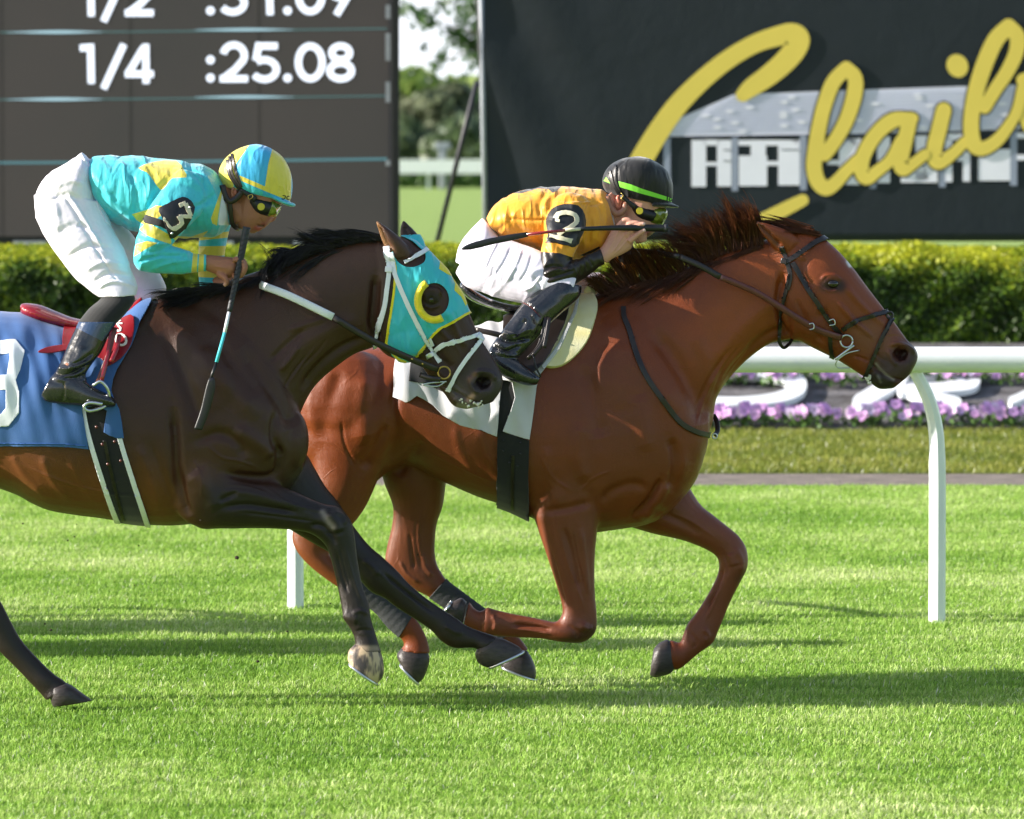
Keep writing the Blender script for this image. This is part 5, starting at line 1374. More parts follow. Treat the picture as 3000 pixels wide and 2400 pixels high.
M_leath = M_plain('dark_leather', rgb(34, 27, 26), .35, .2, 30, .3, 90, .002); M_brlea = M_plain('brown_leather', rgb(92, 44, 38), .35, .2, 30, .3, 90, .002)
M_wstrap = M_plain('white_strap', rgb(226, 230, 238), .35, .04, 30, .1, 60, .002)
M_gold_m = M_plain('brass', rgb(190, 160, 90), .3, .1, 60, 0, metal=.9)
M_skin3 = skin_mat('tan_skin', rgb(170, 112, 86)); M_skin2 = skin_mat('fair_skin', rgb(222, 164, 142))
M_lens = M_plain('goggle_lens', rgb(110, 120, 40), .06, .5, 26, .5, 30, .004, spec=.8, coat=.7); M_vent = M_plain('yellow_vent', rgb(196, 184, 50), .35, .05, 40, .1, 100)
M_steelc = M_steel

def wrinkle(me, seed, amp, n, region=None, lenpx=(60, 160), wpx=(7, 13), ang=None, side='both'):
    """scattered soft creases in a garment"""
    g = np.random.default_rng(seed)
    Q = PXY(vget(me)); st = []
    for k in range(n):
        q = Q[g.integers(len(Q))]
        if region is not None and not inside(q[None], region)[0]: continue
        a = g.normal(ang[0], ang[1]) if ang else g.random() * 3.14
        L = g.uniform(*lenpx); c = g.normal(0, .25)
        d = np.array((math.cos(a), math.sin(a))); e = np.array((-d[1], d[0]))
        st.append(([tuple(q - d * L / 2), tuple(q + e * L * c * .4), tuple(q + d * L / 2)], g.uniform(*wpx), amp * g.choice([-1, 1]) * g.uniform(.5, 1), side))
    sculpt(me, st)

def garment(shapes, name, mats, parent, vox=.0042, it=16, strokes=(), wr=(), jobs=()):
    me = remesh(shapes, vox); taubin(me, it)
    for w in wr: wrinkle(me, *w[0], **w[1])
    if strokes: sculpt(me, strokes)
    taubin(me, 2)
    o = link(name, me, parent, mats)
    if jobs: paint(me, jobs)
    return o, me

def capsule_path(pts, r, Y=0, n=12, sub=4):
    """closed tapered limb; px rows with optional Y"""
    return ptube(pts, r, Y, n, sub)

# ------------------------------------------------------------------ rider of the bay
J = empty('person', tuple(P(260, 900, YA)), None, 'person')
J['label'] = 'crouching jockey in turquoise silks with yellow patches and white breeches, looking down'
Y = YA
# body: head, neck, arms, hands, trunk and legs in one surface
face = [(800, 520, 690, 520, .072), (826, 580, 690, 560, .075), (822, 606, 686, 590, .073), (806, 634, 684, 615, .069), (796, 648, 684, 635, .066), (780, 664, 688, 652, .058), (762, 676, 696, 664, .048), (738, 684, 708, 672, .03)]
S = [loft(face, Y, 24, 4), ptube([(640, 560), (680, 600), (712, 640)], [.062, .06, .055], Y + .0, 16)]
S += [ptube([(812, 616), (798, 640), (786, 642)], [.008, .013, .010], Y), pball(792, 643, Y - .012, .008, .007, .007), pball(792, 643, Y + .012, .008, .007, .007),
      ptube([(770, 655, Y - .02), (778, 657, Y), (770, 655, Y + .02)], [.006, .0085, .006], Y, 8), ptube([(752, 667, Y - .018), (760, 670, Y), (752, 667, Y + .018)], [.006, .0085, .006], Y, 8), pball(740, 674, Y, .018, .02, .014),
      pball(686, 565, Y - .072, .014, .010, .026), pball(686, 565, Y + .072, .014, .010, .026)]
tl = [(262, 485, 292, 600, .10), (330, 480, 345, 630, .12), (450, 490, 470, 650, .14), (560, 500, 570, 665, .15), (640, 535, 650, 640, .08)]
S += [loft(tl, Y, 20, 3)]
S += [ptube([(530, 560, Y - .15), (440, 750, Y - .235), (540, 766, Y - .2), (612, 770, Y - .16)], [.04, .028, .026, .026], Y, 14), ptube([(600, 600, Y + .15), (620, 700, Y + .22), (612, 820, Y + .22), (690, 828, Y + .14)], [.045, .04, .033, .026], Y, 14)]
S += [ptube([(250, 560, Y - .06), (210, 640, Y - .10), (290, 790, Y - .19), (350, 850, Y - .23)], [.05, .055, .045, .038], Y, 16), ptube([(330, 900, Y - .24), (265, 1010, Y - .30), (200, 1080, Y - .34)], [.036, .03, .026], Y, 14),
      ptube([(250, 540, Y + .08), (230, 650, Y + .13), (350, 780, Y + .19), (430, 840, Y + .23)], [.05, .055, .045, .038], Y, 16), ptube([(430, 840, Y + .23), (340, 950, Y + .3), (260, 1080, Y + .34)], [.036, .03, .026], Y, 14), ptube([(330, 900, Y - .24), (350, 850, Y - .23)], [.036, .036], Y, 14), pball(215, 600, Y, .08, .10, .10)]
# near hand closed round the whip
hy = Y - .17
S += [loft([(604, 747, 604, 793, .026), (628, 748, 626, 802, .032), (660, 752, 650, 812, .038), (686, 756, 672, 815, .038), (698, 768, 684, 808, .03)], hy, 18, 4)]
for k in range(4):
    yk = hy - .03 + k * .021; dx = (0, 5, 4, -3)[k]; dz = (0, -1, 1, 4)[k]
    S.append(ptube([(684 + dx, 760 + dz, yk), (706 + dx, 764 + dz, yk - .002), (714 + dx, 786 + dz, yk - .004), (702 + dx, 808 + dz, yk - .002), (688 + dx, 806 + dz, yk + .002)], [.0115, .0105, .0098, .009, .0075], Y, 10))
S.append(ptube([(640, 800, hy - .02), (660, 816, hy - .034), (664, 828, hy - .036), (656, 838, hy - .034)], [.014, .012, .011, .008], Y, 10))
S.append(ptube([(682, 808, hy - .03), (694, 818, hy - .034), (690, 826, hy - .03)], [.010, .009, .007], Y, 10))
me = remesh(S, .0036); taubin(me, 8)
sculpt(me, [([(752, 660), (765, 664), (776, 662)], 3, -.008), ([(690, 552), (682, 566), (690, 580)], 3, -.006), ([(760, 640), (770, 652)], 4, -.002), ([(620, 765), (670, 762), (700, 764)], 3, .002), ([(626, 780), (668, 786)], 3, .0015), ([(798, 588), (812, 596)], 8, -.008)])
V = vget(me); C = np.tile(np.array(rgb(158, 104, 80)[:3]), (len(V), 1)); Q = PXY(V)
for pts, r, s_, c, k in (([(748, 667), (760, 671)], 5, 5, rgb(176, 84, 82), .8), ([(770, 655), (778, 657)], 5, 4, rgb(156, 78, 74), .6), ([(756, 662), (772, 661)], 2.5, 3, rgb(60, 26, 26), .85), ([(795, 645), (785, 645)], 5, 7, rgb(180, 104, 88), .5), ([(690, 565)], 8, 8, rgb(176, 96, 84), .6), ([(700, 770), (716, 790)], 8, 8, rgb(184, 122, 104), .6), ([(656, 836)], 6, 6, rgb(206, 160, 150), .7)):
    d, _ = dist_poly(Q, pts if len(pts) > 1 else [pts[0], (pts[0][0] + .5, pts[0][1])]); C = blend(C, k / (1 + np.exp(np.clip((d - r) / (s_ * .3), -40, 40))), c)
setcol(me, np.column_stack([C, np.ones(len(C))]))
M_sk3 = M_attr('tan_skin_coloured', .45, .08, .2, sub=.0, spec=.4)
link('body', me, J, [M_sk3])
# silks
tor = [(258, 476, 286, 604, .125), (276, 458, 312, 640, .15), (330, 456, 350, 664, .168), (400, 458, 410, 682, .178), (470, 464, 480, 690, .185), (540, 472, 560, 702, .19), (592, 484, 620, 696, .178), (624, 498, 655, 682, .145), (644, 520, 668, 664, .10), (656, 540, 676, 655, .07)]
uarm = [(498, 520, 610, 580, .06, -.13), (470, 550, 600, 610, .066, -.16), (440, 600, 572, 645, .066, -.19), (415, 650, 530, 690, .062, -.215), (400, 700, 498, 722, .058, -.23), (391, 740, 480, 742, .055, -.24), (392, 775, 458, 738, .05, -.24)]
farm = [(392, 750, 440, 715, .04, -.24), (400, 786, 470, 718, .052, -.24), (430, 798, 500, 720, .053, -.23), (480, 802, 530, 728, .048, -.215), (530, 802, 556, 738, .042, -.195), (568, 799, 570, 743, .036, -.18), (604, 795, 606, 746, .033, -.168)]
uarf = [(560, 600, 690, 600, .06, .13), (576, 660, 680, 645, .062, .17), (579, 720, 662, 722, .055, .2), (580, 780, 654, 780, .05, .22), (583, 830, 645, 812, .046, .22)]
farf = [(580, 800, 620, 790, .03, .22), (590, 850, 628, 800, .044, .22), (625, 856, 645, 815, .04, .2), (660, 850, 664, 815, .034, .17), (690, 840, 692, 812, .03, .14)]
jk, jme = garment([loft(tor, Y, 36, 4), loft(uarm, Y, 26, 4), loft(farm, Y, 26, 4), loft(uarf, Y, 22, 4), loft(farf, Y, 22, 4), pball(545, 560, Y - .13, .085, .06, .085), pball(600, 575, Y + .13, .085, .06, .085)],
    'silks_jacket', [M_cyan, M_yelsilk, M_blk, M_wstrap], J, .0042, 20,
    strokes=[([(300, 540), (340, 600), (400, 660)], 10, .008), ([(290, 600), (350, 640), (410, 668)], 8, -.007), ([(560, 500), (600, 540), (620, 600)], 9, -.007), ([(590, 500), (625, 560), (640, 620)], 8, .006), ([(500, 520), (460, 560), (430, 620)], 8, -.010), ([(470, 690), (520, 700), (580, 690)], 10, -.006),
             ([(400, 720), (440, 740), (480, 730)], 7, -.008), ([(410, 700), (450, 716), (490, 712)], 6, .007), ([(400, 770), (440, 756), (490, 740)], 6, -.007), ([(440, 790), (500, 770), (560, 762)], 6, .005), ([(420, 760), (480, 750), (540, 750)], 5, -.005), ([(540, 610), (590, 600), (640, 560)], 8, -.006), ([(420, 480), (440, 540), (430, 600)], 9, .006), ([(380, 500), (400, 560), (390, 640)], 8, -.005)],
    wr=[((3, .0034, 60), dict(ang=(1.2, .5), region=[(260, 450), (660, 480), (660, 700), (280, 700)])), ((5, .003, 36), dict(ang=(.3, .4), region=[(380, 690), (620, 690), (620, 810), (380, 810)], lenpx=(30, 70), wpx=(6, 9)))],
    jobs=[(rpoly([(405, 492), (450, 474), (516, 470), (540, 500), (546, 520), (505, 522), (486, 545), (470, 557), (450, 530), (430, 505)], 2), 1, 'near', (-9, 9)),
          ([(386, 628), (440, 612), (458, 602), (480, 604), (476, 628), (450, 650), (424, 660), (400, 645)], 1, 'near'),
          ([(408, 672), (430, 650), (500, 690), (502, 716), (470, 706), (430, 690)], 1, 'near', (-9, Y - .1)), ([(392, 752), (398, 716), (430, 706), (462, 712), (430, 728), (408, 742)], 1, 'near', (-9, Y - .1)),
          ([(566, 736), (580, 738), (576, 805), (560, 805)], 1, 'both', (-9, Y - .05)), ([(584, 738), (598, 742), (596, 800), (580, 800)], 1, 'both', (-9, Y - .05)),
          ([(500, 690), (560, 694), (610, 676), (590, 700), (520, 712)], 1, 'near'),
          ([(618, 640), (648, 556), (652, 560), (640, 630), (636, 662), (622, 655)], 1), ([(640, 640), (652, 560), (662, 560), (664, 600), (670, 660), (640, 660)], 3),
          ([(572, 690), (690, 676), (690, 694), (572, 706)], 1, 'both', (Y + .08, 9)), ([(572, 722), (690, 720), (690, 748), (572, 752)], 1, 'both', (Y + .08, 9)), ([(572, 792), (650, 796), (650, 815), (572, 812)], 1, 'both', (Y + .08, 9))])
# armband with the number
def band3():
    q = lambda *p: [tuple(x) for x in p]
    pad = rpoly([(466, 622), (478, 606), (524, 582), (540, 580), (556, 588), (568, 606), (566, 622), (540, 668), (500, 698), (494, 690)], 2)
    o = shell(jme, pad, 'number_pad', M_rub, J, .010, .006, 'near', (-9, Y - .05), None, 6)
    return o
band3()
shell(jme, [(418, 640), (430, 630), (500, 655), (520, 668), (506, 684), (470, 664), (424, 654)], 'elastic_band', M_sock, J, .004, .003, 'both', (-9, Y - .1))
M_cream = M_plain('cream_print', rgb(214, 206, 180), .7, .1, 60, .1, 100)
num3 = ribbon([(524, 604), (540, 600), (548, 616), (553, 632), (520, 640)], 12, 1) 
for k, rb in enumerate((ribbon([(522, 606), (542, 598)], 13, 1), ribbon([(540, 598), (554, 634)], 12, 1), ribbon([(556, 634), (520, 636)], 12, 1), ribbon([(520, 634), (528, 652), (510, 668), (496, 668), (486, 650)], 12, 2), ribbon([(492, 654), (480, 650), (484, 640)], 10, 2))):
    shell(jme, rb, 'number_stroke', M_cream, J, .0155 + .0007 * k, .002, 'near', (-9, Y - .05), None, 5)
for (a, b) in ((556, 608), (504, 684)): MB().add(*pball(a, b, Y - .285, .005, .004, .005)).build('stud', M_steel, J)
# breeches
pel = [(275, 490, 240, 446, .09), (284, 540, 200, 474, .14), (300, 600, 135, 516, .165), (310, 650, 103, 575, .165), (310, 700, 104, 640, .14)]
thn = [(300, 590, 99, 570, .095, -.07), (320, 650, 106, 640, .105, -.09), (350, 705, 138, 705, .105, -.12), (372, 752, 180, 765, .098, -.15), (388, 798, 222, 818, .086, -.18), (404, 838, 262, 852, .075, -.21), (400, 866, 290, 872, .07, -.225)]
thf = [(330, 620, 160, 640, .09, .08), (380, 680, 240, 760, .09, .12), (430, 740, 310, 830, .085, .17), (462, 790, 370, 868, .075, .2), (486, 838, 405, 884, .07, .22), (484, 862, 420, 890, .062, .23)]
br, bme = garment([loft(pel, Y, 32, 4), loft(thn, Y, 30, 4), loft(thf, Y, 28, 4)], 'breeches', [M_breech], J, .0042, 22,
    strokes=[([(237, 446), (246, 470), (262, 486)], 6, -.006), ([(180, 560), (230, 640), (300, 760), (350, 830)], 4, -.005), ([(196, 560), (246, 640), (312, 750)], 5, .005), ([(130, 600), (190, 570), (240, 590)], 9, -.008), ([(150, 560), (200, 530), (250, 540)], 9, .007), ([(160, 690), (220, 660), (300, 680)], 10, -.007), ([(190, 760), (260, 720), (340, 730)], 8, -.007),
             ([(240, 800), (300, 770), (370, 780)], 8, .006), ([(270, 830), (320, 800), (390, 810)], 7, -.007), ([(280, 850), (330, 826), (400, 840)], 5, .006), ([(130, 540), (160, 600), (170, 680)], 12, .006)],
    wr=[((8, .0022, 40), dict(ang=(.5, .5), lenpx=(40, 120), wpx=(6, 12)))])
shell(bme, [(256, 470), (262, 466), (300, 600), (330, 650), (345, 668), (336, 674), (310, 650), (286, 606)], 'belt', M_breech2, J, .003, .003)
# socks and boots
bs = [(388, 858, 306, 858, .052, -.23), (396, 880, 290, 880, .057, -.24), (372, 915, 260, 905, .056, -.26), (342, 948, 228, 945, .055, -.28)]
so_, sme = garment([loft(bs, Y, 24, 4)], 'sock', [M_sock], J, .004, 8)
for (a, b, r) in ((333, 862, 7), (316, 858, 4)):
    st = []
    for k in range(10): rr = r if k % 2 == 0 else r * .42; st.append((a + rr * math.sin(k * .6283), b - rr * math.cos(k * .6283)))
    shell(sme, st, 'star', M_wstrap, so_, .001, .0006, 'near')
def boots(st, ft, dyy, nm='boot'):
    return [loft([s[:5] + (s[5] * dyy,) for s in st], Y, 26, 4), loft([s[:5] + (s[5] * dyy,) for s in ft], Y, 24, 4)]
shaft = [(345, 942, 230, 942, .056, -.28), (318, 988, 208, 990, .051, -.295), (298, 1030, 188, 1036, .046, -.31), (272, 1064, 166, 1084, .04, -.325), (252, 1096, 146, 1108, .038, -.335), (256, 1116, 136, 1130, .037, -.335)]
foot = [(150, 1104, 120, 1160, .028, -.335), (172, 1096, 136, 1176, .034, -.335), (204, 1090, 180, 1184, .037, -.338), (236, 1106, 220, 1187, .039, -.34), (268, 1130, 258, 1190, .041, -.345), (300, 1146, 298, 1193, .041, -.345), (326, 1160, 326, 1193, .036, -.34), (340, 1176, 338, 1190, .018, -.34)]
bo, bome = garment([loft(shaft, Y, 26, 4), loft(foot, Y, 24, 4)], 'boot', [M_boot, M_bootblue, M_leath], J, .004, 10,
    strokes=[([(150, 1092), (200, 1096), (262, 1068)], 5, -.009), ([(160, 1080), (210, 1078), (272, 1050)], 6, .008), ([(180, 1108), (220, 1108), (262, 1094)], 5, -.007), ([(186, 1120), (188, 1150), (184, 1178)], 3, -.004), ([(240, 1010), (230, 1050), (200, 1080)], 12, .006), ([(200, 1070), (240, 1058), (276, 1030)], 5, -.006)],
    jobs=[([(256, 898), (222, 960), (300, 1000), (346, 940), (345, 930)], 1), ([(100, 1162), (140, 1172), (200, 1180), (345, 1186), (345, 1205), (100, 1205)], 2)])
S2 = [loft([s[:5] + (-s[5] + 0,) for s in shaft], Y, 22, 3), loft([s[:5] + (-s[5],) for s in foot], Y, 22, 3)]
garment(S2, 'boot', [M_boot], J, .006, 8)
garment([loft([(470, 846, 410, 880, .055, .23), (440, 880, 350, 890, .056, .25), (342, 950, 232, 948, .055, .28)], Y, 20, 3)], 'sock', [M_sock], J, .006, 6)
# cap
def cap(st, Y, peak, parent, mats, jobs, nm='cap', strokes=()):
    me = remesh([loft(st, Y, 36, 5), loft(peak, Y, 24, 4)], .0042); taubin(me, 8)
    if strokes: sculpt(me, strokes)
    o = link(nm, me, parent, mats); paint(me, jobs); return o, me
hst = [(652, 546, 846, 592, .088), (644, 530, 853, 580, .1), (640, 510, 857, 556, .106), (646, 486, 856, 524, .108), (664, 460, 846, 490, .104), (694, 438, 826, 458, .09), (726, 426, 796, 436, .065), (750, 422, 774, 426, .03)]
pk = [(800, 566, 798, 584, .085), (830, 584, 828, 598, .075), (850, 592, 848, 605, .055), (862, 596, 860, 606, .035), (866, 600, 865, 605, .012)]
M_capblue = silk('blue_silk', rgb(60, 170, 220))
capo, capme = cap(hst, Y, pk, J, [M_capblue, M_yelsilk, M_cyan, M_wstrap], [
    ([(630, 400), (735, 418), (715, 448), (692, 480), (690, 500), (700, 540), (712, 552), (640, 560), (620, 500)], 1), ([(798, 436), (812, 440), (870, 480), (870, 600), (846, 584), (776, 548), (786, 480)], 1), ([(840, 430), (880, 500), (870, 592), (852, 590), (854, 520)], 0),
    ([(700, 514), (706, 530), (776, 560), (850, 590), (850, 578), (778, 547), (704, 515)], 1), ([(770, 572), (848, 594), (880, 598), (880, 610), (830, 612), (770, 590)], 2), ([(684, 534), (706, 532), (770, 560), (770, 574), (700, 556), (684, 548)], 2)],
    strokes=[([(800, 436), (788, 480), (777, 548)], 2.5, -.002), ([(735, 420), (700, 470), (690, 510)], 2.5, -.002), ([(828, 540), (832, 560), (836, 580)], 4, .003), ([(818, 545), (820, 565)], 4, -.003)])
Mtxt = M_plain('black_print', rgb(30, 34, 30), .6)
for rb in (ribbon([(828, 573), (836, 574), (834, 581), (829, 584), (825, 582)], 2.4, 2), ribbon(arc(845, 580, 5, 5, -60, -300, 8), 2.4, 1)): shell(capme, rb, 'cap_letter', Mtxt, capo, .0012, .0006, 'near')
for k, (a, b, c) in enumerate((((680, 452), (690, 500), (708, 548)), ((674, 460), (680, 506), (706, 552)), ((668, 470), (674, 512), (704, 556)))):
    for yr_ in ((-9, YA), (YA, 9)): shell(capme, ribbon([a, b, c], 7, 4), 'goggle_strap', M_leath, J, .004 + k * .0012, .0025, 'both', yr_)
# harness round the ear and chin, goggles
mb = MB(); mb.add(*ptube([(652, 542, Y - .082), (658, 572, Y - .084), (672, 590, Y - .084), (692, 582, Y - .084), (714, 556, Y - .084)], [.012, .013, .012, .012, .011], Y, 10, 4, .5)); mb.add(*ptube([(672, 586, Y - .082), (676, 620, Y - .078), (680, 654, Y - .062), (692, 668, Y - .04), (700, 672, Y)], [.010, .009, .009, .009, .009], Y, 8, 4, .5)); mb.build('chin_strap', M_leath, J)
mb = MB(); mb.add(*ptube([(704, 554, Y - .088), (730, 572, Y - .088), (748, 586, Y - .084)], [.008, .011, .014], Y, 10, 4, .5)); mb.build('goggle_strap', M_rub, J)
def goggles(parent, fr, ln, vent, Yg, vy):
    me = remesh([loft(fr, Yg, 26, 4)], .0035); taubin(me, 6); o = link('goggles', me, parent, [M_rub])
    me2 = remesh([loft(ln, Yg, 26, 4, 2.6)], .003); taubin(me2, 4); sculpt(me2, [([(ln[0][0], ln[0][1] + 10), (ln[-1][2], ln[-1][3])], 5, .004)]); link('lens', me2, o, [M_lens])
    c = P(vent[0], vent[1], Yg - vy); mb = MB(); mb.tube([c + (0, .006, 0), c - (0, .003, 0)], .0145, 24); mb.tube([c - (0, .001, 0), c - (0, .005, 0)], .0125, 24); v = mb.build('vent', M_vent, o, False); return o
goggles(J, [(738, 566, 732, 600, .082), (762, 566, 744, 628, .085), (786, 572, 760, 640, .083), (806, 584, 784, 640, .076)], [(798, 582, 782, 638, .072), (814, 592, 794, 638, .062), (823, 602, 806, 636, .044), (824, 612, 812, 632, .024)], (765, 606), Y, .087)
mb = MB(); mb.add(*ptube([(726, 574, Y - .094), (738, 570, Y - .094), (740, 578, Y - .094), (730, 584, Y - .094), (726, 574, Y - .094)], .0022, Y, 6, 3)); mb.build('buckle', M_gold_m, J)
# far white glove
S = [loft([(690, 812, 690, 842, .028), (720, 812, 720, 838, .034), (750, 812, 750, 836, .032)], Y + .12, 16, 3)]
for k in range(4): S.append(ptube([(740, 818 + k * 3, Y + .10 + k * .018), (764, 812 + k * 4, Y + .09 + k * .018), (782, 820 + k * 3, Y + .085 + k * .018), (776, 832, Y + .09 + k * .018)], [.011, .010, .010, .008], Y, 10))
S.append(ptube([(715, 820, Y + .08), (740, 812, Y + .07), (756, 816, Y + .07)], [.012, .011, .008], Y, 10))
garment(S, 'glove', [M_breech], J, .0036, 6)

# ------------------------------------------------------------------ rider of the chestnut
K = empty('person', tuple(P(1600, 900, YC)), 'crouching jockey in gold and black silks and black cap, hand raised to his mouth', 'person')
Y = YC
face = [(1930, 560, 1812, 556, .074), (1948, 590, 1812, 580, .077), (1946, 616, 1806, 604, .075), (1938, 642, 1804, 632, .070), (1930, 662, 1806, 655, .066), (1918, 680, 1812, 672, .057), (1900, 694, 1822, 686, .045), (1880, 702, 1838, 696, .03)]
S = [loft(face, Y, 24, 4), ptube([(1770, 580), (1806, 625), (1830, 660)], [.066, .062, .055], Y, 16), ptube([(1936, 618), (1928, 644), (1916, 652)], [.009, .014, .011], Y), pball(1920, 650, Y - .012, .008, .007, .007), pball(1920, 650, Y + .012, .008, .007, .007),
     ptube([(1902, 668, Y - .02), (1908, 670, Y), (1902, 668, Y + .02)], [.006, .008, .006], Y, 8), ptube([(1892, 682, Y - .018), (1898, 684, Y), (1892, 682, Y + .018)], [.006, .008, .006], Y, 8), pball(1876, 690, Y, .02, .02, .015),
     pball(1812, 592, Y - .076, .014, .011, .030), pball(1812, 592, Y + .076, .014, .011, .030)]
S += [loft([(1440, 640, 1460, 685, .10), (1520, 580, 1530, 710, .12), (1620, 570, 1630, 730, .14), (1720, 575, 1730, 735, .15), (1780, 590, 1800, 680, .09)], Y, 20, 3)]
S += [ptube([(1665, 625, Y - .13), (1640, 720, Y - .22), (1630, 795, Y - .245), (1700, 786, Y - .22), (1765, 748, Y - .17)], [.035, .030, .026, .028, .027], Y, 14), ptube([(1740, 620, Y + .15), (1800, 740, Y + .2), (1838, 800, Y + .2), (1850, 740, Y + .16)], [.05, .04, .036, .03], Y, 14)]
S += [ptube([(1450, 700, Y - .06), (1430, 765, Y - .10), (1540, 800, Y - .2), (1640, 840, Y - .24)], [.05, .06, .045, .036], Y, 16), ptube([(1640, 845, Y - .24), (1560, 920, Y - .28), (1480, 1020, Y - .32)], [.036, .03, .026], Y, 14),
      ptube([(1440, 690, Y + .07), (1440, 770, Y + .13), (1600, 800, Y + .2), (1740, 840, Y + .24)], [.05, .06, .045, .036], Y, 16), ptube([(1740, 845, Y + .24), (1620, 920, Y + .28), (1520, 1020, Y + .32)], [.036, .03, .026], Y, 14), pball(1410, 730, Y, .06, .09, .06)]
# near hand over the whip
hy = Y - .15
S += [loft([(1750, 736, 1776, 772, .026, -.02), (1768, 716, 1796, 758, .027, -.015), (1782, 690, 1826, 744, .030, -.005), (1796, 668, 1850, 728, .030), (1812, 652, 1858, 702, .026), (1826, 648, 1858, 690, .02)], hy, 18, 4)]
fing = [([(1812, 664), (1830, 646), (1846, 648), (1856, 660)], -.006), ([(1824, 676), (1844, 658), (1866, 654), (1882, 664)], -.014), ([(1834, 690), (1856, 668), (1878, 658), (1889, 656)], -.020), ([(1842, 708), (1864, 690), (1882, 678), (1891, 674)], -.022)]
for q, dy in fing: S.append(ptube([(a, b, hy + dy - .004 * k) for k, (a, b) in enumerate(q)], [.0135, .0120, .0108, .008], Y, 12))
S.append(ptube([(1800, 690, hy + .02), (1830, 664, hy + .035), (1862, 668, hy + .034)], [.014, .012, .009], Y, 10))
for k in range(3): S.append(ptube([(1862, 694 + 7 * k, hy + .05), (1882, 688 + 8 * k, hy + .045), (1894, 684 + 8 * k, hy + .05)], [.011, .010, .007], Y, 10))
me = remesh(S, .0036); taubin(me, 7)
sculpt(me, [([(1894, 676), (1904, 677)], 3, -.008), ([(1812, 574), (1822, 590), (1814, 610)], 4, -.008), ([(1780, 740), (1800, 700), (1818, 668)], 2.5, .002), ([(1790, 745), (1815, 710), (1832, 684)], 2.5, .002), ([(1800, 745), (1828, 716), (1842, 700)], 2.5, .0018), ([(1928, 600), (1940, 606)], 8, -.008), ([(1838, 660), (1850, 655)], 3, .001)])
V = vget(me); C = np.tile(np.array(rgb(206, 150, 130)[:3]), (len(V), 1)); Q = PXY(V)
for pts, r, s_, c, k in (([(1812, 580), (1816, 604)], 12, 8, rgb(206, 104, 84), .7), ([(1902, 668), (1896, 684)], 6, 6, rgb(180, 90, 84), .7), ([(1926, 646)], 8, 8, rgb(206, 120, 108), .6), ([(1888, 656), (1884, 656)], 3, 3, rgb(236, 208, 204), .7), ([(1890, 674), (1886, 675)], 3, 3, rgb(236, 208, 204), .7), ([(1830, 690), (1850, 670)], 14, 16, rgb(220, 152, 136), .5)):
    d, _ = dist_poly(Q, pts if len(pts) > 1 else [pts[0], (pts[0][0] + .5, pts[0][1])]); C = blend(C, k / (1 + np.exp(np.clip((d - r) / (s_ * .3), -40, 40))), c)
setcol(me, np.column_stack([C, np.ones(len(C))]))
link('body', me, K, [M_attr('fair_skin_coloured', .42, .07, .2, spec=.4)])
tor = [(1424, 640, 1452, 684, .12), (1446, 604, 1468, 700, .142), (1490, 572, 1508, 714, .16), (1545, 554, 1560, 728, .172), (1610, 547, 1625, 748, .182), (1680, 547, 1700, 765, .187), (1735, 554, 1752, 768, .17), (1768, 563, 1790, 745, .13), (1780, 574, 1800, 690, .09), (1786, 586, 1802, 660, .07)]
uarm = [(1620, 590, 1730, 590, .06, -.13), (1602, 630, 1718, 640, .066, -.165), (1592, 680, 1706, 690, .064, -.2), (1585, 728, 1684, 740, .058, -.225), (1583, 765, 1672, 770, .052, -.24), (1583, 800, 1668, 790, .05, -.25), (1587, 835, 1650, 790, .048, -.25)]
farm = [(1586, 820, 1600, 765, .035, -.25), (1592, 848, 1640, 770, .048, -.25), (1630, 850, 1672, 765, .05, -.245), (1668, 842, 1708, 752, .046, -.23), (1712, 816, 1734, 738, .038, -.205), (1752, 786, 1750, 732, .033, -.19), (1772, 774, 1756, 728, .030, -.18)]
uarf = [(1690, 620, 1800, 640, .06, .13), (1740, 690, 1840, 700, .06, .17), (1784, 740, 1866, 745, .056, .2), (1798, 790, 1872, 780, .052, .21), (1806, 830, 1868, 822, .046, .21)]
garm = [loft(tor, Y, 36, 4), loft(uarm, Y, 26, 4), loft(farm, Y, 26, 4), loft(uarf, Y, 22, 4), pball(1672, 620, Y - .13, .085, .06, .08), pball(1730, 610, Y + .13, .085, .06, .08), ptube([(1838, 822, Y + .2), (1848, 770, Y + .17), (1850, 735, Y + .15)], [.042, .046, .036], Y, 16)]
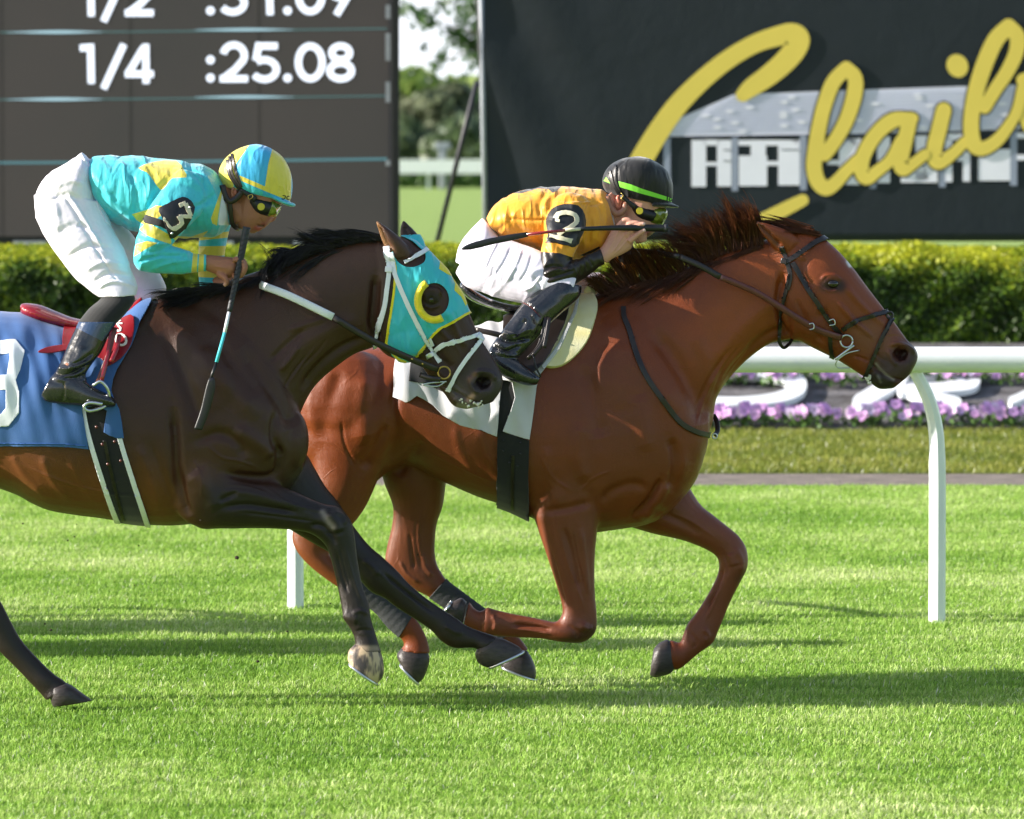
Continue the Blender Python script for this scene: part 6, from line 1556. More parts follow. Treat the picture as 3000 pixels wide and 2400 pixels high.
jk2, jme2 = garment(garm, 'silks_jacket', [M_gold, M_blk, M_leath, M_wstrap, M_yelsilk], K, .0042, 20,
    strokes=[([(1480, 640), (1560, 646), (1640, 640)], 5, -.006), ([(1500, 660), (1560, 690), (1600, 720)], 9, -.005), ([(1720, 600), (1730, 660), (1720, 730)], 8, -.008), ([(1745, 600), (1755, 650), (1748, 700)], 6, .006), ([(1700, 590), (1722, 600), (1770, 590)], 6, -.006), ([(1600, 560), (1580, 600), (1586, 640)], 8, -.007), ([(1640, 556), (1600, 590), (1600, 620)], 8, .006),
             ([(1590, 790), (1620, 780), (1664, 790)], 5, -.007), ([(1590, 806), (1630, 790), (1680, 790)], 5, .006), ([(1592, 820), (1640, 806), (1690, 790)], 4, -.005), ([(1684, 752), (1700, 780), (1704, 806)], 3.5, -.004), ([(1700, 746), (1716, 770), (1722, 796)], 3.5, -.004), ([(1716, 740), (1730, 764), (1738, 784)], 3.5, -.004), ([(1670, 764), (1684, 790), (1690, 820)], 3.5, .004)],
    wr=[((13, .0034, 55), dict(ang=(1.3, .4), region=[(1440, 550), (1790, 550), (1790, 760), (1440, 720)])), ((15, .002, 30), dict(ang=(1.2, .3), region=[(1583, 750), (1770, 720), (1770, 850), (1583, 860)], lenpx=(20, 50), wpx=(5, 7)))],
    jobs=[([(1570, 552), (1596, 540), (1650, 540), (1640, 552), (1620, 566), (1606, 554)], 1, 'near'), ([(1500, 566), (1580, 545), (1600, 545), (1530, 566)], 1, 'near'),
          (rpoly([(1600, 660), (1600, 640), (1616, 612), (1650, 598), (1694, 602), (1714, 630), (1716, 664), (1700, 700), (1684, 724), (1596, 724), (1592, 714), (1606, 700)], 2), 1, 'both', (-9, Y - .04)),
          ([(1580, 736), (1590, 712), (1640, 712), (1686, 728), (1680, 756), (1640, 742)], 0, 'both', (-9, Y - .1)), ([(1575, 745), (1582, 738), (1640, 742), (1682, 756), (1756, 722), (1780, 776), (1700, 870), (1575, 870)], 2, 'both', (-9, Y - .1)),
          ([(1776, 570), (1784, 566), (1810, 660), (1800, 664)], 3), ([(1806, 724), (1812, 700), (1880, 700), (1880, 764), (1840, 776), (1812, 766)], 1, 'both', (Y + .05, 9))])
pad = rpoly([(1622, 640), (1630, 622), (1650, 612), (1680, 616), (1696, 634), (1700, 664), (1688, 694), (1676, 722), (1640, 716), (1606, 706), (1610, 690)], 2)
shell(jme2, pad, 'number_pad', M_rub, K, .010, .006, 'near', (-9, Y - .05), None, 6)
for k, rb in enumerate((ribbon([(1633, 646), (1638, 632), (1660, 628), (1682, 634), (1686, 650), (1676, 664), (1636, 692)], 13, 2), ribbon([(1612, 694), (1640, 699), (1672, 708)], 14, 2), ribbon([(1630, 650), (1644, 652)], 9, 1))):
    shell(jme2, rb, 'number_stroke', M_cream, K, .0155 + .0007 * k, .002, 'near', (-9, Y - .05), None, 5)
pel = [(1446, 668, 1412, 640, .10), (1470, 700, 1376, 676, .14), (1480, 740, 1344, 720, .155), (1470, 780, 1334, 770, .14)]
thn = [(1400, 690, 1335, 800, .09, -.05), (1430, 688, 1362, 838, .105, -.08), (1470, 696, 1415, 858, .112, -.11), (1520, 712, 1470, 876, .11, -.14), (1580, 734, 1540, 890, .10, -.18), (1640, 768, 1610, 890, .085, -.21), (1690, 810, 1670, 876, .06, -.235)]
thf = [(1500, 720, 1450, 850, .1, .1), (1600, 760, 1560, 880, .09, .16), (1700, 800, 1640, 890, .08, .21), (1760, 800, 1720, 890, .07, .23), (1790, 840, 1750, 885, .05, .23)]
br2, bme2 = garment([loft(pel, Y, 32, 4), loft(thn, Y, 30, 4), loft(thf, Y, 28, 4)], 'breeches', [M_breech2], K, .0042, 22,
    strokes=[([(1560, 810), (1580, 850), (1540, 890)], 6, -.008), ([(1590, 800), (1560, 840), (1530, 850)], 5, .006), ([(1500, 720), (1476, 770), (1450, 810)], 5, -.005), ([(1530, 725), (1510, 780), (1480, 830)], 5, .005), ([(1430, 700), (1400, 750), (1380, 790)], 5, -.005), ([(1460, 705), (1436, 750), (1420, 790)], 4, .004), ([(1400, 690), (1376, 730), (1360, 770)], 5, .004), ([(1560, 740), (1545, 790), (1520, 830)], 5, -.005)],
    wr=[((18, .0022, 34), dict(ang=(2.1, .25), lenpx=(40, 90), wpx=(5, 8)))])
shaft = [(1704, 838, 1606, 818, .058, -.24), (1702, 862, 1584, 842, .062, -.25), (1684, 886, 1556, 866, .06, -.26), (1650, 914, 1526, 894, .057, -.275), (1612, 950, 1500, 930, .052, -.29), (1578, 990, 1474, 966, .047, -.305), (1536, 1034, 1448, 1000, .042, -.32), (1504, 1062, 1430, 1030, .038, -.325)]
foot = [(1446, 1012, 1426, 1048, .028, -.325), (1476, 1034, 1440, 1078, .036, -.33), (1512, 1050, 1474, 1104, .04, -.335), (1544, 1074, 1510, 1120, .041, -.34), (1570, 1092, 1546, 1130, .038, -.34), (1584, 1104, 1572, 1128, .024, -.34)]
bo2, bome2 = garment([loft(shaft, Y, 26, 4), loft(foot, Y, 24, 4)], 'boot', [M_boot, M_leath], K, .004, 10,
    strokes=[([(1528, 880), (1560, 900), (1586, 930)], 3, -.004), ([(1460, 990), (1500, 1000), (1560, 990)], 6, -.012), ([(1470, 975), (1510, 980), (1560, 960)], 7, .010), ([(1440, 1010), (1480, 1030), (1530, 1010)], 6, -.010), ([(1450, 1030), (1490, 1040), (1520, 1040)], 5, .007), ([(1500, 900), (1480, 950), (1450, 990)], 10, .007), ([(1540, 930), (1520, 970), (1500, 990)], 9, -.008), ([(1560, 910), (1570, 950), (1560, 980)], 8, .007)])
shell(bome2, ribbon([(1522, 882), (1556, 900), (1584, 930)], 3, 3), 'stitching', M_brlea, bo2, .001, .001, 'near')
garment([loft([s[:5] + (-s[5],) for s in shaft], Y, 22, 3), loft([s[:5] + (-s[5],) for s in foot], Y, 22, 3)], 'boot', [M_boot], K, .006, 8)
hst = [(1778, 566, 1962, 606, .088), (1768, 550, 1968, 592, .102), (1764, 530, 1972, 566, .108), (1772, 504, 1970, 532, .11), (1790, 482, 1956, 502, .105), (1820, 466, 1932, 480, .088), (1850, 460, 1905, 466, .06), (1872, 458, 1890, 461, .025)]
pk = [(1910, 590, 1908, 608, .09), (1945, 592, 1943, 608, .08), (1966, 594, 1964, 609, .06), (1984, 602, 1982, 609, .035), (1990, 605, 1989, 608, .012)]
M_caplime = M_plain('lime_band', rgb(130, 222, 66), .5, .05, 20, 0); M_capblk = silk('black_lycra', rgb(22, 22, 26), .42)
capo2, capme2 = cap(hst, Y, pk, K, [M_capblk, M_caplime], [([(1812, 531), (1815, 548), (1880, 568), (1969, 592), (1971, 582), (1880, 553), (1850, 541)], 1), ([(1768, 530), (1776, 519), (1788, 538)], 1)], 'cap',
    strokes=[([(1840, 468), (1812, 490), (1808, 540)], 3, -.002), ([(1904, 500), (1892, 550)], 2.5, -.0015)])
for rb in (ribbon([(1955, 576), (1954, 588)], 3, 1), ribbon(arc(1964, 584, 3.6, 5, 0, 330, 8), 2.2, 1)): shell(capme2, rb, 'cap_letter', Mtxt, capo2, .0012, .0006, 'near')
for k, (a, b, c) in enumerate((((1804, 484), (1804, 530), (1820, 570)), ((1788, 500), (1798, 540), (1818, 572)))):
    for yr_ in ((-9, YC), (YC, 9)): shell(capme2, ribbon([a, b, c], 7, 4), 'goggle_strap', M_rub, K, .004 + k * .0012, .0025, 'both', yr_)
mb = MB(); mb.add(*ptube([(1780, 576, Y - .082), (1788, 606, Y - .088), (1806, 626, Y - .09), (1826, 618, Y - .09), (1834, 594, Y - .086)], [.010, .013, .014, .013, .010], Y, 10, 4, .6)); mb.build('ear_guard', M_plain('padded_tan_leather', rgb(150, 104, 84), .35, .1), K)
mb = MB(); mb.add(*ptube([(1820, 572, Y - .094), (1844, 594, Y - .094), (1860, 608, Y - .088)], [.007, .010, .012], Y, 10, 4, .5)); mb.build('goggle_strap', M_rub, K)
mb = MB(); mb.add(*ptube([(1820, 566, Y - .1), (1826, 574, Y - .1), (1820, 582, Y - .1), (1826, 588, Y - .1)], .0026, Y, 6, 3)); mb.build('buckle', M_gold_m, K)
goggles(K, [(1856, 590, 1848, 618, .082), (1876, 592, 1860, 642, .086), (1904, 600, 1880, 654, .084), (1930, 610, 1908, 658, .076)], [(1920, 604, 1902, 658, .072), (1938, 606, 1922, 660, .064), (1953, 614, 1936, 660, .046), (1956, 630, 1944, 656, .024)], (1874, 618), Y, .089)
# ================================================================== tack, whips
def strap(pts, w, mat, name, parent, Y, off=.0, thick=.35, n=8, sub=5):
    """flat strap through free pixel points (px, py, Y), w in metres"""
    q = np.array([P(p[0], p[1], p[2] if len(p) > 2 else Y) for p in pts]); c = crom(q, sub) if len(q) > 2 else np.array([q[0] + (q[1] - q[0]) * t for t in np.linspace(0, 1, 6)])
    mb = MB(); mb.add(*tube(c, w / 2, n, thick)); return mb.build(name, mat, parent)
def ring(px, py, Y, r, t, mat, name, parent, tilt=.0, ax=1.0):
    c = P(px, py, Y); p = [c + np.array((r * math.cos(a) * ax, r * tilt * math.sin(a), r * math.sin(a))) for a in np.linspace(0, 2 * math.pi, 25)]
    mb = MB(); mb.add(*tube(p, t, 8)); return mb.build(name, mat, parent)
Y = YA
def wav(seed, a, kx, ky):
    g = np.random.default_rng(seed)
    def f(q, v):
        x, y = q[:, 0], q[:, 1]
        return a * (.5 + .5 * np.sin(x * kx + y * ky + .9 * np.sin(y * .012 + seed) + 1.1 * np.sin(x * .017))) + a * .5 * (.5 + .5 * np.sin(x * kx * 2.3 - y * ky * 1.6 + seed))
    return f
# ---- bay: cloth with number
M_bluecl = M_plain('blue_cotton', rgb(46, 92, 152), .75, .08, 10, .35, 260, .002, sheen=.2)
sc = empty('saddle_cloth', tuple(P(150, 1000, Y)), 'blue cotton saddle cloth with a large white 3 on the dark bay horse', 'saddle cloth')
poly = [(-150, 880), (0, 880), (445, 850), (446, 888), (428, 920), (410, 950), (398, 985), (385, 1017), (364, 1052), (344, 1086), (332, 1116), (326, 1146), (334, 1172), (348, 1200), (356, 1240), (362, 1283), (345, 1284), (322, 1276), (304, 1266), (308, 1236), (314, 1205), (290, 1190), (241, 1200), (250, 1255), (261, 1315), (200, 1308), (0, 1304), (-150, 1300)]
fw = wav(2, .010, .058, .022)
fold3 = lambda q, v: fw(q, v) * np.clip((1300 - q[:, 1]) / 200, .25, 1) * np.clip((400 - q[:, 0]) / 80, .1, 1) * np.clip((q[:, 1] - 930) / 120, .15, 1) + .004
so3 = shell(bay_me, poly, 'cloth', M_bluecl, sc, .010, .004, 'both', None, fold3)
M_num = M_plain('white_cotton', rgb(228, 232, 240), .7, .05, 12, .3, 200, .002)
for k, rb in enumerate(([(-60, 1005), (46, 1005), (72, 1036), (60, 1090), (48, 1118), (58, 1150), (58, 1210), (28, 1247), (-60, 1250), (-60, 1215), (6, 1212), (20, 1196), (20, 1146), (-20, 1144), (-20, 1106), (22, 1104), (30, 1056), (28, 1044), (-60, 1042)],)):
    shell(bay_me, rb, 'number', M_num, sc, .013, .003, 'near', None, fold3)
# stitching hem
shell(bay_me, [(-150, 1290), (0, 1294), (200, 1298), (252, 1304), (252, 1307), (200, 1301), (0, 1297), (-150, 1293)], 'hem_stitching', M_plain('blue_thread', rgb(40, 84, 150), .8), sc, .0122, .003, 'near', None, fold3)
# ---- bay: saddle
sa = empty('racing_saddle', tuple(P(260, 940, Y)), 'small red leather racing saddle on the blue cloth', 'saddle')
seat = [(60, 892, 60, 906, .02), (78, 888, 64, 920, .06), (120, 894, 90, 936, .085), (165, 912, 140, 952, .088), (220, 932, 210, 966, .08), (290, 940, 288, 972, .07), (350, 915, 352, 960, .06), (400, 880, 410, 930, .045), (415, 868, 425, 900, .02)]
me = remesh([loft(seat, Y, 28, 4)], .005); taubin(me, 8); link('seat', me, sa, [M_redlea])
M_red2 = M_plain('matt_red_leather', rgb(130, 18, 30), .38, .08, 20, .15, 80, .002)
shell(bay_me, rpoly([(186, 968), (200, 962), (330, 960), (390, 935), (396, 965), (386, 1010), (370, 1040), (345, 1066), (318, 1080), (300, 1060), (250, 1050), (200, 1040), (182, 1020)], 3), 'flap', M_red2, sa, .024, .004, 'both', None, lambda q, v: fold3(q, v) * .3)
M_wtx = M_plain('white_letter', rgb(235, 225, 225), .5)
for k, rb in enumerate((ribbon([(364, 952), (352, 962), (362, 976), (356, 984), (346, 976)], 5, 2), ribbon([(346, 962), (368, 962)], 4, 1), ribbon(arc(360, 1008, 12, 15, 0, 200, 10), 6, 1), ribbon(arc(360, 1008, 12, 15, 180, 380, 10), 6, 1))):
    shell(bay_me, rb, 'letter', M_wtx, sa, .027 + k * .0004, .002, 'near', None, lambda q, v: fold3(q, v) * .3)
shell(bay_me, rpoly([(109, 1046), (130, 1036), (180, 1030), (200, 1032), (200, 1044), (150, 1050), (120, 1050)], 2), 'strap_end', M_red2, sa, .030, .004, 'near', None, lambda q, v: .01 + 0 * q[:, 0])
for k, (a, b) in enumerate((((338, 960), (286, 1122)), ((328, 962), (296, 1118)), ((350, 980), (326, 1060)))):
    strap([(a[0], a[1], Y - .30), ((a[0] + b[0]) / 2 + 4, (a[1] + b[1]) / 2, Y - .345), (b[0], b[1], Y - .365)], .018, M_brlea if k == 0 else M_redlea, 'stirrup_leather', sa, Y, thick=.3)
mb = MB(); c = [(272, 1130, Y - .372), (294, 1118, Y - .375), (312, 1134, Y - .37), (320, 1156, Y - .36), (316, 1178, Y - .355), (300, 1194, Y - .37), (262, 1204, Y - .385), (246, 1192, Y - .39), (262, 1180, Y - .39), (300, 1184, Y - .385)]
mb.add(*ptube(c, .0062, Y, 10, 4)); mb.build('stirrup', M_steel, sa)
strap([(318, 1118, Y + .36), (326, 1160, Y + .35), (300, 1196, Y + .36), (256, 1196, Y + .37)], .010, M_steel, 'stirrup', sa, Y, thick=1)
# ---- bay: girth
gi = empty('girth', tuple(P(300, 1350, Y)), 'black elastic girth with white edges round the bay horse', 'girth')
gl = [(236, 1180), (250, 1255), (276, 1345), (304, 1430), (330, 1500), (350, 1545)]; gr = [(330, 1185), (345, 1256), (362, 1318), (392, 1410), (416, 1480), (440, 1550)]
shell(bay_me, gl + gr[::-1], 'band', M_sock, gi, .007, .005)
for side_ in (gl, gr):
    L = [(x + (4 if side_ is gl else -2), y) for x, y in side_]
    shell(bay_me, ribbon(L, 14, 4), 'white_edge', M_wstrap, gi, .011, .006)
shell(bay_me, ribbon([(306, 1290), (330, 1400), (362, 1520)], 9, 5), 'keeper_strap', M_leath, gi, .011, .003, 'near')
for a, b in ((283, 1251), (300, 1302), (336, 1294), (316, 1360), (354, 1350)): MB().add(*ptube([(a, b, Y - .338), (a, b, Y - .346)], .006, Y, 12, 1)).build('stud', M_brlea, gi)
# ---- bay: hood
ho = empty('blinker_hood', tuple(P(1250, 860, Y)), 'turquoise racing hood with yellow trim and one yellow eye cup on the bay horse', 'hood')
hood = rpoly([(1145, 744), (1156, 732)], 1) if False else [(1142, 750), (1150, 738), (1166, 726), (1176, 690), (1250, 690), (1320, 760), (1370, 850), (1400, 914), (1372, 917), (1326, 943), (1284, 966), (1257, 994), (1238, 1017), (1217, 1043), (1208, 1060), (1175, 1060), (1150, 1040), (1131, 1002), (1138, 955), (1145, 915), (1152, 868), (1155, 841), (1158, 800), (1158, 786), (1150, 768)]
M_hood = silk('turquoise_nylon', rgb(58, 184, 198), .4)
M_yelt = silk('yellow_trim', rgb(232, 214, 40), .45)
hw = wav(5, .003, .10, .05)
ho_o = shell(bay_me, hood, 'hood_fabric', M_hood, ho, .005, .003, 'both', None, lambda q, v: hw(q, v))
# near ear and eye openings cut away
def punch(o, poly, side='near'):
    me = o.data; bm = bmesh.new(); bm.from_mesh(me)
    fs = [f for f in bm.faces if f.calc_center_median().y < Y] if side == 'near' else [f for f in bm.faces if f.calc_center_median().y > Y]
    fs = cut_poly(bm, poly, fs); ins = inside(PXY(np.array([f.calc_center_median()[:] for f in fs])), poly)
    bmesh.ops.delete(bm, geom=[f for f, k in zip(fs, ins) if k], context='FACES'); bm.to_mesh(me); bm.free(); me.update()
eyeh = [(1273 + 43 * math.cos(a), 878 + 49 * math.sin(a)) for a in np.linspace(0, 6.283, 37)[:-1]]
earh = rpoly([(1150, 735), (1164, 765), (1190, 782), (1220, 780), (1244, 766), (1246, 742), (1228, 722), (1200, 700), (1160, 690)], 3)
for s_ in ('near', 'far'): punch(ho_o, eyeh, s_); punch(ho_o, earh, s_)
def trim(pts, w, nm='trim', side='both', lift=.0065): shell(bay_me, ribbon(pts, w, 4), nm, M_yelt, ho, lift, .003, side, None, lambda q, v: hw(q, v))
trim([(1400, 912), (1372, 917), (1326, 943), (1284, 966), (1257, 994), (1238, 1017), (1217, 1045)], 7)
trim([(1133, 1004), (1139, 955), (1146, 915), (1153, 868), (1156, 841), (1159, 800), (1158, 780), (1150, 752)], 7); trim([(1133, 1004), (1160, 1042), (1190, 1056)], 6)
dm = [(1246, 704), (1262, 722), (1284, 742), (1282, 760), (1300, 776), (1316, 800), (1322, 822), (1334, 832), (1346, 860), (1352, 882), (1366, 900), (1362, 872), (1360, 850), (1392, 850), (1330, 750), (1280, 690)]
for yr_ in ((-9, YA), (YA, 9)): shell(bay_me, [(1236, 706), (1250, 722), (1262, 742), (1280, 752), (1286, 770), (1284, 790), (1304, 806), (1320, 812), (1330, 832), (1328, 852), (1346, 872), (1360, 898), (1364, 890), (1400, 890), (1330, 750), (1260, 680)], 'yellow_diamond', M_yelt, ho, .0066, .003, 'both', yr_, lambda q, v: hw(q, v))
cp = arc(1273, 880, 48, 56, 62, 242, 18)
q = [P(a, b, Y - .125) for a, b in cp]
me = None
mb = MB(); mb.add(*tube([P(a, b, Y - .118) for a, b in cp], .0135, 10, 1.3)); mb.add(*tube([P(1273 + (a - 1273) * 1.16, 880 + (b - 880) * 1.14, Y - .108) for a, b in cp], .006, 8)); mb.build('eye_cup', M_yelt, ho)
# ---- bay: bridle and reins
b = empty('bridle', tuple(P(1280, 1000, Y)), 'white webbing bridle and long reins, white then black, on the bay horse', 'bridle')
def bs_(pts, w, nm, m=None, lift=.009, side='both', th=.004): return shell(bay_me, ribbon(pts, w, 5), nm, m or M_wstrap, b, lift, th, side)
bs_([(1134, 722), (1138, 760), (1140, 799), (1134, 850), (1127, 901), (1108, 971), (1096, 1024)], 13, 'throatlatch')
bs_([(1148, 740), (1154, 790), (1164, 823), (1196, 897), (1233, 971), (1246, 998), (1258, 1013), (1275, 1042), (1288, 1062)], 13, 'cheek_strap', None, .011)
bs_([(1184, 770), (1210, 756), (1240, 740), (1262, 722)], 12, 'browband', None, .012)
bs_([(1270, 1034), (1282, 1020), (1302, 1008), (1350, 996), (1404, 980)], 12, 'noseband', None, .010); bs_([(1258, 990), (1270, 1012)], 9, 'noseband_link')
bs_([(1410, 990), (1394, 1014), (1363, 1055), (1335, 1100), (1314, 1146)], 12, 'lower_noseband', None, .012)
bs_([(1130, 790), (1150, 792)], 16, 'keeper', None, .015, 'near')
bs_([(1256, 1034), (1262, 1046)], 20, 'buckle', M_steel, .0155, 'near', .003); bs_([(1394, 984), (1412, 996)], 14, 'loop', None, .015)
ring(1301, 1092, Y - .075, .024, .0035, M_gold_m, 'bit_ring', b)
strap([(1302, 1120, Y - .07), (1280, 1132, Y - .075), (1240, 1128, Y - .08), (1262, 1122, Y - .08), (1308, 1118, Y - .07)], .006, M_steel, 'bit', b, Y, thick=1)
strap([(1230, 1098, Y - .06), (1262, 1108, Y - .08), (1290, 1112, Y - .08)], .02, M_leath, 'curb_strap', b, Y, thick=.3)
# ring on the far side, too
ring(1301, 1092, Y + .075, .024, .0035, M_gold_m, 'bit_ring', b)
re_ = [(750, 826, Y + .05), (772, 838, Y - .10), (850, 868, Y - .155), (976, 929, Y - .165), (1094, 1000, Y - .155), (1200, 1050, Y - .125), (1284, 1084, Y - .085)]
strap(re_[:4], .031, M_wstrap, 'rein_grip', b, Y, thick=.22); strap([re_[3], re_[4], re_[5], re_[6]], .026, M_leath, 'rein', b, Y, thick=.22)
strap([(690, 826, Y - .03), (725, 822, Y - .02), (752, 826, Y + .04)], .02, M_wstrap, 'rein_grip', b, Y, thick=.3)
strap([(750, 826, Y + .10), (900, 868, Y + .16), (1094, 990, Y + .16), (1290, 1086, Y + .09)], .026, M_leath, 'rein', b, Y, thick=.22)
for px, py in ((1207, 1052), (1238, 1066)): MB().add(*ptube([(px, py, Y - .135 + (px - 1207) * .0004), (px, py, Y - .139 + (px - 1207) * .0004)], .004, Y, 10, 1)).build('stud', M_gold_m, b)
# foam on the bay's lips
g = np.random.default_rng(3); mb = MB()
for k in range(26):
    t = g.random(); mb.add(*pball(1345 + 66 * t + g.normal(0, 3), 1176 + 18 * t + g.normal(0, 5) - 14 * (t > .5) * g.random(), Y - .035 - .012 * g.random(), *(0.0025 + .004 * g.random(3))))
mb.build('foam', M_plain('foam', rgb(214, 212, 198), .4, .1, 90, .4, 200, .002), bay)

# ---- whip of the bay's rider
w = empty('whip', tuple(P(660, 920, Y)), 'upright racing whip with black wrapped handle and pale blue shaft held by the turquoise jockey', 'whip')
yw = Y - .185
mb = MB(); mb.add(*ptube([(723, 666, yw), (700, 780, yw - .02), (672, 912, yw - .06)], [.0155, .0125, .0105], Y, 14, 14)); 
hm = M_plain('whip_grip', rgb(44, 46, 52), .55, .15, 60, .3, 120, .002); mb.build('handle', hm, w)
mb = MB()
for k in range(17):
    t = k / 17; a = np.array((723 - 51 * t - 5, 670 + 240 * t)); bq = np.array((723 - 51 * t + 5, 676 + 240 * t)); r = .0158 - .005 * t
    c0 = P(723 - 51 * t, 674 + 240 * t, yw - .06 * t); p = [c0 + np.array((r * math.cos(u), r * math.sin(u), .006 * math.cos(u))) for u in np.linspace(0, 6.283, 17)]
    mb.add(*tube(p, .0012, 5))
mb.build('grip_wrap', M_rub, w)
MB().add(*ptube([(671, 915, yw - .06), (658, 975, yw - .09)], .0068, Y, 12, 2)).build('shaft_white', M_wstrap, w)
MB().add(*ptube([(658, 975, yw - .09), (634, 1062, yw - .13)], .0066, Y, 12, 2)).build('shaft_blue', M_cyan, w)
MB().add(*ptube([(634, 1062, yw - .13), (618, 1108, yw - .16)], .006, Y, 12, 2)).build('shaft_tip', M_rub, w)
o = MB().add(*loft([(612, 1108, 628, 1106, .005), (602, 1140, 630, 1140, .006), (588, 1200, 614, 1204, .006), (570, 1252, 594, 1256, .006), (570, 1256, 594, 1260, .004)], yw - .17, 16, 3, 3)).build('flap', M_rub, w)
# ---- whip of the chestnut's rider
Y = YC
w = empty('whip', tuple(P(1650, 680, Y)), 'level racing whip with red shaft held across his face by the gold jockey', 'whip')
yw = Y - .19
MB().add(*ptube([(1956, 669, yw + .03), (1890, 668, yw + .02), (1800, 668, yw - .02), (1700, 671, yw - .09)], [.0155, .0145, .011, .0085], Y, 14, 6)).build('handle', M_rub, w)
MB().add(*ptube([(1946, 669, yw + .03), (1955, 669, yw + .03)], .0165, Y, 14, 2)).build('end_cap', hm, w)
MB().add(*ptube([(1700, 671, yw - .09), (1655, 675, yw - .11)], .0068, Y, 12, 2)).build('shaft_cream', M_cream, w)
MB().add(*ptube([(1655, 675, yw - .11), (1543, 687, yw - .12)], .0062, Y, 12, 2)).build('shaft_red', M_redlea, w)
MB().add(*loft([(1546, 680, 1548, 694, .004), (1500, 686, 1504, 704, .005), (1440, 697, 1446, 716, .006), (1380, 712, 1384, 731, .006), (1352, 726, 1354, 733, .004)], yw - .12, 16, 3, 3)).build('flap', M_rub, w)
# ---- chestnut: cloths
M_wcl = M_plain('white_cotton_cloth', rgb(190, 190, 194), .7, .05, 10, .35, 240, .002, sheen=.2)
sc = empty('saddle_cloth', tuple(P(1450, 1000, Y)), 'white cotton saddle cloth with rippled lower edge on the chestnut horse', 'saddle cloth')
fc = wav(9, .016, .045, .02)
poly = [(1164, 1050), (1250, 980), (1340, 900), (1400, 850), (1560, 820), (1700, 820), (1706, 878), (1694, 920), (1682, 957), (1664, 990), (1645, 1017), (1618, 1056), (1594, 1086), (1578, 1104), (1570, 1140), (1562, 1200), (1555, 1250), (1549, 1286), (1510, 1276), (1473, 1263), (1490, 1220), (1508, 1170), (1500, 1130), (1470, 1120), (1462, 1200), (1456, 1276), (1414, 1263), (1349, 1245), (1298, 1217), (1270, 1190), (1240, 1172), (1222, 1164), (1205, 1176), (1192, 1182), (1168, 1170), (1145, 1161), (1150, 1130), (1152, 1100), (1158, 1070)]
foldc = lambda q, v: fc(q, v) * np.clip((1600 - q[:, 0]) / 100, .25, 1) + .006
shell(che_me, poly, 'cloth', M_wcl, sc, .012, .004, 'both', None, foldc)
shell(che_me, [(1206, 1066), (1300, 1050), (1340, 1150), (1294, 1152), (1250, 1132), (1200, 1128)], 'black_patch', M_sock, sc, .016, .003, 'near', None, foldc)
fp = empty('foam_pad', tuple(P(1690, 960, Y)), 'cream foam pad showing in front of the white cloth on the chestnut horse', 'pad')
padp = rpoly([(1690, 860), (1740, 866), (1751, 892), (1748, 920), (1738, 957), (1726, 990), (1710, 1017), (1688, 1042), (1664, 1063), (1636, 1077), (1603, 1078), (1590, 1060), (1620, 1000), (1660, 940)], 3)
def foam_mat():
    t = NT('cream_foam'); t.l(t.ramp(t.noise(5, 3, t.pos()).outputs['Fac'], [(.35, rgb(232, 228, 196)), (.7, rgb(226, 212, 140))]), t.b.inputs['Base Color']); t.bump(t.noise(160, 3, t.pos()).outputs['Fac'], .4, .003); t.set(rough=.85); return t.m
po = shell(che_me, padp, 'foam', foam_mat(), fp, .026, .026, 'both', None, None)
mm = po.modifiers.new('bevel', 'BEVEL'); mm.width = .008; mm.segments = 3; mm.limit_method = 'ANGLE'; mm.angle_limit = R(50)
shell(che_me, [(1640, 1030), (1690, 930), (1706, 870), (1700, 868), (1680, 930), (1632, 1022), (1585, 1082), (1592, 1090)], 'cloth_edge', M_wcl, sc, .034, .005, 'near', None, None)
# ---- chestnut: saddle
sa = empty('racing_saddle', tuple(P(1480, 900, Y)), 'small black leather racing saddle under the gold jockey', 'saddle')
seat = [(1350, 826, 1346, 836, .03), (1362, 828, 1350, 852, .07), (1392, 850, 1376, 878, .088), (1440, 876, 1428, 900, .085), (1500, 892, 1494, 916, .078), (1560, 894, 1560, 922, .07), (1620, 876, 1622, 910, .055), (1664, 850, 1668, 880, .04)]
me = remesh([loft(seat, Y, 28, 4)], .005); taubin(me, 8); link('seat', me, sa, [M_boot])
shell(che_me, rpoly([(1500, 905), (1580, 890), (1660, 868), (1672, 900), (1660, 950), (1630, 1010), (1600, 1060), (1560, 1100), (1500, 1110), (1470, 1060), (1480, 980)], 3), 'flap', M_leath, sa, .036, .005, 'both', None, lambda q, v: foldc(q, v) * .3)
for k, (a, b2, c2) in enumerate((((1600, 930), (1580, 1010), (1546, 1052)), ((1606, 935), (1592, 1000), (1560, 1044)), ((1610, 930), (1602, 980), (1594, 1020)))):
    strap([(a[0], a[1], Y - .335), (b2[0], b2[1], Y - .355), (c2[0], c2[1], Y - .365)], .016, M_leath, 'stirrup_leather', sa, Y, thick=.3)
strap([(1562, 1040, Y - .37), (1570, 1074, Y - .385), (1584, 1104, Y - .38)], .008, M_rub, 'stirrup', sa, Y, thick=1)
strap([(1392, 966, Y - .30), (1440, 976, Y - .325), (1480, 986, Y - .33)], .022, M_leath, 'back_strap', sa, Y, thick=.25)
gi = empty('girth', tuple(P(1500, 1350, Y)), 'plain black elastic girth round the chestnut horse', 'girth')
shell(che_me, [(1466, 1110), (1520, 1110), (1512, 1170), (1494, 1222), (1480, 1266), (1549, 1290), (1548, 1400), (1556, 1540), (1440, 1540), (1460, 1470), (1456, 1360), (1458, 1250)], 'band', M_sock, gi, .020, .008)
shell(che_me, ribbon([(1503, 1330), (1503, 1400), (1506, 1480)], 9, 4), 'keeper_strap', M_leath, gi, .024, .003, 'near')
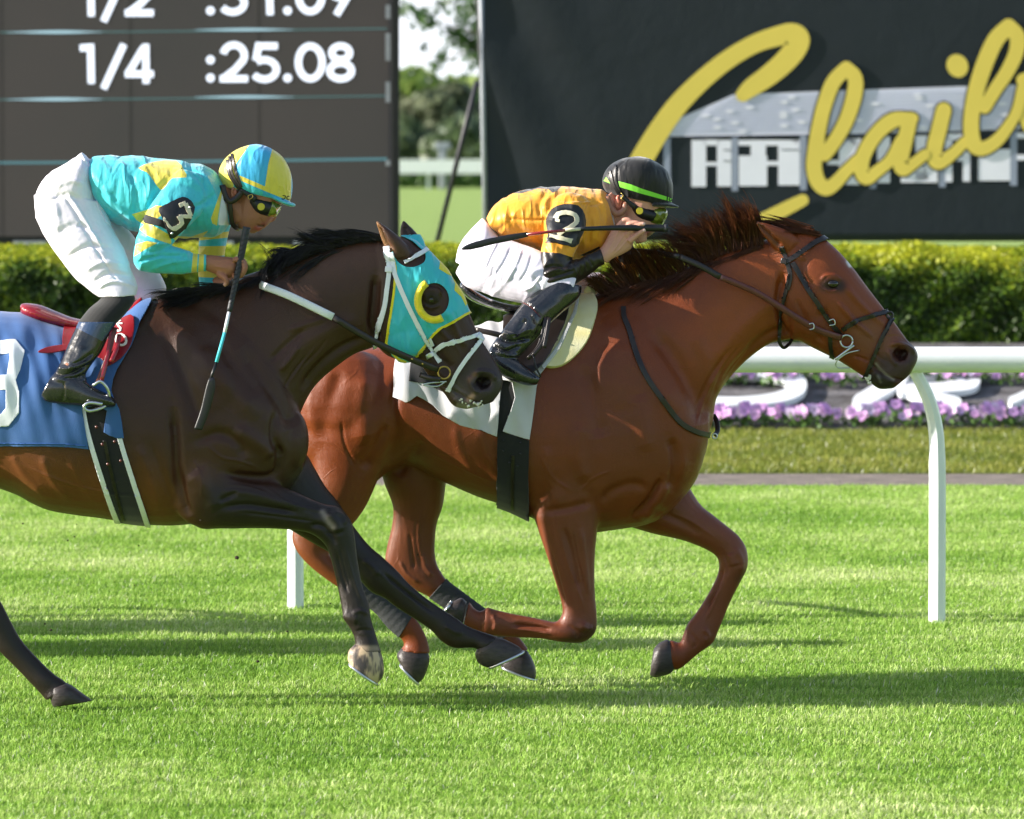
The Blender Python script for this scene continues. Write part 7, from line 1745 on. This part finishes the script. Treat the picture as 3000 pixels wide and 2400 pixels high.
for a_, b_ in ((1474, 1290), (1524, 1298), (1474, 1322), (1524, 1330), (1492, 1356), (1516, 1366)): MB().add(*ptube([(a_, b_, Y - .33), (a_, b_, Y - .338)], .0045, Y, 10, 1)).build('stud', M_rub, gi)
# ---- chestnut: neck strap
ns = empty('neck_strap', tuple(P(1900, 1100, Y)), 'thin black leather strap hanging round the neck of the chestnut horse', 'strap')
nsp = [(1826, 900), (1828, 930), (1842, 966), (1866, 1045), (1898, 1110), (1944, 1176), (1990, 1236), (2040, 1266), (2094, 1278)]
shell(che_me, ribbon(nsp, 15, 5), 'strap', M_leath, ns, .008, .006, 'near')
strap([(2094, 1276, Y - .03), (2102, 1262, Y), (2100, 1236, Y + .03), (2090, 1216, Y + .05)], .02, M_leath, 'loose_end', ns, Y, thick=.4)
ring(2094, 1278, Y - .045, .010, .003, M_steel, 'buckle', ns)
# ---- chestnut: bridle
b = empty('bridle', tuple(P(2450, 950, Y)), 'dark brown leather bridle with crossed noseband and reins on the chestnut horse', 'bridle')
def cs_(pts, w, nm, m=None, lift=.008, side='both', th=.005): return shell(che_me, ribbon(pts, w, 5), nm, m or M_leath, b, lift, th, side)
cs_([(2290, 722), (2300, 750), (2312, 786), (2316, 815), (2308, 850)], 12, 'crownpiece'); cs_([(2298, 772), (2330, 752), (2370, 724), (2400, 706), (2432, 698)], 14, 'browband', None, .012)
cs_([(2322, 770), (2352, 825), (2376, 862), (2400, 896), (2427, 938), (2448, 962), (2466, 984)], 14, 'cheek_strap', None, .011)
cs_([(2316, 800), (2308, 840), (2300, 871), (2288, 915), (2283, 950), (2283, 992)], 9, 'throatlatch')
strap([(2283, 985, Y - .08), (2284, 1004, Y - .07), (2296, 1019, Y - .05), (2312, 1008, Y - .02), (2322, 992, Y)], .014, M_leath, 'throatlatch_loop', b, Y, thick=.5)
cs_([(2468, 966), (2500, 944), (2550, 926), (2604, 914)], 12, 'noseband', None, .010); cs_([(2612, 930), (2596, 962), (2578, 1000), (2560, 1044), (2545, 1080), (2536, 1106)], 11, 'lower_noseband', None, .010)
ring(2606, 924, Y - .03, .013, .005, M_leath, 'cross_disc', b)
cs_([(2430, 980), (2434, 1020), (2440, 1050)], 11, 'chin_strap', None, .008)
cs_([(2290, 764), (2306, 768)], 16, 'keeper', None, .015, 'near')
strap([(2428, 940, Y - .118), (2442, 936, Y - .118), (2446, 950, Y - .116), (2430, 954, Y - .116)], .005, M_steel, 'buckle', b, Y, thick=1)
strap([(2370, 950, Y - .145), (2382, 948, Y - .145), (2384, 962, Y - .144), (2372, 966, Y - .144)], .005, M_steel, 'buckle', b, Y, thick=1)
ring(2480, 1000, Y - .085, .025, .0038, M_steel, 'bit_ring', b)
strap([(2502, 1012, Y - .08), (2480, 1028, Y - .088), (2446, 1054, Y - .085)], .009, M_steel, 'bit', b, Y, thick=.8)
strap([(2518, 1026, Y - .06), (2480, 1036, Y - .085), (2450, 1060, Y - .08), (2456, 1078, Y - .07), (2490, 1078, Y - .06)], .006, M_steel, 'bit_wire', b, Y, thick=1)
ring(2480, 1000, Y + .085, .025, .0038, M_steel, 'bit_ring', b)
rn = [(1990, 752, Y - .13), (2050, 778, Y - .15), (2111, 812, Y - .16), (2170, 836, Y - .158), (2232, 866, Y - .155), (2343, 936, Y - .145), (2400, 968, Y - .13), (2466, 990, Y - .095)]
strap(rn[:3], .026, M_leath, 'rein_grip', b, Y, thick=.25); strap(rn[2:], .026, M_brlea, 'rein', b, Y, thick=.25)
strap([(1850, 735, Y + .12), (1900, 738, Y + .0), (1990, 752, Y - .13)], .022, M_leath, 'rein_grip', b, Y, thick=.3)
strap([(1850, 735, Y + .16), (1990, 752, Y + .15), (2232, 866, Y + .155), (2470, 990, Y + .095)], .022, M_leath, 'rein', b, Y, thick=.25)
mb = MB(); g = np.random.default_rng(4)
for k in range(16):
    t = g.random(); mb.add(*pball(2538 + 14 * t + g.normal(0, 3), 1110 + g.normal(0, 6), Y - .03, *(0.003 + .005 * g.random(3))))
mb.build('foam', M_plain('foam_white', rgb(224, 222, 214), .4, .1, 90, .4, 200, .002), che)
# bandages on the chestnut's hind legs
M_band = M_plain('grey_bandage', rgb(58, 60, 64), .8, .2, 30, .5, 90, .004, (1, 1, 3))
for nm, poly, yr in (('near', [(1050, 1700), (1110, 1706), (1210, 1790), (1204, 1812), (1166, 1872), (1120, 1850), (1040, 1760)], (-9, YC - .02)), ('far', [(1310, 1694), (1440, 1786), (1500, 1850), (1440, 1900), (1250, 1760), (1262, 1746), (1285, 1720)], (YC + .02, 9))):
    o = shell(che_me, poly, 'leg_bandage', M_band, che, .004, .004, 'both', yr, lambda q, v: .0004 * np.sin((q[:, 0] + q[:, 1]) * .22))
# flying turf
M_clod = M_plain('soil', rgb(52, 40, 30), .9, .4, 60, .5, 100, .004)
g = np.random.default_rng(9)
for px, py, yy, r, lb in ((694, 1634, -.6, .008, 'largest dark clod of earth in the air left of the white post'), (755, 1938, -.5, .006, 'small dark upright clod in the air above the grass shadow'), (149, 1846, -.4, .005, 'small brown clod in the air near the left edge'), (841, 1850, -.5, .004, 'tiny clod in the air left of the pale hoof')):
    V, F = pball(px, py, yy, r, r * .8, r * .8); V = [np.array(v) + g.normal(0, r * .12, 3) for v in V]
    o = MB().add(V, F).build('clod', M_clod); tag(o, lb, 'clod', 'clods of earth in the air')

for k in range(18):
    px, py, yy, r = g.uniform(20, 1300), g.uniform(1480, 2000), g.uniform(-.7, -.2), g.uniform(.0018, .0036)
    V, F = pball(px, py, yy, r, r * .8, r * .8); V = [np.array(v) + g.normal(0, r * .15, 3) for v in V]
    o = MB().add(V, F).build('speck', M_clod); tag(o, 'tiny dark speck of earth thrown up in the air', 'clod', 'specks of earth in the air')

# two more runners following just outside the left of the picture: their shadows fall into it
def copy_tree(o, parent, off):
    c = o.copy(); COL.objects.link(c)
    if parent is None: c.location = Vector(o.location) + Vector(off)
    else: c.parent = parent; c.matrix_parent_inverse = o.matrix_parent_inverse.copy()
    for ch in list(o.children): copy_tree(ch, c, off)
    return c
roots = [o for o in SC.objects if o.parent is None and o.name.split('.')[0] in ('racehorse', 'person', 'saddle_cloth', 'foam_pad', 'racing_saddle', 'girth', 'neck_strap', 'bridle', 'whip') and o not in (bay, J) and abs(o.location.y - YC) < .2]
for k, off in enumerate(((-4.35, 1.2, 0), (-4.6, 2.15, 0))):
    for o in roots:
        c = copy_tree(o, None, off)
        c['label'] = ('nearer' if k == 0 else 'farther') + ' following pair beyond the left edge: ' + ' '.join(o['label'].split()[:7])
print('verts', sum(len(o.data.vertices) for o in SC.objects if o.type == 'MESH'))
